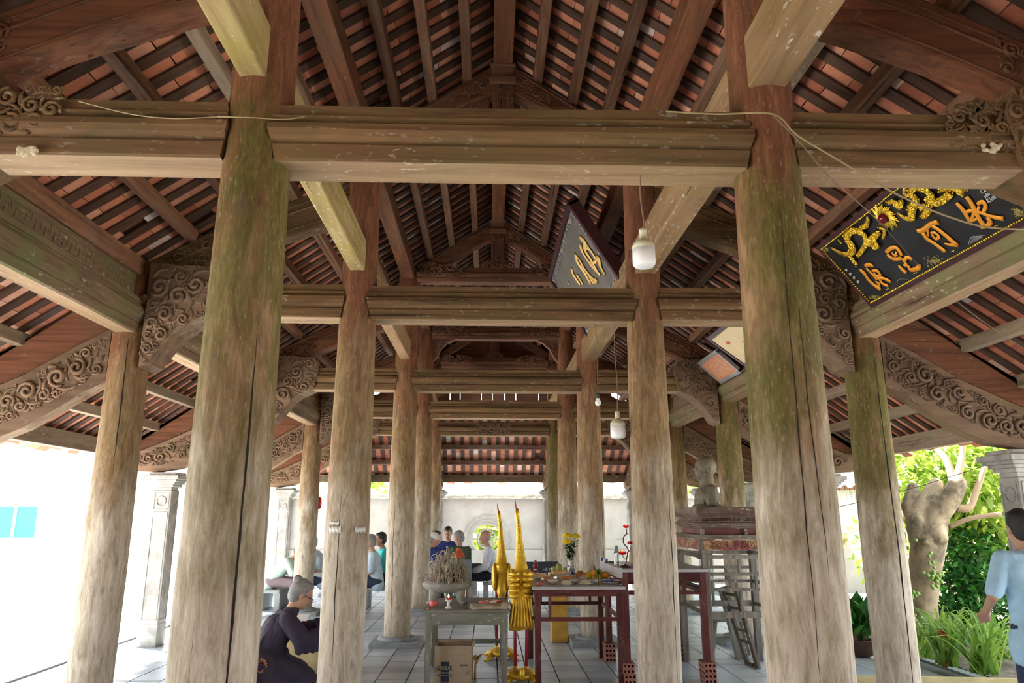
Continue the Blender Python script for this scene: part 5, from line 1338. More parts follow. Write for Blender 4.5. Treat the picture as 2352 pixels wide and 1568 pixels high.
def table(name, label, x0, x1, y0, y1, z, legw, matH, matZ, topm, cat='table', zb=0.0, rail=None, style='plain', toph=.03, apron=.12, loc=None):
    t = thing(name, label, cat, ((x0 + x1) / 2, (y0 + y1) / 2, zb), 0)
    q = MB(); q.box(((x0 + x1) / 2, (y0 + y1) / 2, z - toph / 2), (x1 - x0 + .05, y1 - y0 + .05, toph)); wb(q, 'table_top', topm, t, .005)
    for i, (x, y) in enumerate(((x0 + legw / 2, y0 + legw / 2), (x1 - legw / 2, y0 + legw / 2), (x1 - legw / 2, y1 - legw / 2), (x0 + legw / 2, y1 - legw / 2))):
        q = MB(); zz = zb if not callable(zb) else zb(i); q.box((x, y, (zz + z - toph) / 2), (legw, legw, z - toph - zz)); wb(q, 'leg', matZ, t, .004)
    for (a, b) in (((x0, y0), (x1, y0)), ((x0, y1), (x1, y1)), ((x0, y0), (x0, y1)), ((x1, y0), (x1, y1))):
        dx, dy = (1 if a[1] == b[1] else 0), (1 if a[0] == b[0] else 0); s_ = (1 if a[1] == y0 and dx else -1); sx = (1 if a[0] == x0 else -1)
        ya = a[1] + (s_ * .015 if dx else legw); yb = b[1] + (s_ * .015 if dx else -legw); xa = a[0] + (legw if dx else sx * .015); xb = b[0] + (-legw if dx else sx * .015)
        q = MB(); q.bar((xa, ya, z - toph - apron / 2), (xb, yb, z - toph - apron / 2), .022, apron); wb(q, 'apron', matH, t)
        if rail: q = MB(); q.bar((xa, ya, rail), (xb, yb, rail), .03, .035); wb(q, 'rail', matH, t)
    return t
def clampt(c, x0, x1, y0, y1): return Vector((min(max(c.x, x0), x1), min(max(c.y, y0), y1), c.z))
# grey table
gx0 = at_y(978, 1400, 7.45).x; gx1 = at_y(1165, 1400, 7.45).x
gt = table('side_table', 'weathered grey-green wooden table holding the incense bowl and newspaper', gx0, gx1, 7.45, 8.45, .70, .055, M_greyw, M_greywz, M_greyw, rail=None, apron=.11)
q = MB(); q.bar((gx0 + .05, 8.42, .26), (gx1 - .05, 8.42, .26), .035, .045); wb(q, 'rail', M_greyw, gt)
for x in (gx0 + .03, gx1 - .03): q = MB(); q.bar((x, 7.5, .14), (x, 8.40, .26), .03, .04); wb(q, 'brace', M_greyw, gt)
# red table with offerings
rx0 = at_y(1228, 1347, 7.5).x; rx1 = at_y(1430, 1347, 7.5).x
rt = table('offering_table', 'dark red table with a grey top crowded with bowls, fruit and packets', rx0, rx1, 7.5, 8.85, .905, .06, M_redwd, M_redwdz, M_top, rail=.60, apron=.065, toph=.028)
for yy in (7.52, 8.83):
    for x in (rx0 + .15, rx1 - .15): q = MB(); q.box((x, yy, .715), (.028, .028, .20)); wb(q, 'strut', M_redwdz, rt)
q = MB(); q.box(((rx0 + rx1) / 2, 7.5, .865), (rx1 - rx0 + .02, .02, .035)); wb(q, 'moulding', M_redwd, rt)
# long altar table standing on hollow bricks
ax0 = at_y(1437, 1320, 7.55).x - .04; ax1 = at_y(1622, 1320, 7.55).x
at_ = table('long_altar', 'tall dark altar table with a pale side strip, raised on hollow bricks', ax0, ax1, 7.55, 8.70, 1.065, .065, M_redwd, M_redwdz, M_top, zb=.195, rail=.84, apron=.09)
q = MB(); q.box((ax0 - .02, 8.12, 1.03), (.05, 1.2, .10)); wb(q, 'side_moulding', M_top, at_, .008)
for x in (ax0 + .22, ax1 - .22): q = MB(); q.box((x, 7.57, .90), (.03, .03, .12)); wb(q, 'strut', M_redwdz, at_)
def hollow_brick(x, y, z, rz, lab):
    t = thing('hollow_brick', lab, 'brick', (x, y, z), rz, 'hollow bricks under the altar legs')
    W_, H_, L_ = .115, .094, .20; n = 20
    # front face pierced by six round holes: build each cell as a ring from square to circle, extruded
    q = MB(); 
    for i in range(3):
        for j in range(2):
            cx = (i - 1) * W_ / 3; cz = H_ * (j + .5) / 2; hw, hh, r = W_ / 6, H_ / 4, .0135
            vs = []; m_ = 12
            for yy in (-L_ / 2, L_ / 2):
                for k in range(m_):
                    a = 2 * math.pi * k / m_; vs.append((cx + r * math.cos(a), yy, cz + r * math.sin(a)))
                for k in range(m_):
                    a = 2 * math.pi * k / m_; c, s_ = math.cos(a), math.sin(a); tt = min(hw / abs(c) if abs(c) > 1e-6 else 9, hh / abs(s_) if abs(s_) > 1e-6 else 9); vs.append((cx + tt * c, yy, cz + tt * s_))
            fs = []
            for k in range(m_):
                k2 = (k + 1) % m_; fs += [(k, k2, m_ + k2, m_ + k), (2 * m_ + k, 3 * m_ + k, 3 * m_ + k2, 2 * m_ + k2), (k, 2 * m_ + k, 2 * m_ + k2, k2)]
                if i != 1 or True: fs.append((m_ + k, m_ + k2, 3 * m_ + k2, 3 * m_ + k))
            q._add(vs, fs)
            # close the square corners
            for yy in (-L_ / 2 + .0005, L_ / 2 - .0005):
                for sx in (-1, 1):
                    for sz in (-1, 1): q.box((cx + sx * (hw - .0035), 0, cz + sz * (hh - .0035)), (.007, L_ - .001, .007))
    o = q.build('body', M_redbr, t); clean(o); return t
for (x, y, nm) in ((ax0 + .03, 7.58, 'front left'), (ax1 - .03, 7.58, 'front right'), (ax0 + .03, 8.67, 'rear left'), (ax1 - .03, 8.67, 'rear right')):
    for k in range(2): hollow_brick(x, y + .01 * k, .01 + k * .0945, R(rnd.uniform(-6, 6)), '%s hollow red brick under the %s leg of the long altar' % (['lower', 'upper'][k], nm))
# yellow post-box behind the red table
c = at_z(1287, 1478, .0); t = thing('yellow_pedestal', 'yellow-painted wooden pedestal standing on the floor behind the red offering table', 'pedestal', (c.x, c.y + .12, 0))
q = MB(); q.box((0, 0, .32), (.215, .215, .62)); clean(q.build('shaft', plain('yellow ochre paint', (0.62, 0.36, 0.05), .6, var=.15, second=(.45, .24, .05)), t), .006); q = MB(); q.box((0, 0, .645), (.24, .24, .03)); q.build('cap', M_goldp, t)
# lacquered pedestal on weathered lattice stand, clay bust on top
M_lacq = timber('flaking dark red lacquer', (0.045, 0.020, 0.016), (0.20, 0.13, 0.10), (0.25, 0.215, 0.185), 0.85, 1.0, rough=.6, grain=10, lcol=(.58, .55, .50))
M_panel = plain('faded gold and crimson painting', (0.42, 0.26, 0.12), .6, var=.4, scale=12, second=(0.22, 0.03, 0.05), amt=.9, lo=.42, hi=.55)
px0, px1, py0, py1 = at_y(1607, 1200, 7.6).x, 3.02, 7.60, 8.62
pt = thing('lacquer_pedestal', 'large flaking dark lacquer pedestal with stepped mouldings carrying the clay bust', 'pedestal', ((px0 + px1) / 2, (py0 + py1) / 2, 1.20), 0)
cx, cy = (px0 + px1) / 2, (py0 + py1) / 2; lx, ly = px1 - px0, py1 - py0
q = MB(); z = 1.67
for h_, ins in ((.065, 0.0), (.02, -.02), (.022, -.04), (.03, -.075), (.02, -.055), (.022, -.03), (.02, -.05), (.018, -.07)):
    q.box((cx, cy, z - h_ / 2), (lx + 2 * ins + .06, ly + 2 * ins + .06, h_)); z -= h_
wb(q, 'stepped_top', M_lacq, pt, .004)
q = MB(); q.box((cx, cy, z - .03), (lx - .12, ly - .12, .06)); wb(q, 'recess', M_redwd, pt)
for x in (px0 + .03, cx, px1 - .03):
    q = MB(); q.box((x, py0 + .03, z - .03), (.035, .035, .06)); wb(q, 'short_post', M_lacq, pt)
z -= .06
q = MB(); q.box((cx, cy, z - .012), (lx + .02, ly + .02, .024)); q.box((cx, cy, z - .035), (lx - .02, ly - .02, .022)); wb(q, 'ledge', M_lacq, pt, .004); z -= .046
q = MB(); q.box((cx, py0 + .02, z - .055), (lx - .06, .03, .10)); q.box((px0 + .02, cy, z - .055), (.03, ly - .06, .10)); wb(q, 'painted_panel', M_panel, pt)
q = MB(); relief(q, [(cx - lx / 2 + .05, z - .10), (cx + lx / 2 - .05, z - .10), (cx + lx / 2 - .05, z - .01), (cx - lx / 2 + .05, z - .01)], lambda p, qq, h: Vector((p, py0 + .005 - h, qq)), .012, .045, 51, 0, 1.2)
q2 = wb(q, 'carving', M_panel, pt, fix=False)
q = MB(); n_ = 17
for k in range(n_): q.ell((lerp(px0 + .04, px1 - .04, k / (n_ - 1)), py0 + .035, 1.67 - .125), .008, 6, 4)
o = wb(q, 'bead_row', M_lacq, pt, fix=False); o['kind'] = 'stuff'
for sx, xx in ((1, px0), (-1, px1)):
    pol = [(xx, z), (xx + sx * .16, z), (xx + sx * .10, z - .05), (xx + sx * .09, z - .13), (xx + sx * .03, z - .20), (xx - sx * .03, z - .19), (xx, z - .1)]
    q = MB(); plate(q, pol, py0 + .05, .07); wb(q, 'bracket_foot', M_old, pt, .006)
ls = thing('lattice_stand', 'openwork stand of weathered grey lattice under the lacquer pedestal', 'stand', (cx, cy, 0), 0)
sx0, sx1 = px0 + .04, px1 - .10; zt = 1.205
for (x, y) in ((sx0, py0 + .03), (sx1, py0 + .03), (sx0, py1 - .03), (sx1, py1 - .03)):
    q = MB(); q.box((x, y, zt / 2), (.07, .07, zt)); wb(q, 'post', M_old, ls, .006)
for yy in (py0 + .03, py1 - .03):
    for zz, hh in ((zt - .03, .035), (1.01, .03), (.86, .03), (.62, .06)):
        q = MB(); q.bar((sx0 + .03, yy, zz), (sx1 - .03, yy, zz), .035, hh); wb(q, 'rail', M_old, ls)
    for (u, za, zb_) in ((.42, 1.01, zt - .04), (.30, .86, 1.0), (.62, .86, 1.0), (.42, .65, .85), (.75, .65, .85)):
        q = MB(); x = lerp(sx0, sx1, u); q.box((x, yy, (za + zb_) / 2), (.026, .03, zb_ - za)); wb(q, 'divider', M_old, ls)
for xx in (sx0, sx1):
    for zz in (zt - .03, .86, .62):
        q = MB(); q.bar((xx, py0 + .06, zz), (xx, py1 - .06, zz), .03, .035); wb(q, 'rail', M_old, ls)
# bust
bc = at_y(1622, 1166, 8.0); bz = 1.672
b = thing('clay_bust', 'bald grey-brown clay bust looking left on top of the lacquer pedestal', 'bust', (bc.x, 8.0, bz))
q = MB(); s_ = 1.0
q.cone((.02, 0, .02), (.03, 0, .16), .125, .115, 18); q.cone((.03, -.12, .05), (.04, -.10, .17), .075, .07, 12); q.cone((.03, .12, .05), (.04, .10, .17), .075, .07, 12); q.cone((-.03, 0, .05), (-.005, 0, .17), .10, .08, 14)
q.cone((.03, 0, .16), (.02, 0, .31), .092, .080, 16); q.ell((.02, 0, .11), (.135, .165, .12), 20, 12); q.ell((.02, 0, .0), (.14, .17, .06), 20, 8); q.ell((.022, 0, .43), (.118, .098, .115), 22, 14); q.ell((-.025, 0, .37), (.085, .075, .09), 16, 10); q.ell((-.045, 0, .31), (.055, .05, .035), 12, 8)
q.cone((-.108, 0, .385), (-.128, 0, .352), .012, .018, 8); q.ell((-.108, 0, .325), (.016, .026, .008)); q.ell((-.104, 0, .311), (.015, .022, .008)); q.ell((-.095, 0, .41), (.02, .062, .012))
for sy in (-1, 1): q.ell((.035, sy * .098, .375), (.022, .014, .040), 10, 8); q.ell((-.098, sy * .03, .39), (.010, .014, .008))
fuse(q, 'head_and_shoulders', M_clay, b, .006, 3)
q = MB(); q.tube(smoothpath([(-.07, -.075, .20), (-.06, -.10, .12), (-.05, -.12, .03)], 4), .016, 7); q.tube(smoothpath([(.06, -.09, .22), (-.02, -.10, .20), (-.08, -.05, .165), (-.10, 0, .13)], 4), .017, 7); q.tube(smoothpath([(.08, -.10, .20), (.05, -.13, .12), (.04, -.15, .02)], 4), .016, 7); q.build('robe_folds', M_clay, b)
q = MB(); q.lathe([(.16, 0), (.165, .01), (.15, .03)], (.02, 0, 0), 24); q.build('base_slab', M_clay, b)
# dark leaning ladder-frame and splayed stool at the right
M_dark2 = timber('dark weathered wood', (0.035, 0.028, 0.022), (0.15, 0.125, 0.10), grain=14, axis=2)
t = thing('ladder_frame', 'dark narrow wooden ladder frame leaning behind the lattice stand', 'rack', (2.95, 8.9, 0), 0)
a0 = at_z(1718, 1526, .01); b0 = at_z(1742, 1536, .01)
q = MB(); q.bar(a0, (a0.x - .14, a0.y + .25, .78), .035, .045); wb(q, 'leg', M_dark2, t)
q = MB(); q.bar(b0, (b0.x - .10, b0.y + .25, .78), .035, .045); wb(q, 'leg', M_dark2, t)
for z in (.03, .25, .36, .58, .72):
    q = MB(); f_ = z / .78; q.bar((a0.x - .14 * f_, a0.y + .25 * f_, z), (b0.x - .10 * f_ + .02, b0.y + .25 * f_, z), .025, .03); wb(q, 'rung', M_dark2, t)
sp = at_z(1678, 1505, 0)
t = thing('splayed_stool', 'small brown wooden stool with splayed legs behind the lattice stand', 'stool', (sp.x, sp.y + .1, 0), 0)
q = MB(); q.box((0, 0, .385), (.42, .26, .03)); clean(q.build('seat', M_greyw, t), .006)
for sx in (-1, 1):
    for sy in (-1, 1): q = MB(); q.bar((sx * .15, sy * .08, .37), (sx * .22, sy * .12, 0.01), .04, .035); q.build('leg', M_greywz, t)
for sy in (-1, 1): q = MB(); q.bar((-.19, sy * .10, .16), (.19, sy * .10, .16), .025, .03); q.build('rail', M_greyw, t)
t = thing('old_timber_leg', 'thick leaning greenish timber leg standing behind the splayed stool', 'post', at_z(1703, 1515, 0), 0)
p = t.location; q = MB(); q.bar((p.x, p.y, 0.01), (p.x - .14, p.y + .05, .78), .11, .09, up=(0, 1, 0)); wb(q, 'stake', M_greywz, t, .01)

# ------------------------------------------------------------------ things on the grey table
Zg = .702
c = at_z(1027, 1392, Zg); c = Vector((at_y(1027, 1392, 7.98).x, 7.98, Zg))
bw = thing('incense_bowl', 'wide squat grey stone incense bowl on three stubby feet', 'bowl', c)
q = MB(); q.lathe([(.08, .105), (.16, .115), (.225, .145), (.258, .178), (.262, .192), (.235, .212), (.195, .222), (.19, .225), (.18, .215), (.17, .20), (.05, .198)], (0, 0, 0), 40); o = q.build('basin', M_stone2, bw); clean(o)
for a in (R(215), R(-35), R(90)):
    q = MB(); x, y = math.cos(a), math.sin(a)
    q.cone((x * .16, y * .16, .12), (x * .175, y * .175, .055), .055, .042, 12); q.cone((x * .175, y * .175, .055), (x * .195, y * .195, .016), .038, .026, 12); q.ell((x * .21, y * .21, .017), (.032, .032, .017), 10, 6); q.build('foot', M_stone2, bw)
q = MB(); q.ell((0, 0, .20), (.165, .165, .025), 20, 8); q.build('ash', plain('incense ash', (.40, .38, .34), .95, var=.2, scale=30), bw)
M_curl = plain('curled incense ash stick', (0.50, 0.44, 0.35), .9, var=.2, bump=0); M_stk = plain('pink incense stick', (0.55, 0.09, 0.16), .8, bump=0)
ib = thing('incense_sticks', 'tangled heap of curled burnt incense sticks in the stone bowl', 'incense', c + Vector((0, 0, .2)))
q = MB(); rr_ = random.Random(21)
for i in range(210):
    a = rr_.uniform(0, 6.28); r = .145 * math.sqrt(rr_.random()); p0_ = Vector((math.cos(a) * r, math.sin(a) * r, .0)); out = Vector((math.cos(a), math.sin(a), 0)); side_ = Vector((-math.sin(a), math.cos(a), 0)) * rr_.choice((-1, 1)); H = rr_.uniform(.02, .27) * (1.35 - r / .16)
    cR = rr_.uniform(.018, .055); top = p0_ + out * rr_.uniform(.0, .05) + Vector((0, 0, H)); pts = [p0_, p0_ * .5 + top * .5 + out * .005, top]
    turn = rr_.uniform(.5, 1.5); mix_ = out * rr_.uniform(.2, 1) + side_ * rr_.uniform(-.8, .8); mix_.normalize()
    for k in range(1, 9): 
        th = k / 8 * turn * 2 * math.pi; pts.append(top + mix_ * cR * (1 - math.cos(th)) + Vector((0, 0, cR * math.sin(th))) + side_ * .002 * k)
    q.tube(pts, .0036, 4)
o = q.build('ash_curls', M_curl, ib); o['kind'] = 'stuff'
q = MB()
for i in range(70):
    a = rr_.uniform(0, 6.28); r = .14 * math.sqrt(rr_.random()); q.tube([(math.cos(a) * r, math.sin(a) * r, 0), (math.cos(a) * r * 1.1, math.sin(a) * r * 1.1, rr_.uniform(.06, .13))], .003, 4)
o = q.build('stick_ends', M_stk, ib); o['kind'] = 'stuff'
q = MB(); 
for k in range(7):
    a = k * .9; q.tube(smoothpath([(0, 0, .1), (.01 * math.cos(a), 0, .22), (.05 * math.cos(a), .04 * math.sin(a), .29 + .01 * k), (.11 * math.cos(a), .06 * math.sin(a), .27 + .01 * (k % 3))], 4), .0032, 4)
q.tube([(0, 0, .1), (.005, 0, .30)], .008, 5); q.build('tall_plume', M_curl, ib)
# spiral incense cone on a thin stick
c2 = at_y(1054, 1270, 7.95); t = thing('incense_coil', 'orange cone-shaped incense coil on a thin upright stick over the bowl', 'incense', (c2.x, 7.95, Zg + .2)); dz = c2.z - Zg - .2
q = MB()
for k in range(8): 
    rr2 = .022 + .006 * k; q.tube([(rr2 * math.cos(i * math.pi / 10), rr2 * math.sin(i * math.pi / 10), dz + .05 - .0125 * k) for i in range(21)], .0045, 5, cap=False)
q.build('coil', plain('orange incense paste', (0.72, 0.16, 0.05), .7), t)
q = MB(); q.tube([(0, 0, 0), (0, 0, dz + .055)], .003, 5); q.build('stick', M_dark, t)
c = at_z(996, 1391, Zg); t = thing('red_candle', 'squat pink-red candle at the left corner of the grey table', 'candle', c); q = MB(); q.lathe([(.038, 0), (.041, .003), (.041, .045), (.038, .049), (.01, .046)], (0, 0, 0), 20); q.build('wax', M_wax, t); q = MB(); q.tube([(0, 0, .046), (.002, 0, .06)], .002, 5); q.build('wick', M_dark, t)
c = at_z(1030, 1397, Zg); t = thing('candle_holder', 'white china candle holder with a small burning flame', 'candle holder', c)
q = MB(); q.lathe([(.034, 0), (.034, .006), (.016, .022), (.012, .045), (.018, .062), (.034, .078), (.032, .082), (.02, .074)], (0, 0, 0), 20); q.build('stand', M_glaz, t); q = MB(); q.lathe([(.018, .074), (.022, .08), (.021, .10), (.01, .10)], (0, 0, 0), 14); q.build('red_wax', M_redpl, t); q = MB(); q.lathe([(.001, .10), (.008, .108), (.006, .12), (.001, .135)], (0, 0, 0), 10); q.build('flame', M_flame, t)
c = at_z(983, 1399, Zg); t = thing('wax_cone', 'tiny red wax cone near the table edge', 'candle', c); q = MB(); q.lathe([(.012, 0), (.006, .012), (.002, .026)], (0, 0, 0), 10); q.build('wax', M_wax, t)
c = clampt(at_z(1070, 1401, Zg), gx0, gx1, 7.50, 8.4); t = thing('upright_rod', 'thin dark rod with small cross knobs standing on the grey table', 'rod', c); q = MB(); q.tube([(0, 0, 0), (0, 0, .16)], .0035, 6); q.lathe([(.014, 0), (.003, .01)], (0, 0, 0), 8); q.box((0, 0, .055), (.03, .01, .012)); q.box((0, 0, .11), (.03, .01, .008)); q.build('shaft', M_dark, t)
# newspaper with wrapped things
c = at_z(1125, 1398, Zg)
t = thing('newspaper', 'rumpled newspaper curling over the front edge of the grey table', 'newspaper', (c.x, 7.62, Zg))
for k, (dz_, rot) in enumerate(((.004, .05), (.012, -.12), (.02, .12))):
    q = MB(); NX, NY = 16, 10; vs = []; W_, D_ = .38, .30
    for j in range(NY + 1):
        for i in range(NX + 1):
            x = (i / NX - .5) * W_; y = (j / NY - .5) * D_; h_ = .006 * math.sin(i * .8 + k) + (.09 * max(0, x - .11) ** 1 * 3 if x > .11 else 0) * (.4 + .6 * j / NY)
            yy = y; 
            if y < -.10: h_ -= (abs(y) - .10) * (.9 + .4 * math.sin(i * .9 + k * 2)); yy = -.10 - (abs(y) - .10) * .7
            co, si = math.cos(rot), math.sin(rot)
            vs.append((x * co - yy * si, x * si + yy * co - .01, h_ + dz_))
    q._add(vs, [(j * (NX + 1) + i, j * (NX + 1) + i + 1, (j + 1) * (NX + 1) + i + 1, (j + 1) * (NX + 1) + i) for j in range(NY) for i in range(NX)], 0, True)
    o = q.build('sheet', M_news, t); m_ = o.modifiers.new('s', 'SOLIDIFY'); m_.thickness = .001
for k, (u, v, col, lab, rz) in enumerate(((1112, 1390, M_redp, 'red and white paper packet on top of the newspaper, left', .5), (1128, 1386, M_glaz, 'white paper packet in the middle of the newspaper', .2), (1140, 1383, M_redpl, 'crimson paper packet at the right of the newspaper', .1))):
    c = at_z(u, v, Zg + .04); q = MB(); q.box((0, 0, .012), (.10, .06, .016)); q.box((.0, 0, .021), (.07, .045, .004), m=1); o = q.build('paper_packet', [col, M_ink if k != 1 else M_redp]); o.location = (c.x, 7.66 + .03 * k, Zg + .033); o.rotation_euler = (0, .05, rz); clean(o, .003); tag(o, lab, 'packet', 'paper packets on the newspaper')
# cardboard box under the grey table
bx0 = at_y(1000, 1500, 7.62).x; bx1 = at_y(1084, 1500, 7.62).x; bw_, bd_, bh_ = bx1 - bx0, .26, .335
t = thing('cardboard_box', 'open brown cardboard carton with a navy printed flour label under the grey table', 'box', ((bx0 + bx1) / 2, 7.62 + bd_ / 2, .01), R(-2))
for (cc_, dd) in (((0, -bd_ / 2, bh_ / 2), (bw_, .006, bh_)), ((0, bd_ / 2, bh_ / 2), (bw_, .006, bh_)), ((-bw_ / 2, 0, bh_ / 2), (.006, bd_, bh_)), ((bw_ / 2, 0, bh_ / 2), (.006, bd_, bh_)), ((0, 0, .004), (bw_, bd_, .006))):
    q = MB(); q.box(cc_, dd); q.build('side_panel', M_card, t)
q = MB(); q.bar((-bw_ / 2 + .02, bd_ / 2, bh_), (bw_ / 2 - .02, bd_ / 2 + .01, bh_ + .012), .004, .03); q.bar((bw_ / 2, -.10, bh_ - .01), (bw_ / 2 + .02, .11, bh_), .004, .05); q.build('torn_flap', M_card, t)
fy = -bd_ / 2 - .0035
def fpl(q, u0, v0, u1, v1, o=0.0):
    f_ = bw_ / 84.0; x0 = -bw_ / 2 + (u0 - 1000) * f_; x1 = -bw_ / 2 + (u1 - 1000) * f_; z1 = bh_ - (v0 - 1489) * f_; z0 = bh_ - (v1 - 1489) * f_
    q.box(((x0 + x1) / 2, fy - o, (z0 + z1) / 2), (x1 - x0, .001, z1 - z0)); return x0, z0, x1, z1
q = MB(); fpl(q, 1014, 1523, 1034, 1568); fpl(q, 1006, 1532, 1040, 1540.5, .0006); fpl(q, 1006, 1550, 1042, 1554, .0006); q.build('navy_label', M_navy, t)
q = MB(); fpl(q, 1014, 1565, 1034, 1566.5, .002); fpl(q, 1013.5, 1523, 1014, 1568, .001); fpl(q, 1034, 1523, 1034.5, 1568, .001)
for v in (1556, 1559, 1562, 1566): fpl(q, 1064, v, 1079, v + .5)
q.build('print_lines', M_creamp, t)
f_ = bw_ / 84.0
def btxt(s_, u, v, sz, mat, nm='printed_text'):
    o = flat_text(s_, sz, mat, nm, None, (-bw_ / 2 + (u - 1000) * f_, fy - .0015, bh_ - (v - 1489) * f_), (1, 0, 0), (0, 0, 1), .001); o.parent = t; return o
btxt('MEIZAN', 1007.5, 1539.5, .043, M_creamp); btxt('PREMIUM', 1015, 1548, .022, M_creamp); btxt('ALL PURPOSE FLOUR', 1006.5, 1553.6, .0165, M_creamp); btxt('MEIZAN', 1057, 1532, .022, M_navy)
q = MB(); cc_ = Vector((-bw_ / 2 + (1075 - 1000) * f_, fy - .001, bh_ - (1545.5 - 1489) * f_)); q.tube([cc_ + Vector((.015 * math.cos(i * .4), 0, .015 * math.sin(i * .4))) for i in range(17)], .0015, 4); q.tube([cc_, cc_ + Vector((.008, 0, .008))], .0012, 4); q.build('round_mark', M_navy, t)
t = thing('yellow_wrapping', 'crumpled yellow and brown wrapping poking out beside the cardboard carton', 'wrapping', at_y(1090, 1512, 7.8)); q = MB(); rr_ = random.Random(3)
t.location = Vector((bx1 + .03, 7.74, .01))
for i in range(12): leaf(q, (rr_.uniform(-.02, .02), rr_.uniform(-.03, .03), .15 + rr_.uniform(0, .05)), (rr_.uniform(0, 1), rr_.uniform(-.5, .5), rr_.uniform(-.2, .9)), (0, 0, 1), .08, .05, rr_)
q.tube([(0, 0, 0), (.005, 0, .17)], .012, 6); q.build('foil', M_pack, t)

# ------------------------------------------------------------------ things on the red table
Zr = .906
def on_r(u, v): return at_z(u, v, Zr)
def bowl(u, v, r, label, h=None):
    c = on_r(u, v); t = thing('rice_bowl', label, 'bowl', c, 0, 'white bowls on the red table'); h = h or r * .75
    q = MB(); q.lathe([(r * .42, 0), (r * .42, .008), (r * .6, .014), (r * .88, h * .55), (r, h), (r * .94, h), (r * .8, h * .55), (r * .45, .02)], (0, 0, 0), 28); clean(q.build('shell', M_glaz, t)); return t
def plate_(u, v, r, label, food=None, fh=.035, grp='plates on the red table', Z=None):
    c = at_z(u, v, Z or Zr); t = thing('plate', label, 'plate', c, 0, grp)
    q = MB(); q.lathe([(r * .55, 0), (r * .6, .004), (r * .9, .013), (r, .018), (r * .9, .017), (r * .55, .007)], (0, 0, 0), 32); clean(q.build('dish', M_glaz, t))
    return c
bowl(1270, 1341, .062, 'white bowl with small flowers at the left front of the red table')
bowl(1319, 1340, .058, 'plain white bowl in the middle of the front row')
bowl(1366, 1340, .058, 'white bowl just in front of the bananas')
bowl(1297, 1333, .058, 'white bowl behind the heaped rice dish, left of the middle bowl'); bowl(1341, 1334, .055, 'white bowl behind the rice plate, between the two plain ones')
def ricedish(u, v, r, lab1, lab2):
    c = plate_(u, v, r, lab1); t = thing('rice_heap', lab2, 'rice', c + Vector((0, 0, .008)), 0, 'heaps of sticky rice'); q = MB(); rr_ = random.Random(u)
    q.ell((0, 0, .006), (r * .62, r * .5, .035), 16, 8)
    for i in range(90): 
        a = rr_.uniform(0, 6.28); e = math.sqrt(rr_.random()); q.ell((r * .58 * e * math.cos(a), r * .46 * e * math.sin(a), .006 + .034 * math.sqrt(max(0, 1 - e * e))), .005, 5, 3)
    o = q.build('rice', M_rice, t); o['kind'] = 'stuff'
ricedish(1300, 1343, .085, 'white saucer under rice, left of the middle bowl', 'low heap of pale sticky rice left of the middle bowl')
ricedish(1345, 1342, .09, 'white saucer under rice, right of the middle bowl', 'low heap of pale sticky rice right of the middle bowl')
plate_(1402, 1340, .095, 'white saucer carrying the two blue cups at the right corner')
for k, (u, v) in enumerate(((1390, 1338), (1400, 1338))):
    c = at_z(u, v, Zr + .012); t = thing('tea_cup', 'blue and white tea cup, %s of the pair on the corner saucer' % ('left' if k == 0 else 'right'), 'cup', c, 0, 'blue and white cups'); q = MB(); q.lathe([(.012, 0), (.02, .006), (.024, .032), (.022, .032), (.015, .008)], (0, 0, 0), 18); q.build('cup_body', M_glaz, t); q = MB(); q.lathe([(.0225, .012), (.0245, .02), (.0245, .026), (.023, .028)], (0, 0, 0), 18); q.build('blue_band', M_blue, t)
c = on_r(1408, 1331); t = thing('clear_box', 'small clear plastic box behind the corner saucer', 'box', c); q = MB(); q.box((0, 0, .03), (.09, .07, .06)); clean(q.build('shell', M_glass, t), .004); q = MB(); q.box((0, 0, .012), (.07, .05, .02)); q.build('sweets', M_redp, t)
c = on_r(1239, 1345); t = thing('glass_candle', 'small red glass candle at the left front corner of the red table', 'candle', c); q = MB(); q.lathe([(.026, 0), (.03, .01), (.034, .045), (.031, .045), (.02, .01)], (0, 0, 0), 18); q.build('glass_cup', M_glass, t); q = MB(); q.lathe([(.001, .003), (.025, .004), (.028, .03), (.001, .031)], (0, 0, 0), 18); q.build('red_wax', M_redpl, t)
def packet(u, v, d, mat, lab, rz=0, tilt=0, dz=0.0):
    c = clampt(at_z(u, v, Zr + dz), rx0 + .06, rx1 - .05, 7.55, 8.78); q = MB(); q.box((0, 0, d[2] / 2), d); o = q.build('snack_packet', mat); o.location = c; o.rotation_euler = (tilt, 0, rz); clean(o, min(d) * .3, 3); tag(o, lab, 'packet', 'wrapped snacks on the red table'); return o
plate_(1235, 1328, .11, 'white plate under the flat yellow cake box at the left'); packet(1235, 1326, (.19, .09, .045), M_pack, 'flat yellow-gold cake packet on the left plate', .1, 0, .02); packet(1222, 1318, (.10, .08, .035), M_glaz, 'white wrapped packet leaning behind the gold cake packet', -.2, .1, .0)
plate_(1262, 1333, .10, 'white plate with torn brown wrapping, between the gold packet and the bowls'); packet(1257, 1332, (.12, .07, .03), M_packo, 'brown-orange packet on the plate left of the flowered bowl', .5, .1, .02)
plate_(1285, 1322, .12, 'large plate piled with wrapped cakes below the green fruit')
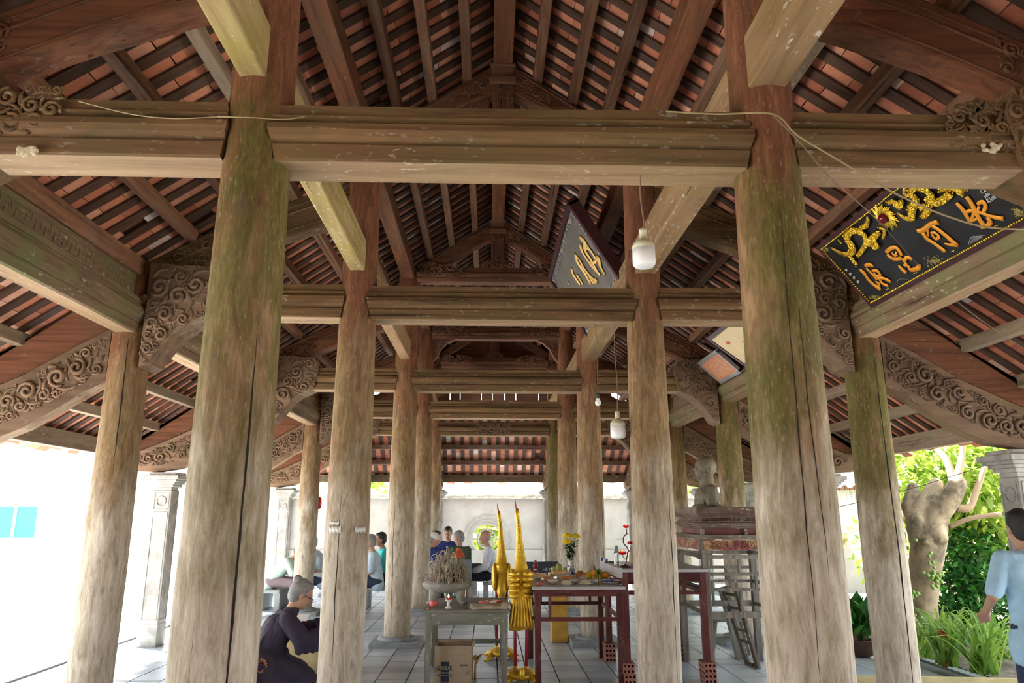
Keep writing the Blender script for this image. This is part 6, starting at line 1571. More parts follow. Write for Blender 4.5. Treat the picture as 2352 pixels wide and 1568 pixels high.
for k, (u, v, dz, rz, m_) in enumerate(((1270, 1322, .02, .3, M_pack), (1285, 1320, .02, -.2, M_pack), (1297, 1323, .02, .1, M_glaz), (1278, 1318, .06, .1, M_pack), (1291, 1318, .06, -.3, M_pack), (1284, 1330, .02, .6, M_glaz), (1300, 1331, .03, .2, M_packo), (1312, 1328, .015, -.1, M_glaz))):
    packet(u, v, (.10, .075, .04), m_, ['wrapped cake at the left of the pile', 'wrapped cake in the middle of the pile', 'white wrapped cake at the right of the pile', 'upper left wrapped cake under the green fruit', 'upper right wrapped cake under the green fruit', 'white wrapped bun in front of the cake pile', 'browned bun left of the vase foot', 'white packet in front of the vase foot'][k], rz, 0, dz)
def fruit(name, u, v, r, mat, lab, dz=0.0, sq=1.0, cat='fruit', grp='fruit on the red table'):
    c = at_z(u, v, Zr + dz); t = thing(name, lab, cat, c, 0, grp); q = MB(); q.lathe([(r * .15, 0), (r * .6, r * .12 * sq), (r * .93, r * .5 * sq), (r, r * sq), (r * .9, r * 1.5 * sq), (r * .5, r * 1.9 * sq), (r * .12, r * 1.93 * sq), (r * .05, r * 1.86 * sq)], (0, 0, 0), 20); q.build('flesh', mat, t); q = MB(); q.tube([(0, 0, r * 1.88 * sq), (.003, 0, r * 2.1 * sq)], .003, 5); q.build('stem', M_bark, t)
fruit('mango', 1284, 1311, .035, M_grf, 'pale green fruit on top of the cake pile', .105, 1.15); fruit('mango', 1272, 1313, .03, M_grf, 'small green fruit half hidden left of the topmost one', .08)
fruit('mango', 1297, 1315, .03, M_grf, 'dull green fruit right of the topmost one, beside the vase', .05)
for k, (u, v, dz) in enumerate(((1328, 1322, 0), (1336, 1326, 0), (1344, 1324, 0), (1333, 1318, .03), (1346, 1330, 0), (1350, 1319, 0))):
    packet(u, v, (.09, .07, .04), M_packo, ['orange-wrapped cake beside the vase foot', 'front orange-wrapped cake right of the vase', 'orange-wrapped cake left of the bananas', 'upper orange-wrapped cake right of the vase', 'orange-wrapped cake touching the banana hand', 'orange-wrapped cake behind the bananas'][k], k * .5, 0, dz)
# hand of bananas
c = at_z(1368, 1333, Zr); t = thing('banana_hand', 'hand of ripe yellow bananas at the right of the red table', 'bananas', c, 0, 'fruit on the red table')
for i in range(9):
    a = R(-160 + i * 17); q = MB(); P_ = smoothpath([(0, .04, .10), (math.cos(a) * .06, .02 + math.sin(a) * .05, .085), (math.cos(a) * .10, math.sin(a) * .09, .05), (math.cos(a) * .115, math.sin(a) * .10, .02)], 4); n_ = len(P_); q.tube(P_, [.007 + .012 * math.sin(math.pi * min(1, .12 + i2 / n_ * .95)) for i2 in range(n_)], 8); q.build('banana', M_ban, t)
q = MB(); q.cone((0, .05, .09), (-.01, .05, .15), .014, .009, 8); q.build('stalk', M_bark, t)
for k, (u, v, dz) in enumerate(((1366, 1322, .06), (1382, 1327, .02), (1393, 1328, .03))): fruit('orange', u, v, .033, M_orf, ['orange resting on top of the bananas', 'orange behind the banana tips', 'orange at the right edge of the fruit pile'][k], dz)
q = MB(); rr_ = random.Random(5); c = at_z(1375, 1320, Zr + .10)
for i in range(9): leaf(q, (0, 0, 0), (rr_.uniform(-1, 1), rr_.uniform(-.6, .3), rr_.uniform(.1, 1)), (0, 0, 1), .08, .025, rr_)
q.tube([(0, 0, -.12), (0, 0, 0)], .004, 5); o = q.build('leafy_sprig', M_dl); o.location = c + Vector((0, .03, 0)); tag(o, 'dark leafy sprig sticking out of the fruit pile', 'sprig')
# vase with chrysanthemums
c = at_z(1312, 1324, Zr); vs_ = thing('flower_vase', 'white vase with blue painting on the red offering table', 'vase', c)
q = MB(); q.lathe([(.04, 0), (.043, .006), (.040, .04), (.044, .07), (.045, .09), (.032, .13), (.028, .15), (.034, .172), (.038, .18), (.034, .18), (.025, .15)], (0, 0, 0), 30); clean(q.build('vase_body', M_glaz, vs_))
q = MB(); rr_ = random.Random(31)
for i in range(26):
    z = rr_.uniform(.015, .12); a = rr_.gauss(-1.5, .5); r_ = .0435 if z < .1 else .036; q.ell((r_ * math.cos(a), r_ * math.sin(a), z), (.008, .003, rr_.uniform(.004, .010)), 6, 4)
o = q.build('blue_painting', M_blue, vs_); o['kind'] = 'stuff'
M_dgl = leafmat('chrysanthemum leaf', (0.012, 0.05, 0.015), (0.05, 0.14, 0.03), .15)
fb = thing('chrysanthemums', 'bunch of yellow chrysanthemums with dark leaves in the blue and white vase', 'flowers', c + Vector((0, 0, .16)))
def mum(q, c, r, rr_, tilt):
    c = Vector(c); ax_ = Vector(tilt).normalized(); o1 = ax_.orthogonal().normalized(); o2 = ax_.cross(o1)
    for ring in range(5):
        n_ = 22 - ring * 3; e = .1 + ring * .3
        for i in range(n_):
            a = i / n_ * 6.283 + ring * .3; d = (o1 * math.cos(a) + o2 * math.sin(a)) * math.cos(e) + ax_ * math.sin(e); L = r * (1 - ring * .14) * rr_.uniform(.85, 1.05)
            q.tube([c, c + d * L * .6 + ax_ * .004, c + d * L], [.004, .007, .0035], 4)
rr_ = random.Random(2); fl = []
for (u, v, r) in ((1303, 1231, .060), (1323, 1232, .055), (1302, 1245, .060)):
    p = at_y(u, v, c.y); d = Vector((p.x, p.y, p.z)) - fb.location; fl.append(d); q = MB(); mum(q, d, r, rr_, (d.x * .6, -.35, .8)); q.build('flower_head', M_yel, fb)
q = MB()
for d in fl: q.tube(smoothpath([(0, 0, -.1), (d.x * .4, d.y, d.z * .5), d], 4), .004, 5)
for i in range(130):
    k_ = rr_.random(); d = fl[rr_.randrange(3)] * (.1 + .72 * k_); a = rr_.uniform(0, 6.28); leaf(q, d + Vector((math.cos(a) * .02, math.sin(a) * .02, 0)), (math.cos(a), math.sin(a), rr_.uniform(-.1, 1.0)), (0, 0, 1), rr_.uniform(.035, .065), .028, rr_)
o = q.build('leaves', M_dgl, fb); o['kind'] = 'stuff'
c = clampt(at_z(1226, 1316, Zr), rx0 + .04, rx1, 7.5, 8.82); t = thing('red_bottle', 'small dark red figurine-shaped bottle at the back left of the red table', 'bottle', c); q = MB(); q.lathe([(.032, 0), (.036, .01), (.03, .04), (.02, .055), (.018, .075), (.030, .10), (.028, .125), (.014, .145), (.020, .155), (.012, .17)], (0, 0, 0), 20); q.build('glass_body', plain('dark red glass', (0.30, 0.01, 0.03), .12, bump=0), t); q = MB(); q.lathe([(.019, .055), (.0195, .075)], (0, 0, 0), 16); q.build('label', M_glaz, t)

# ------------------------------------------------------------------ things on the long altar
Za = 1.067
c = at_z(1417, 1299, Za); t = thing('water_bottle', 'clear plastic water bottle with a green cap on the long altar', 'bottle', c); q = MB(); q.lathe([(.030, 0), (.033, .01), (.031, .05), (.033, .09), (.033, .12), (.024, .155), (.013, .175), (.012, .185)], (0, 0, 0), 24); q.build('bottle_body', M_glass, t); q = MB(); q.lathe([(.014, .185), (.015, .187), (.015, .203), (.013, .205)], (0, 0, 0), 16); q.build('cap', plain('green cap', (0.03, 0.45, 0.12), .4, bump=0), t)
c = at_z(1436, 1302, Za); t = thing('lotus_lamp', 'branching lotus lamp with red petals, the top bud glowing orange', 'lamp', c)
M_br = plain('dark bronze stem', (0.07, 0.03, 0.025), .4, bump=0); M_pet = plain('translucent red petal', (0.70, 0.03, 0.04), .25, bump=0, trans=.25); M_glow = plain('glowing orange bulb', (1, .35, .05), .4, bump=0, emit=(1, .25, .03, 2.2))
def rel(u, v, dy=0): return at_y(u, v, c.y + dy) - c
stem = [(0, 0, .01), rel(1440, 1278), rel(1443, 1262), rel(1432, 1246), rel(1433, 1232), rel(1439, 1225), rel(1438, 1214)]
q = MB(); q.tube(smoothpath(stem, 5), .0065, 7); q.tube(smoothpath([rel(1433, 1238), rel(1427, 1237), rel(1416, 1238)], 4), [.004] * 8 + [.001], 5); q.tube(smoothpath([rel(1440, 1270), rel(1448, 1262), rel(1449, 1254)], 4), .004, 6); q.tube(smoothpath([rel(1438, 1285), rel(1432, 1280), rel(1430, 1272)], 4), .004, 6); q.tube(smoothpath([rel(1438, 1226), rel(1444, 1226)], 4), .003, 5); q.build('stem', M_br, t)
q = MB(); q.lathe([(.05, 0), (.052, .008), (.04, .016), (.015, .022), (.01, .03)], (0, 0, 0), 24); q.build('base', M_redwd, t)
def lotus(c_, r, open_, glow, nm='lotus_flower'):
    q = MB(); rr3 = random.Random(1)
    for ring, (n_, e, L) in enumerate(((9, open_, 1.0), (7, open_ + .45, .95), (5, open_ + .8, .8))):
        for i in range(n_):
            a = i / n_ * 6.283 + ring * .4; leaf(q, Vector(c_) + Vector((math.cos(a), math.sin(a), 0)) * r * .15, (math.cos(a) * math.cos(e), math.sin(a) * math.cos(e), math.sin(e)), (0, 0, 1), r * L * 1.5, r * .8, rr3, bend=-.3)
    q.build(nm, M_pet, t)
    if glow: q = MB(); q.ell(Vector(c_) + Vector((0, 0, r * .6)), (r * .35, r * .35, r * .6)); q.build('bulb', M_glow, t)
lotus(rel(1438, 1213), .030, .75, True); lotus(rel(1430, 1274), .036, .5, True); lotus(rel(1450, 1250), .034, .35, False)
q = MB(); rr3 = random.Random(4); cc_ = rel(1438, 1216)
for i in range(6): a = i; leaf(q, cc_, (math.cos(a), math.sin(a), .1), (0, 0, 1), .05, .015, rr3)
q.build('sepals', M_br, t)
c = at_z(1454, 1300, Za); t = thing('cream_gourd', 'upright cream oval plaque half hidden behind the pale column', 'plaque', c); q = MB(); q.ell((0, 0, .085), (.045, .02, .085)); q.lathe([(.035, 0), (.03, .015), (.015, .02)], (0, 0, 0), 16); q.build('disc', plain('cream porcelain', (.62, .52, .36), .4, var=.1), t)
for k, (u, v) in enumerate(((1384, 1290), (1391, 1293))):
    c = at_z(u, v, Za); t = thing('blue_packet', ['blue and white crumpled packet at the left end of the long altar', 'second blue and white packet lying beside the first'][k], 'packet', c, .5 * k, 'blue packets'); q = MB(); q.box((0, 0, .03), (.05, .03, .06 - .02 * k), m=0); q.box((0, -.017, .03), (.03, .003, .03), m=1); o = q.build('foil', [M_glaz, M_blue], t); clean(o, .006)
c = plate_(1405, 1296, .09, 'white dish with green betel leaves beside the water bottle', Z=Za, grp='plates on the long altar'); t = thing('betel_leaves', 'small heap of dull green leaves on the dish', 'leaves', c + Vector((0, 0, .012))); q = MB(); rr_ = random.Random(3)
for i in range(16): leaf(q, (rr_.uniform(-.04, .04), rr_.uniform(-.03, .03), rr_.uniform(0, .012)), (rr_.uniform(-1, 1), rr_.uniform(-1, 1), .1), (0, 0, 1), .06, .035, rr_)
q.build('leaf_heap', M_dgl, t)
plate_(1445, 1301, .10, 'white dish behind the lotus lamp with small offerings', Z=Za, grp='plates on the long altar')
c = clampt(at_z(1567, 1312, Za), ax0, ax1, 7.62, 8.6); t = thing('yellow_vase', 'tall pale yellow-green vase just right of the pale column', 'vase', c); q = MB(); H_ = at_y(1567, 1243, c.y).z - c.z; q.lathe([(.045, 0), (.05, .01), (.045, .03), (.052, H_ * .3), (.055, H_ * .5), (.045, H_ * .75), (.030, H_ * .9), (.038, H_), (.03, H_)], (0, 0, 0), 26); q.build('vase_body', plain('pale yellow green glaze', (.55, .52, .17), .25, var=.1, bump=0), t)
c = at_z(1455, 1338, .845); q = MB(); q.lathe([(.03, 0), (.045, .02), (.05, .05), (.04, .05), (.02, .01)], (0, 0, 0), 18); o = q.build('patterned_bowl', [M_blue]); o.location = (c.x, 7.75, .86); 
q = MB(); q.box((c.x + .05, 7.75, .852), (.35, .25, .014)); wb(q, 'shelf_board', M_redwdz, at_)
tag(o, 'small dark blue patterned bowl on the shelf under the long altar top', 'bowl')

# ------------------------------------------------------------------ golden cranes
def crane(x, y, ztop, label, tail=True, rz=0.0, front=True):
    """stands on a tortoise, neck stretched up; built facing +y (away)"""
    t = thing('golden_crane', label, 'statue', (x, y, 0), rz, 'golden crane statues'); s_ = ztop / 1.74
    K = lambda a, b, c_: Vector((a * s_, b * s_, c_ * s_))
    q = MB()
    q.cone(K(0, .05, .86), K(0, .02, 1.0), .085 * s_, .090 * s_, 20); q.cone(K(0, .02, .98), K(0, .04, 1.14), .092 * s_, .055 * s_, 18); q.cone(K(0, .0, .72), K(0, .03, .90), .055 * s_, .085 * s_, 16)
    q.cone(K(0, .04, 1.10), K(-.01, .07, 1.32), .062 * s_, .036 * s_, 14); q.cone(K(-.01, .07, 1.32), K(-.02, .09, 1.52), .036 * s_, .025 * s_, 12); q.cone(K(-.02, .09, 1.50), K(-.035, .085, 1.60), .022 * s_, .026 * s_, 12); q.cone(K(-.035, .09, 1.61), K(-.045, .09, 1.66), .026 * s_, .012 * s_, 12)
    fuse(q, 'body', M_goldp, t, .006, 3)
    q = MB(); q.cone(K(-.045, .09, 1.66), K(-.055, .085, 1.74), .011 * s_, .003 * s_, 8); q.ell(K(-.035, .09, 1.635), (.018 * s_, .02 * s_, .02 * s_)); q.build('beak', M_crim, t)
    q = MB()
    for i in range(14): z = 1.12 + i * .034; q.cone(K(-.0 - .002 * i, -.015 + .006 * i, z), K(-.002 * i, -.028 + .006 * i + .03 * min(1, i / 9), z + .02), .010 * s_, .004 * s_, 6)
    q.build('nape_ridge', M_goldp, t)
    for sx in (-1, 1):
        for i in range(5 if tail else 0):
            z = 1.015 - i * .052; q = MB()
            P_ = smoothpath([K(sx * .02, -.085, z + .006), K(sx * .055, -.10, z), K(sx * .10, -.06, z - .004), K(sx * .112, .02, z - .012)], 4); n_ = len(P_)
            q.tube(P_, [(.012 + .013 * math.sin(math.pi * k / (n_ - 1))) * s_ for k in range(n_)], 8); q.build('wing_feather', M_goldp, t)
        q = MB(); q.ell(K(sx * .085, .02, .90), (.035 * s_, .10 * s_, .16 * s_), 14, 10); q.build('wing', M_goldp, t)
    q = MB()
    if tail: 
        prof = []
        vs = []; KZ = 9; KN = 24
        for i in range(KZ):
            u = i / (KZ - 1); hw = lerp(.088, .125, u ** .8) * (1 if i < KZ - 1 else .96); th = lerp(.085, .035, u); yc = lerp(0, -.085, u)
            for j in range(KN): a_ = 2 * math.pi * j / KN; w_ = 1 + .05 * math.cos(9 * a_) * u; vs.append(K(hw * math.cos(a_) * w_, yc + th * math.sin(a_) * w_, lerp(.90, .505, u) + (.02 * math.cos(5 * a_) if i == KZ - 1 else 0)))
        q._add(vs, [(i * KN + j, i * KN + (j + 1) % KN, (i + 1) * KN + (j + 1) % KN, (i + 1) * KN + j) for i in range(KZ - 1) for j in range(KN)] + [tuple(range(KN))[::-1], tuple((KZ - 1) * KN + j for j in range(KN))], 0, True)
        clean(q.build('tail', M_goldp, t))
    if tail:
        for i in range(-3, 4):
            q = MB(); a = i * .028; P_ = smoothpath([K(a * .75, -.075, .84), K(a * .95, -.098, .72), K(a * 1.15, -.110, .60), K(a * 1.35, -.115, .51 + abs(i) * .004)], 4); n_ = len(P_)
            q.tube(P_, [(.010 + .009 * k / n_) * s_ * (1 if k < n_ - 1 else .6) for k in range(n_)], 8, flat=.8); q.build('tail_feather', M_goldp, t)
    for sx in (-1, 1):
        q = MB(); q.tube([K(sx * .055, .02, .12), K(sx * .058, .02, .45), K(sx * .058, .03, .80)], [.017 * s_, .016 * s_, .019 * s_], 12); q.build('leg', M_crim, t)
        q = MB()
        for da in (-.7, 0, .7, 3.1): d = Vector((math.sin(da), math.cos(da), 0)); q.cone(K(sx * .055, .02, .125), K(sx * .055, .02, .108) + d * .06 * s_, .012 * s_, .008 * s_, 8)
        q.ell(K(sx * .055, .02, .13), .022 * s_); q.build('claw_foot', M_goldp, t)
    q = MB(); q.ell(K(0, .02, .075), (.15 * s_, .19 * s_, .055 * s_), 22, 12); 
    sh = q.build('tortoise_shell', M_goldp, t)
    q = MB(); q.cone(K(0, -.17, .07), K(0, -.23, .10), .022 * s_, .030 * s_, 10); q.ell(K(0, -.245, .125), (.026 * s_, .035 * s_, .05 * s_)); q.build('tortoise_head', M_goldp, t)
    for sx in (-1, 1):
        for sy in (-1, 1):
            q = MB(); q.cone(K(sx * .11, .02 + sy * .12, .06), K(sx * .16, .02 + sy * .17, .025), .035 * s_, .024 * s_, 10)
            for k in range(3): q.cone(K(sx * .165, .02 + sy * .165 + (k - 1) * .018, .018), K(sx * .20, .02 + sy * .18 + (k - 1) * .022, .010), .010 * s_, .005 * s_, 6)
            q.build('tortoise_foot', M_goldp, t)
    return t
c = at_y(1197, 1400, 7.62); crane(c.x, 7.68, 1.745, 'nearer golden crane statue seen from behind with wing feathers and a fanned tail')
c = at_y(1152, 1400, 8.85); crane(c.x, 8.85, 1.72, 'farther golden crane statue with a crimson head, behind the newspaper table', tail=False)
for o_ in [o for o in C.objects if o.name.startswith('golden_crane')]:
    pass

# ------------------------------------------------------------------ stone tables and benches at the back
def stone_table(x, y, w_, d_, z, label):
    t = thing('stone_table', label, 'table', (x, y, 0), 0, 'stone tables'); q = MB(); q.box((0, 0, z - .03), (w_, d_, .06)); clean(q.build('top', M_granl, t), .01)
    for sx in (-1, 1): q = MB(); q.box((sx * w_ * .32, 0, (z - .06) / 2), (.12, d_ * .7, z - .06), taper=.85); clean(q.build('pedestal', M_granl, t), .01)
def stone_bench(x, y, w_, d_, z, label, rz=0, back=None, txt=None):
    t = thing('stone_bench', label, 'bench', (x, y, 0), rz, 'stone benches'); q = MB(); q.box((0, 0, z - .025), (w_, d_, .05)); clean(q.build('seat', M_granl, t), .008)
    for sx in (-1, 1): q = MB(); q.box((sx * w_ * .36, 0, (z - .05) / 2), (.10, d_ * .8, z - .05)); clean(q.build('support', M_granl, t), .008)
    if back: q = MB(); q.box((0, -d_ / 2 + .03, (z + back) / 2), (w_, .05, back - z), Matrix.Rotation(R(5), 3, 'X')); clean(q.build('back_rest', M_granite, t), .006)
    if txt: o = flat_text(txt, .062, M_ink, 'carved_lettering', None, (-w_ * .22, -d_ / 2 - .008, back - .15), (1, 0, 0), (0, -.08, 1), .002); o.parent = t
stone_table(-3.0, 13.45, .95, .62, .62, 'pale terrazzo table of the card players at the left, beyond the fourth frame')
stone_table(-.95, 14.75, .80, .6, .60, 'terrazzo table among the four seated men left of the round window')
stone_bench(at_y(645, 1360, 13.4).x - .12, 13.4, .40, .8, .35, 'low stone bench under the man in the pale green shirt')
stone_bench(-2.0, 13.5, .62, .5, .36, 'low stone bench under the two men in pale blue and teal shirts')
stone_bench(.02, 14.2, .45, .4, .38, 'low stone bench under the bald man in the white shirt')
xa = at_y(1205, 1300, 13.2).x; xb = at_y(1352, 1300, 13.2).x
stone_bench((xa + xb) / 2, 13.4, xb - xa, .42, .42, 'granite bench with a dark lettered backrest behind the red offering table', 0, .795, 'HÀ TRẦN SINH HÌNH - VŨ')
stone_bench(at_y(1050, 1300, 15.6).x, 15.6, 1.0, .4, .38, 'granite bench with a plain dark backrest beyond the man in the green shirt', 0, .63)
# grey plastic chair of the man in green
cE = at_y(1058, 1345, 13.9)
t = thing('grey_chair', 'grey slatted chair with its back to the camera, left of the bald man', 'chair', (cE.x, 13.9, 0)); q = MB(); q.box((0, .02, .40), (.42, .40, .035)); clean(q.build('seat', M_granl, t), .01); q = MB(); q.box((0, -.19, .62), (.40, .03, .36)); clean(q.build('backrest', plain('grey blue plastic', (.20, .24, .26), .5), t), .01)
for sx in (-1, 1):
    for sy in (-1, 1): q = MB(); q.box((sx * .18, sy * .17, .19), (.035, .035, .38)); q.build('leg', M_granl, t)
# red lantern tag
c = at_y(731, 1155, 12.9); t = thing('red_lantern', 'small red hanging lantern beside the outer column of the fourth frame', 'lantern', c); q = MB(); q.lathe([(.03, -.10), (.05, -.08), (.06, 0), (.05, .08), (.03, .10)], (0, 0, 0), 18); q.build('paper_body', M_redpl, t); q = MB(); q.tube([(0, 0, .1), (0, 0, 1.2)], .004, 5); q.tube([(0, 0, -.10), (0, 0, -.35)], .006, 5); q.build('string', M_redpl, t)
# praying mat and low table with yellow cloth, left
M_mat = plain('magenta woven mat', (0.42, 0.03, 0.10), .8, var=.2, scale=40, bump=.4)
m0 = at_z(640, 1568, 0.012); 
t = thing('woven_mat', 'magenta and white patterned mat on the floor in front of the kneeling woman', 'mat', (-2.42, 7.55, .012))
q = MB(); q.box((0, 0, .004), (1.15, 1.5, .008)); q.build('weave', M_mat, t)
q = MB()
for j in range(4):
    for i in range(3): 
        x, y = -.36 + i * .36, -.5 + j * .34; q._add([(x - .15, y, .0095), (x, y - .07, .0095), (x + .15, y, .0095), (x, y + .07, .0095), (x, y, .0065)], [(0, 1, 2, 3)], 0)
for x in (.50, .56, -.56): q.box((x, 0, .0085), (.02, 1.5, .002))
q.box((0, .7, .0085), (1.1, .02, .002)); q.box((0, .62, .0085), (1.1, .02, .002)); q.build('white_pattern', M_glaz, t)
lt = thing('low_table', 'low table draped with pale yellow cloth, half hidden by the pale left column', 'table', (-1.98, 8.15, 0))
q = MB(); q.box((0, 0, .415), (.62, .5, .03)); q.build('top', M_redwd, lt)
for sx in (-1, 1):
    for sy in (-1, 1): q = MB(); q.box((sx * .26, sy * .2, .20), (.05, .05, .40)); q.build('leg', M_redwdz, lt)
q = MB(); n_ = 60; vs = []
M_ycl = plain('pale yellow cloth', (0.62, 0.52, 0.26), .8, var=.08)
per = []
for k in range(n_):
    f = k / n_ * 4; s_ = int(f); u = f - s_; x, y = [(-.32 + .64 * u, -.26), (.32, -.26 + .52 * u), (.32 - .64 * u, .26), (-.32, .26 - .52 * u)][s_]; per.append((x, y))
for lvl, z in enumerate((.434, .32, .18, .05)):
    for k, (x, y) in enumerate(per):
        w_ = 1 + (lvl * .018) * (1 + .6 * math.sin(k * 1.3)); vs.append((x * w_, y * w_, z))
fs = [(l * n_ + k, l * n_ + (k + 1) % n_, (l + 1) * n_ + (k + 1) % n_, (l + 1) * n_ + k) for l in range(3) for k in range(n_)] + [tuple(range(n_))]
q._add(vs, fs, 0, True); o = q.build('yellow_cloth', M_ycl); o.location = lt.location + Vector((0, 0, .0)); m_ = o.modifiers.new('s', 'SOLIDIFY'); m_.thickness = .003; tag(o, 'pale yellow cloth draped over the low table', 'cloth')
bk = thing('open_book', 'open white prayer book propped on the low table under the woman\'s hands', 'book', (-2.12, 7.98, .44)); 
q = MB(); q.box((0, .06, .05), (.30, .02, .12), Matrix.Rotation(R(35), 3, 'X')); q.build('book_stand', M_redwd, bk)
for sx in (-1, 1): q = MB(); q.box((sx * .085, .0, .095), (.17, .20, .012), Matrix.Rotation(R(28), 3, 'X') @ Matrix.Rotation(sx * R(-6), 3, 'Y')); q.build('page_block', M_glaz, bk)
# ------------------------------------------------------------------ people
M_skin = plain('tanned skin', (0.52, 0.29, 0.19), .55, var=.08, bump=.05); M_skin2 = plain('darker tanned skin', (0.36, 0.18, 0.11), .55, var=.08, bump=.05)
M_hairb = plain('black hair', (0.02, 0.018, 0.018), .5, var=.3, scale=60, bump=.6); M_hairg = plain('grey hair', (0.26, 0.25, 0.25), .6, var=.35, scale=60, bump=.6); M_hairs = plain('cropped white hair', (0.42, 0.38, 0.36), .6, var=.2)
M_eye = plain('dark eye', (0.02, 0.015, 0.012), .3, bump=0); M_lip = plain('lips', (0.32, 0.12, 0.09), .5, bump=0); M_cap = plain('white cap cloth', (0.75, 0.74, 0.70), .8)
def cloth(name, c): return plain(name, c, .85, var=.12, scale=14, bump=.5)
M_pgreen = cloth('pale green shirt cloth', (0.58, 0.72, 0.66)); M_pblue = cloth('pale blue shirt cloth', (0.50, 0.64, 0.76)); M_tealc = cloth('teal shirt cloth', (0.05, 0.50, 0.48)); M_navyc = cloth('navy blue shirt cloth', (0.02, 0.04, 0.20))
M_greenc = cloth('dark green shirt cloth', (0.07, 0.12, 0.085)); M_whitec = cloth('white shirt cloth', (0.72, 0.75, 0.86)); M_blackc = cloth('black trouser cloth', (0.012, 0.013, 0.022)); M_dbluec = cloth('dark blue trouser cloth', (0.03, 0.045, 0.09)); M_mauve = cloth('mauve grey trouser cloth', (0.27, 0.20, 0.22))
M_robe = cloth('dark plum-navy robe cloth', (0.035, 0.026, 0.05)); M_shoe = plain('dark sandal', (0.04, 0.03, 0.025), .6); M_lblue = cloth('light sky blue shirt cloth', (0.42, 0.66, 0.86)); M_navy2 = cloth('navy slacks cloth', (0.03, 0.05, 0.10))
def person(label, hip, face, lean=.15, seat=.40, head_turn=0.0, head_pitch=0.0, shirt=M_pblue, trous=M_blackc, hair=M_hairb, skin=M_skin, arms=None, long_sleeve=False, stand=False, cap=False, bald=False, knees=None, feet=None, vox=.011, side=0.0, scale=1.0, shorts=False, hairlen=0.0):
    """hip: world x, y; face: angle of the facing direction; local f = forward, s = to the left of the person"""
    t = thing('person', label, 'person', (hip[0], hip[1], 0), 0)
    cf, sf = math.cos(face), math.sin(face)
    def L(f, s, z): return Vector((f * cf - s * sf, f * sf + s * cf, z))
    k = scale; H = seat + .09 if not stand else .90 * k
    TL = .50 * k
    def T(u, s, fo=0.0):           # along the torso, u 0 = hips, 1 = neck base; rounded back
        a = lean * (1 + .35 * u); f = TL * u * math.sin(a) + fo * math.cos(a); z = H + TL * u * math.cos(a) - fo * math.sin(a); return (f, s + side * u, z)
    P = lambda tup: L(*tup)
    neck = T(1.0, 0); hl = lean * 1.2
    hc = (neck[0] + .155 * k * math.sin(hl * .9) + .035, neck[1] , neck[2] + .155 * k * math.cos(hl * .9))
    # head frame
    ha = face + head_turn; hp = head_pitch + (lean * .3)
    hx = Vector((math.cos(ha) * math.cos(hp), math.sin(ha) * math.cos(hp), -math.sin(hp))); hy = Vector((-math.sin(ha), math.cos(ha), 0)); hz = hx.cross(hy)
    HR = Matrix((hx, hy, hz)).transposed(); HC = P(hc)
    def Hd(a, b, c): return HC + HR @ Vector((a, b, c)) * k
    # arms
    if arms is None: arms = [((.20, .20, .12), (.40, .14, .10)), ((.20, -.20, .12), (.40, -.14, .10))]
    sh = [T(.90, .165 * k), T(.90, -.165 * k)]
    b = MB()
    def joints(i):
        s_ = 1 if i == 0 else -1; el, wr = arms[i]; return P(sh[i]), L(el[0], el[1], H + el[2]), L(wr[0], wr[1], H + wr[2])
    # legs
    hips = [(0, .085 * k, H), (0, -.085 * k, H)]
    if stand: kn = knees or [(.01, .10, .50 * k), (.03, -.10, .50 * k)]; an = feet or [(-.02, .11, .09), (.0, -.11, .09)]
    else: kn = knees or [(.42 * k, .12, seat + .07), (.42 * k, -.12, seat + .07)]; an = feet or [(.40, .12, .08), (.44, -.12, .08)]
    leg = lambda i, q, r: (q.cone(P(hips[i]), P(kn[i]), .080 * k + r, .055 * k + r, 14), q.cone(P(kn[i]), P(an[i]), .053 * k + r, .036 * k + r, 12))
    torso = lambda q, r, up=True: (q.cone(P(T(.0, .055 * k)), P(T(.38, .06 * k)), .095 * k + r, .088 * k + r, 16), q.cone(P(T(.0, -.055 * k)), P(T(.38, -.06 * k)), .095 * k + r, .088 * k + r, 16), q.cone(P(T(.38, .06 * k)), P(T(.76, .085 * k)), .088 * k + r, .088 * k + r, 16), q.cone(P(T(.38, -.06 * k)), P(T(.76, -.085 * k)), .088 * k + r, .088 * k + r, 16), q.cone(P(T(.86, .13 * k)), P(T(.86, -.13 * k)), .062 * k + r, .062 * k + r, 12), q.cone(P(T(.78, 0)), P(T(.95, 0)), .09 * k + r, .055 * k + r * .5, 14))
    torso(b, 0); leg(0, b, 0); leg(1, b, 0)
    b.cone(P(T(.93, 0)), Hd(-.012, 0, -.07), .055 * k, .050 * k, 12)
    b.ell(Hd(-.008, 0, .035), (.098 * k, .077 * k, .098 * k), 20, 14, rot=HR); b.ell(Hd(.022, 0, -.035), (.072 * k, .062 * k, .082 * k), 18, 12, rot=HR); b.ell(Hd(.062, 0, -.085), (.026 * k, .028 * k, .022 * k), 12, 8, rot=HR)
    b.cone(Hd(.088, 0, .012), Hd(.108, 0, -.028), .010 * k, .016 * k, 8); b.ell(Hd(.082, 0, .030), (.016 * k, .045 * k, .010 * k), 10, 6, rot=HR)
    for s_ in (-1, 1): b.ell(Hd(-.004, s_ * .077, -.008), (.018 * k, .010 * k, .032 * k), 10, 8, rot=HR); b.ell(Hd(.060, s_ * .035, -.020), (.026 * k, .022 * k, .02 * k), 10, 6, rot=HR)
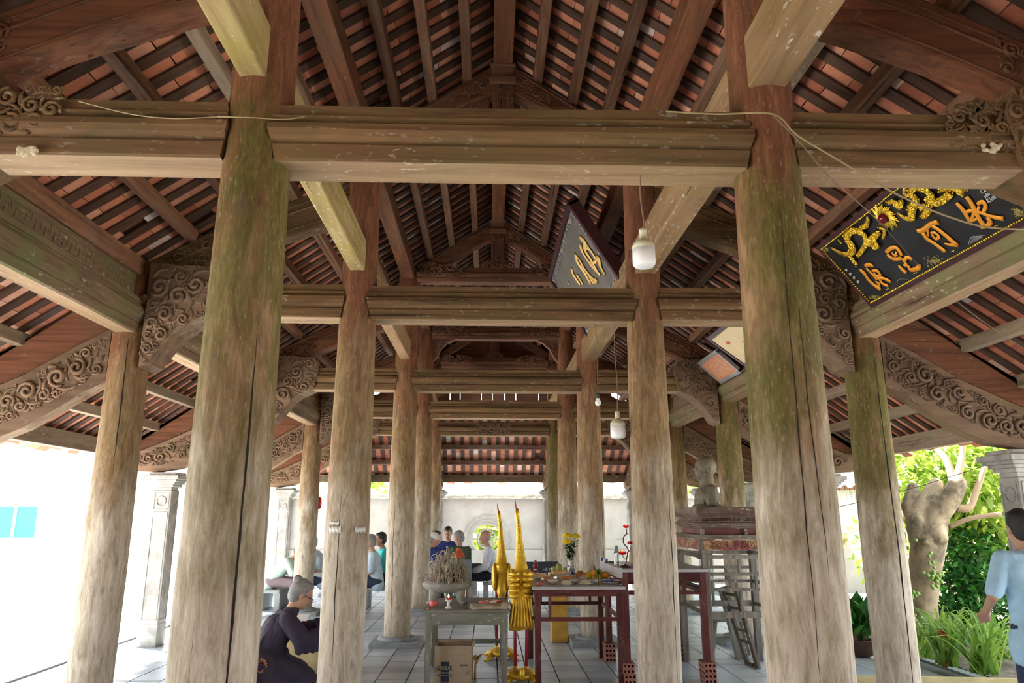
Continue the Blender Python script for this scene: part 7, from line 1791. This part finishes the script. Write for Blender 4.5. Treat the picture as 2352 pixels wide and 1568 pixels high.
    for i in (0, 1):
        S_, E, W_ = joints(i); b.cone(S_, E, .048 * k, .038 * k, 12); b.cone(E, W_, .037 * k, .026 * k, 12)
        d = (W_ - E).normalized(); up = Vector((0, 0, 1)); sd_ = d.cross(up)
        if sd_.length < .2: sd_ = hy.copy()
        sd_.normalize(); up = sd_.cross(d)
        b.cone(W_, W_ + d * .055 - up * .004, .028 * k, .030 * k, 10); pc = W_ + d * .06 - up * .006
        b.cone(pc - sd_ * .022, pc + sd_ * .022, .019 * k, .019 * k, 8)
        for f_ in range(4):
            o_ = sd_ * (.030 - .020 * f_); m1 = pc + o_ + d * (.042 - .005 * abs(f_ - 1.4)) - up * .010; m2 = m1 + d * .022 - up * (.020 + .004 * f_); b.cone(pc + o_, m1, .0105 * k, .0095 * k, 8); b.cone(m1, m2, .0095 * k, .008 * k, 8)
        th = sd_ * (.032 if i else -.032); b.cone(W_ + d * .025 + th * .6, W_ + d * .055 + th * 1.5 - up * .015, .012 * k, .010 * k, 8); b.cone(W_ + d * .055 + th * 1.5 - up * .015, W_ + d * .085 + th * 1.3 - up * .025, .010 * k, .008 * k, 8)
        A_ = P(an[i]); fd = L(.13, 0, -.045); b.cone(A_ - fd * .12 + Vector((0, 0, -.035)), A_ + fd + Vector((0, 0, .0)), .034 * k, .024 * k, 10)
    fuse(b, 'body', skin, t, vox, 4)
    q = MB(); torso(q, .020)
    for i in (0, 1):
        S_, E, W_ = joints(i); m_ = S_.lerp(E, .85); q.cone(S_, m_ if not long_sleeve else E, .068 * k, .060 * k, 12)
        if long_sleeve: q.cone(E, E.lerp(W_, .9), .056 * k, .045 * k, 12)
    q.cone(P(T(-.12, .06 * k)), P(T(-.12, -.06 * k)), .115 * k, .115 * k, 14)
    if stand: q.cone(P(T(-.1, .06 * k)), P(T(-.30, .07 * k)), .132 * k, .136 * k, 14); q.cone(P(T(-.1, -.06 * k)), P(T(-.30, -.07 * k)), .132 * k, .136 * k, 14)
    # folds pressed into the cloth
    rr_ = random.Random(int(abs(hip[0] * 100 + hip[1] * 10)))
    for j in range(9):
        u0 = rr_.uniform(0, .75); sg = rr_.choice((-1, 1)); q.tube([P(T(u0, sg * .02, -.095 * k)), P(T(u0 + .08, sg * .07, -.098 * k)), P(T(u0 + .2, sg * .12, -.07 * k))], [.006, .010, .005], 6)
    fuse(q, 'shirt', shirt, t, vox, 3)
    q = MB(); c1 = P(T(1.0, 0)); n_ = 14; ring = [c1 + HR @ Vector((.058 * math.cos(a * 6.283 / n_) * k, .062 * math.sin(a * 6.283 / n_) * k, -.015)) for a in range(n_ + 1)]; q.tube(ring, .014, 6, cap=False); q.build('collar', shirt, t)
    if trous is not None:
        q = MB(); q.cone(P((0, .06 * k, H)), P((0, -.06 * k, H)), (.088 if stand else .112) * k, (.088 if stand else .112) * k, 14)
        for i in (0, 1):
            q.cone(P(hips[i]), P(kn[i]), (.094 if stand else .098) * k, .075 * k, 14)
            if not shorts: q.cone(P(kn[i]), P(kn[i]).lerp(P(an[i]), .88), .073 * k, .062 * k, 12)
        fuse(q, 'trousers', trous, t, vox, 3)
    for i in (0, 1):
        A_ = P(an[i]); q = MB(); fd = L(.15, 0, 0); base_ = Vector((A_.x, A_.y, .022)); q.cone(base_ - fd * .25, base_ + fd, .036, .032, 12); o = q.build('shoe', M_shoe, t)
        for v in o.data.vertices: v.co.z = max(.004, .004 + (v.co.z - .0) * .9)
    q = MB()
    for s_ in (-1, 1): q.ell(Hd(.086, s_ * .032, .008), (.006 * k, .013 * k, .006 * k), 8, 6, rot=HR)
    q.build('eyes', M_eye, t); q = MB(); q.ell(Hd(.088, 0, -.057), (.008 * k, .024 * k, .006 * k), 10, 6, rot=HR); q.build('mouth', M_lip, t)
    if not bald:
        q = MB(); q.ell(Hd(-.022, 0, .048), (.098 * k, .085 * k, .098 * k), 20, 14, rot=HR); q.ell(Hd(-.050, 0, .0), (.065 * k, .078 * k, .085 * k), 18, 12, rot=HR); q.ell(Hd(.028, 0, .095), (.060 * k, .062 * k, .035 * k), 16, 10, rot=HR)
        if hairlen: q.ell(Hd(-.085, 0, -.02), (.05, .06, .06), 14, 10, rot=HR)
        fuse(q, 'hair', hair, t, .008, 3)
    else:
        q = MB(); q.ell(Hd(-.045, 0, .0), (.062 * k, .0785 * k, .055 * k), 18, 12, rot=HR); fuse(q, 'cropped_hair', hair, t, .008, 2)
    if cap:
        q = MB(); q.ell(Hd(-.010, 0, .065), (.108, .092, .085), 18, 10, rot=HR); q.ell(Hd(.11, 0, .055), (.06, .07, .012), 14, 6, rot=HR); fuse(q, 'cap', M_cap, t, .008, 2)
    t['_h'] = 0; del t['_h']
    return t, Hd, HR, P, T, L, H
LEFT, RIGHT, AWAY, TOWARD = math.pi, 0.0, math.pi / 2, -math.pi / 2
A = at_y
p = at_y(628, 1340, 13.4)
person('person in a pale green shirt and mauve trousers leaning over the left stone table', (p.x, 13.3), R(-5), lean=.55, seat=.38, head_pitch=.25, shirt=M_pgreen, trous=M_mauve, arms=[((.42, .22, .16), (.66, .10, .18)), ((.42, -.22, .16), (.66, -.08, .18))], long_sleeve=True)
person('person in a pale blue shirt across the left stone table, mostly hidden', (at_y(741, 1330, 13.6).x, 13.6), R(180), lean=.25, seat=.38, shirt=M_pblue, trous=M_dbluec, hair=M_hairg)
p = at_y(866, 1340, 13.3)
person('grey-haired person in a pale blue short-sleeved shirt in profile', (p.x, 13.3), R(185), lean=.14, seat=.38, shirt=M_pblue, trous=M_dbluec, hair=M_hairg, arms=[((.12, .20, .15), (.36, .16, .10)), ((.10, -.20, .15), (.34, -.12, .08))])
person('person in a teal shirt sitting behind the pale blue shirted one', (at_y(886, 1340, 13.9).x, 13.95), R(200), lean=.12, seat=.40, shirt=M_tealc, trous=M_blackc, hair=M_hairb, skin=M_skin2)
p = at_y(985, 1340, 13.9)
person('person in a navy shirt and white cap seen from behind beside the incense heap', (p.x, 13.8), R(70), lean=.18, seat=.40, head_turn=R(-60), head_pitch=.2, shirt=M_navyc, trous=M_blackc, hair=M_hairg, cap=True)
person('person with black hair mostly hidden behind the navy shirted one', (at_y(976, 1340, 14.6).x, 14.7), R(20), lean=.2, seat=.42, shirt=M_blackc, trous=M_blackc)
p = at_y(1030, 1330, 15.2)
person('person with dark receding hair and glasses facing the camera across the far table', (p.x, 15.3), R(-100), lean=.12, seat=.48, shirt=M_navyc, trous=M_blackc, head_pitch=.2)
p = at_y(1054, 1330, 13.9)
person('grey-haired person in a dark green shirt seen from behind', (p.x, 13.92), R(100), lean=.10, seat=.42, head_turn=R(50), head_pitch=.25, shirt=M_greenc, trous=M_blackc, hair=M_hairg)
p = at_y(1131, 1330, 14.1)
person('bald person in a white shirt and black shorts by the round window', (p.x, 14.1), R(183), lean=.12, seat=.41, shirt=M_whitec, trous=M_blackc, hair=M_hairs, bald=True, skin=M_skin, long_sleeve=True, arms=[((.14, .20, .16), (.36, .12, .06)), ((.12, -.20, .16), (.36, -.08, .06))], shorts=True, scale=1.03)
# standing man, back to us, right edge
p = at_y(2366, 1300, 4.95)
res = person('standing person in a sky-blue shirt and navy slacks, seen from behind', (p.x, 4.95), R(82), stand=True, lean=.03, seat=0, shirt=M_lblue, trous=M_navy2, hair=M_hairb, skin=M_skin, arms=[((-.02, .27, .20), (.15, .24, .10)), ((-.02, -.27, .20), (.15, -.24, .10))], vox=.009, scale=.965)
# kneeling woman in a dark robe, left
kx = at_y(598, 1500, 7.2).x
t, Hd, HR, P, T, L, H = person('person with a grey hair bun in a dark robe bending over a book', (kx, 7.2), R(24), lean=.34, seat=.13, head_pitch=.30, shirt=M_robe, trous=None, hair=M_hairg, skin=M_skin, arms=[((.34, .20, .30), (.62, .10, .36)), ((.30, -.25, .26), (.60, -.16, .34))], vox=.007, knees=[(.34, .14, .09), (.34, -.14, .09)], feet=[(-.05, .10, .07), (-.05, -.10, .07)], long_sleeve=True, scale=1.06)
q = MB(); q.ell(Hd(-.085, 0, .115), (.045, .042, .042), 16, 12, rot=HR); 
for i in range(7): a = i * .9; q.tube([Hd(-.085 + .035 * math.cos(a), .04 * math.sin(a), .10), Hd(-.085 + .03 * math.cos(a + .9), .035 * math.sin(a + .9), .14)], .010, 6)
fuse(q, 'hair_bun', M_hairg, t, .007, 2)
q = MB(); q.tube([Hd(.02, -.08, .012), Hd(.07, -.075, .010), Hd(.105, -.055, .004), Hd(.112, -.02, -.004), Hd(.112, .02, -.004), Hd(.105, .055, .004)], .0025, 5)
for s_ in (-1, 1): q.tube([Hd(.112, s_ * .036 + .022 * math.cos(i * .6), -.008 + .018 * math.sin(i * .6)) for i in range(12)], .002, 4, cap=False)
q.build('glasses', M_dark, t)
q = MB()      # robe skirt, collar and hanging sleeves
q.cone(P(T(.88, 0)), P(T(1.06, 0, .01)), .085, .066, 16); q.cone(P(T(0, .05)), P(T(.7, .05, -.02)), .14, .13, 16); q.cone(P(T(0, -.05)), P(T(.7, -.05, -.02)), .14, .13, 16)
for s_ in (-1, 1): q.cone(P(T(.88, s_ * .16)), L(.32, s_ * .22, H + .28), .085, .085, 14)
for i in range(8): u = i / 8; q.tube([P(T(.85 - u * .1, -.10 - .01 * i, -.10 + .03 * i)), P(T(.5, -.13, -.12 + .03 * i)), P(T(.05, -.17, -.13 + .04 * i))], [.006, .012, .008], 6)
for (f0, s0, z0, f1, s1, z1, ra, rb) in ((0, .08, .28, .36, .16, .13, .16, .13), (0, -.08, .28, .36, -.16, .13, .16, .13), (-.05, .1, .25, -.10, .14, .13, .17, .13), (-.05, -.1, .25, -.10, -.14, .13, .17, .13), (.1, 0, .3, .2, 0, .14, .17, .13), (.0, -.1, .3, .15, -.2, .12, .15, .12)):
    q.cone(L(f0, s0, z0), L(f1, s1, z1), ra, rb, 16)
rr_ = random.Random(4)
for i in range(16):
    a = rr_.uniform(0, 6.28); q.tube([L(.1 + .12 * math.cos(a), .12 * math.sin(a), .36), L(.1 + .25 * math.cos(a), .25 * math.sin(a), .2), L(.1 + .33 * math.cos(a), .31 * math.sin(a), .03)], [.012, .02, .012], 6)
for i, (el, wr) in enumerate((((.34, .20, .30), (.62, .10, .36)), ((.30, -.25, .26), (.60, -.16, .34)))):
    E = L(el[0], el[1], H + el[2]); W_ = L(wr[0], wr[1], H + wr[2])
    for k in range(5): u = k / 4; a_ = E.lerp(W_, u * .88); q.cone(a_, a_ - Vector((0, 0, .08 + .07 * u)), .062, .042 if k < 4 else .035, 10)
o = fuse(q, 'robe', M_robe, t, .009, 4)
q = MB(); rr_ = random.Random(9)
for i in range(14): a = i * .45; q.tube([L(-.02 + .03 * math.cos(a), -.255, .30 + .035 * math.sin(a)), L(-.02 + .05 * math.cos(a + .3), -.262, .30 + .05 * math.sin(a + .3)), L(-.02 + .03 * math.cos(a + .7), -.255, .30 + .06 * math.sin(a + .7))], .0035, 4)
q.build('embroidered_flower', plain('orange embroidery', (.72, .30, .10), .7), t)

for o in C.objects:
    if o.name.split('.')[0] in ('carving', 'key_fret', 'robe_folds', 'nape_ridge'): o['kind'] = 'stuff'
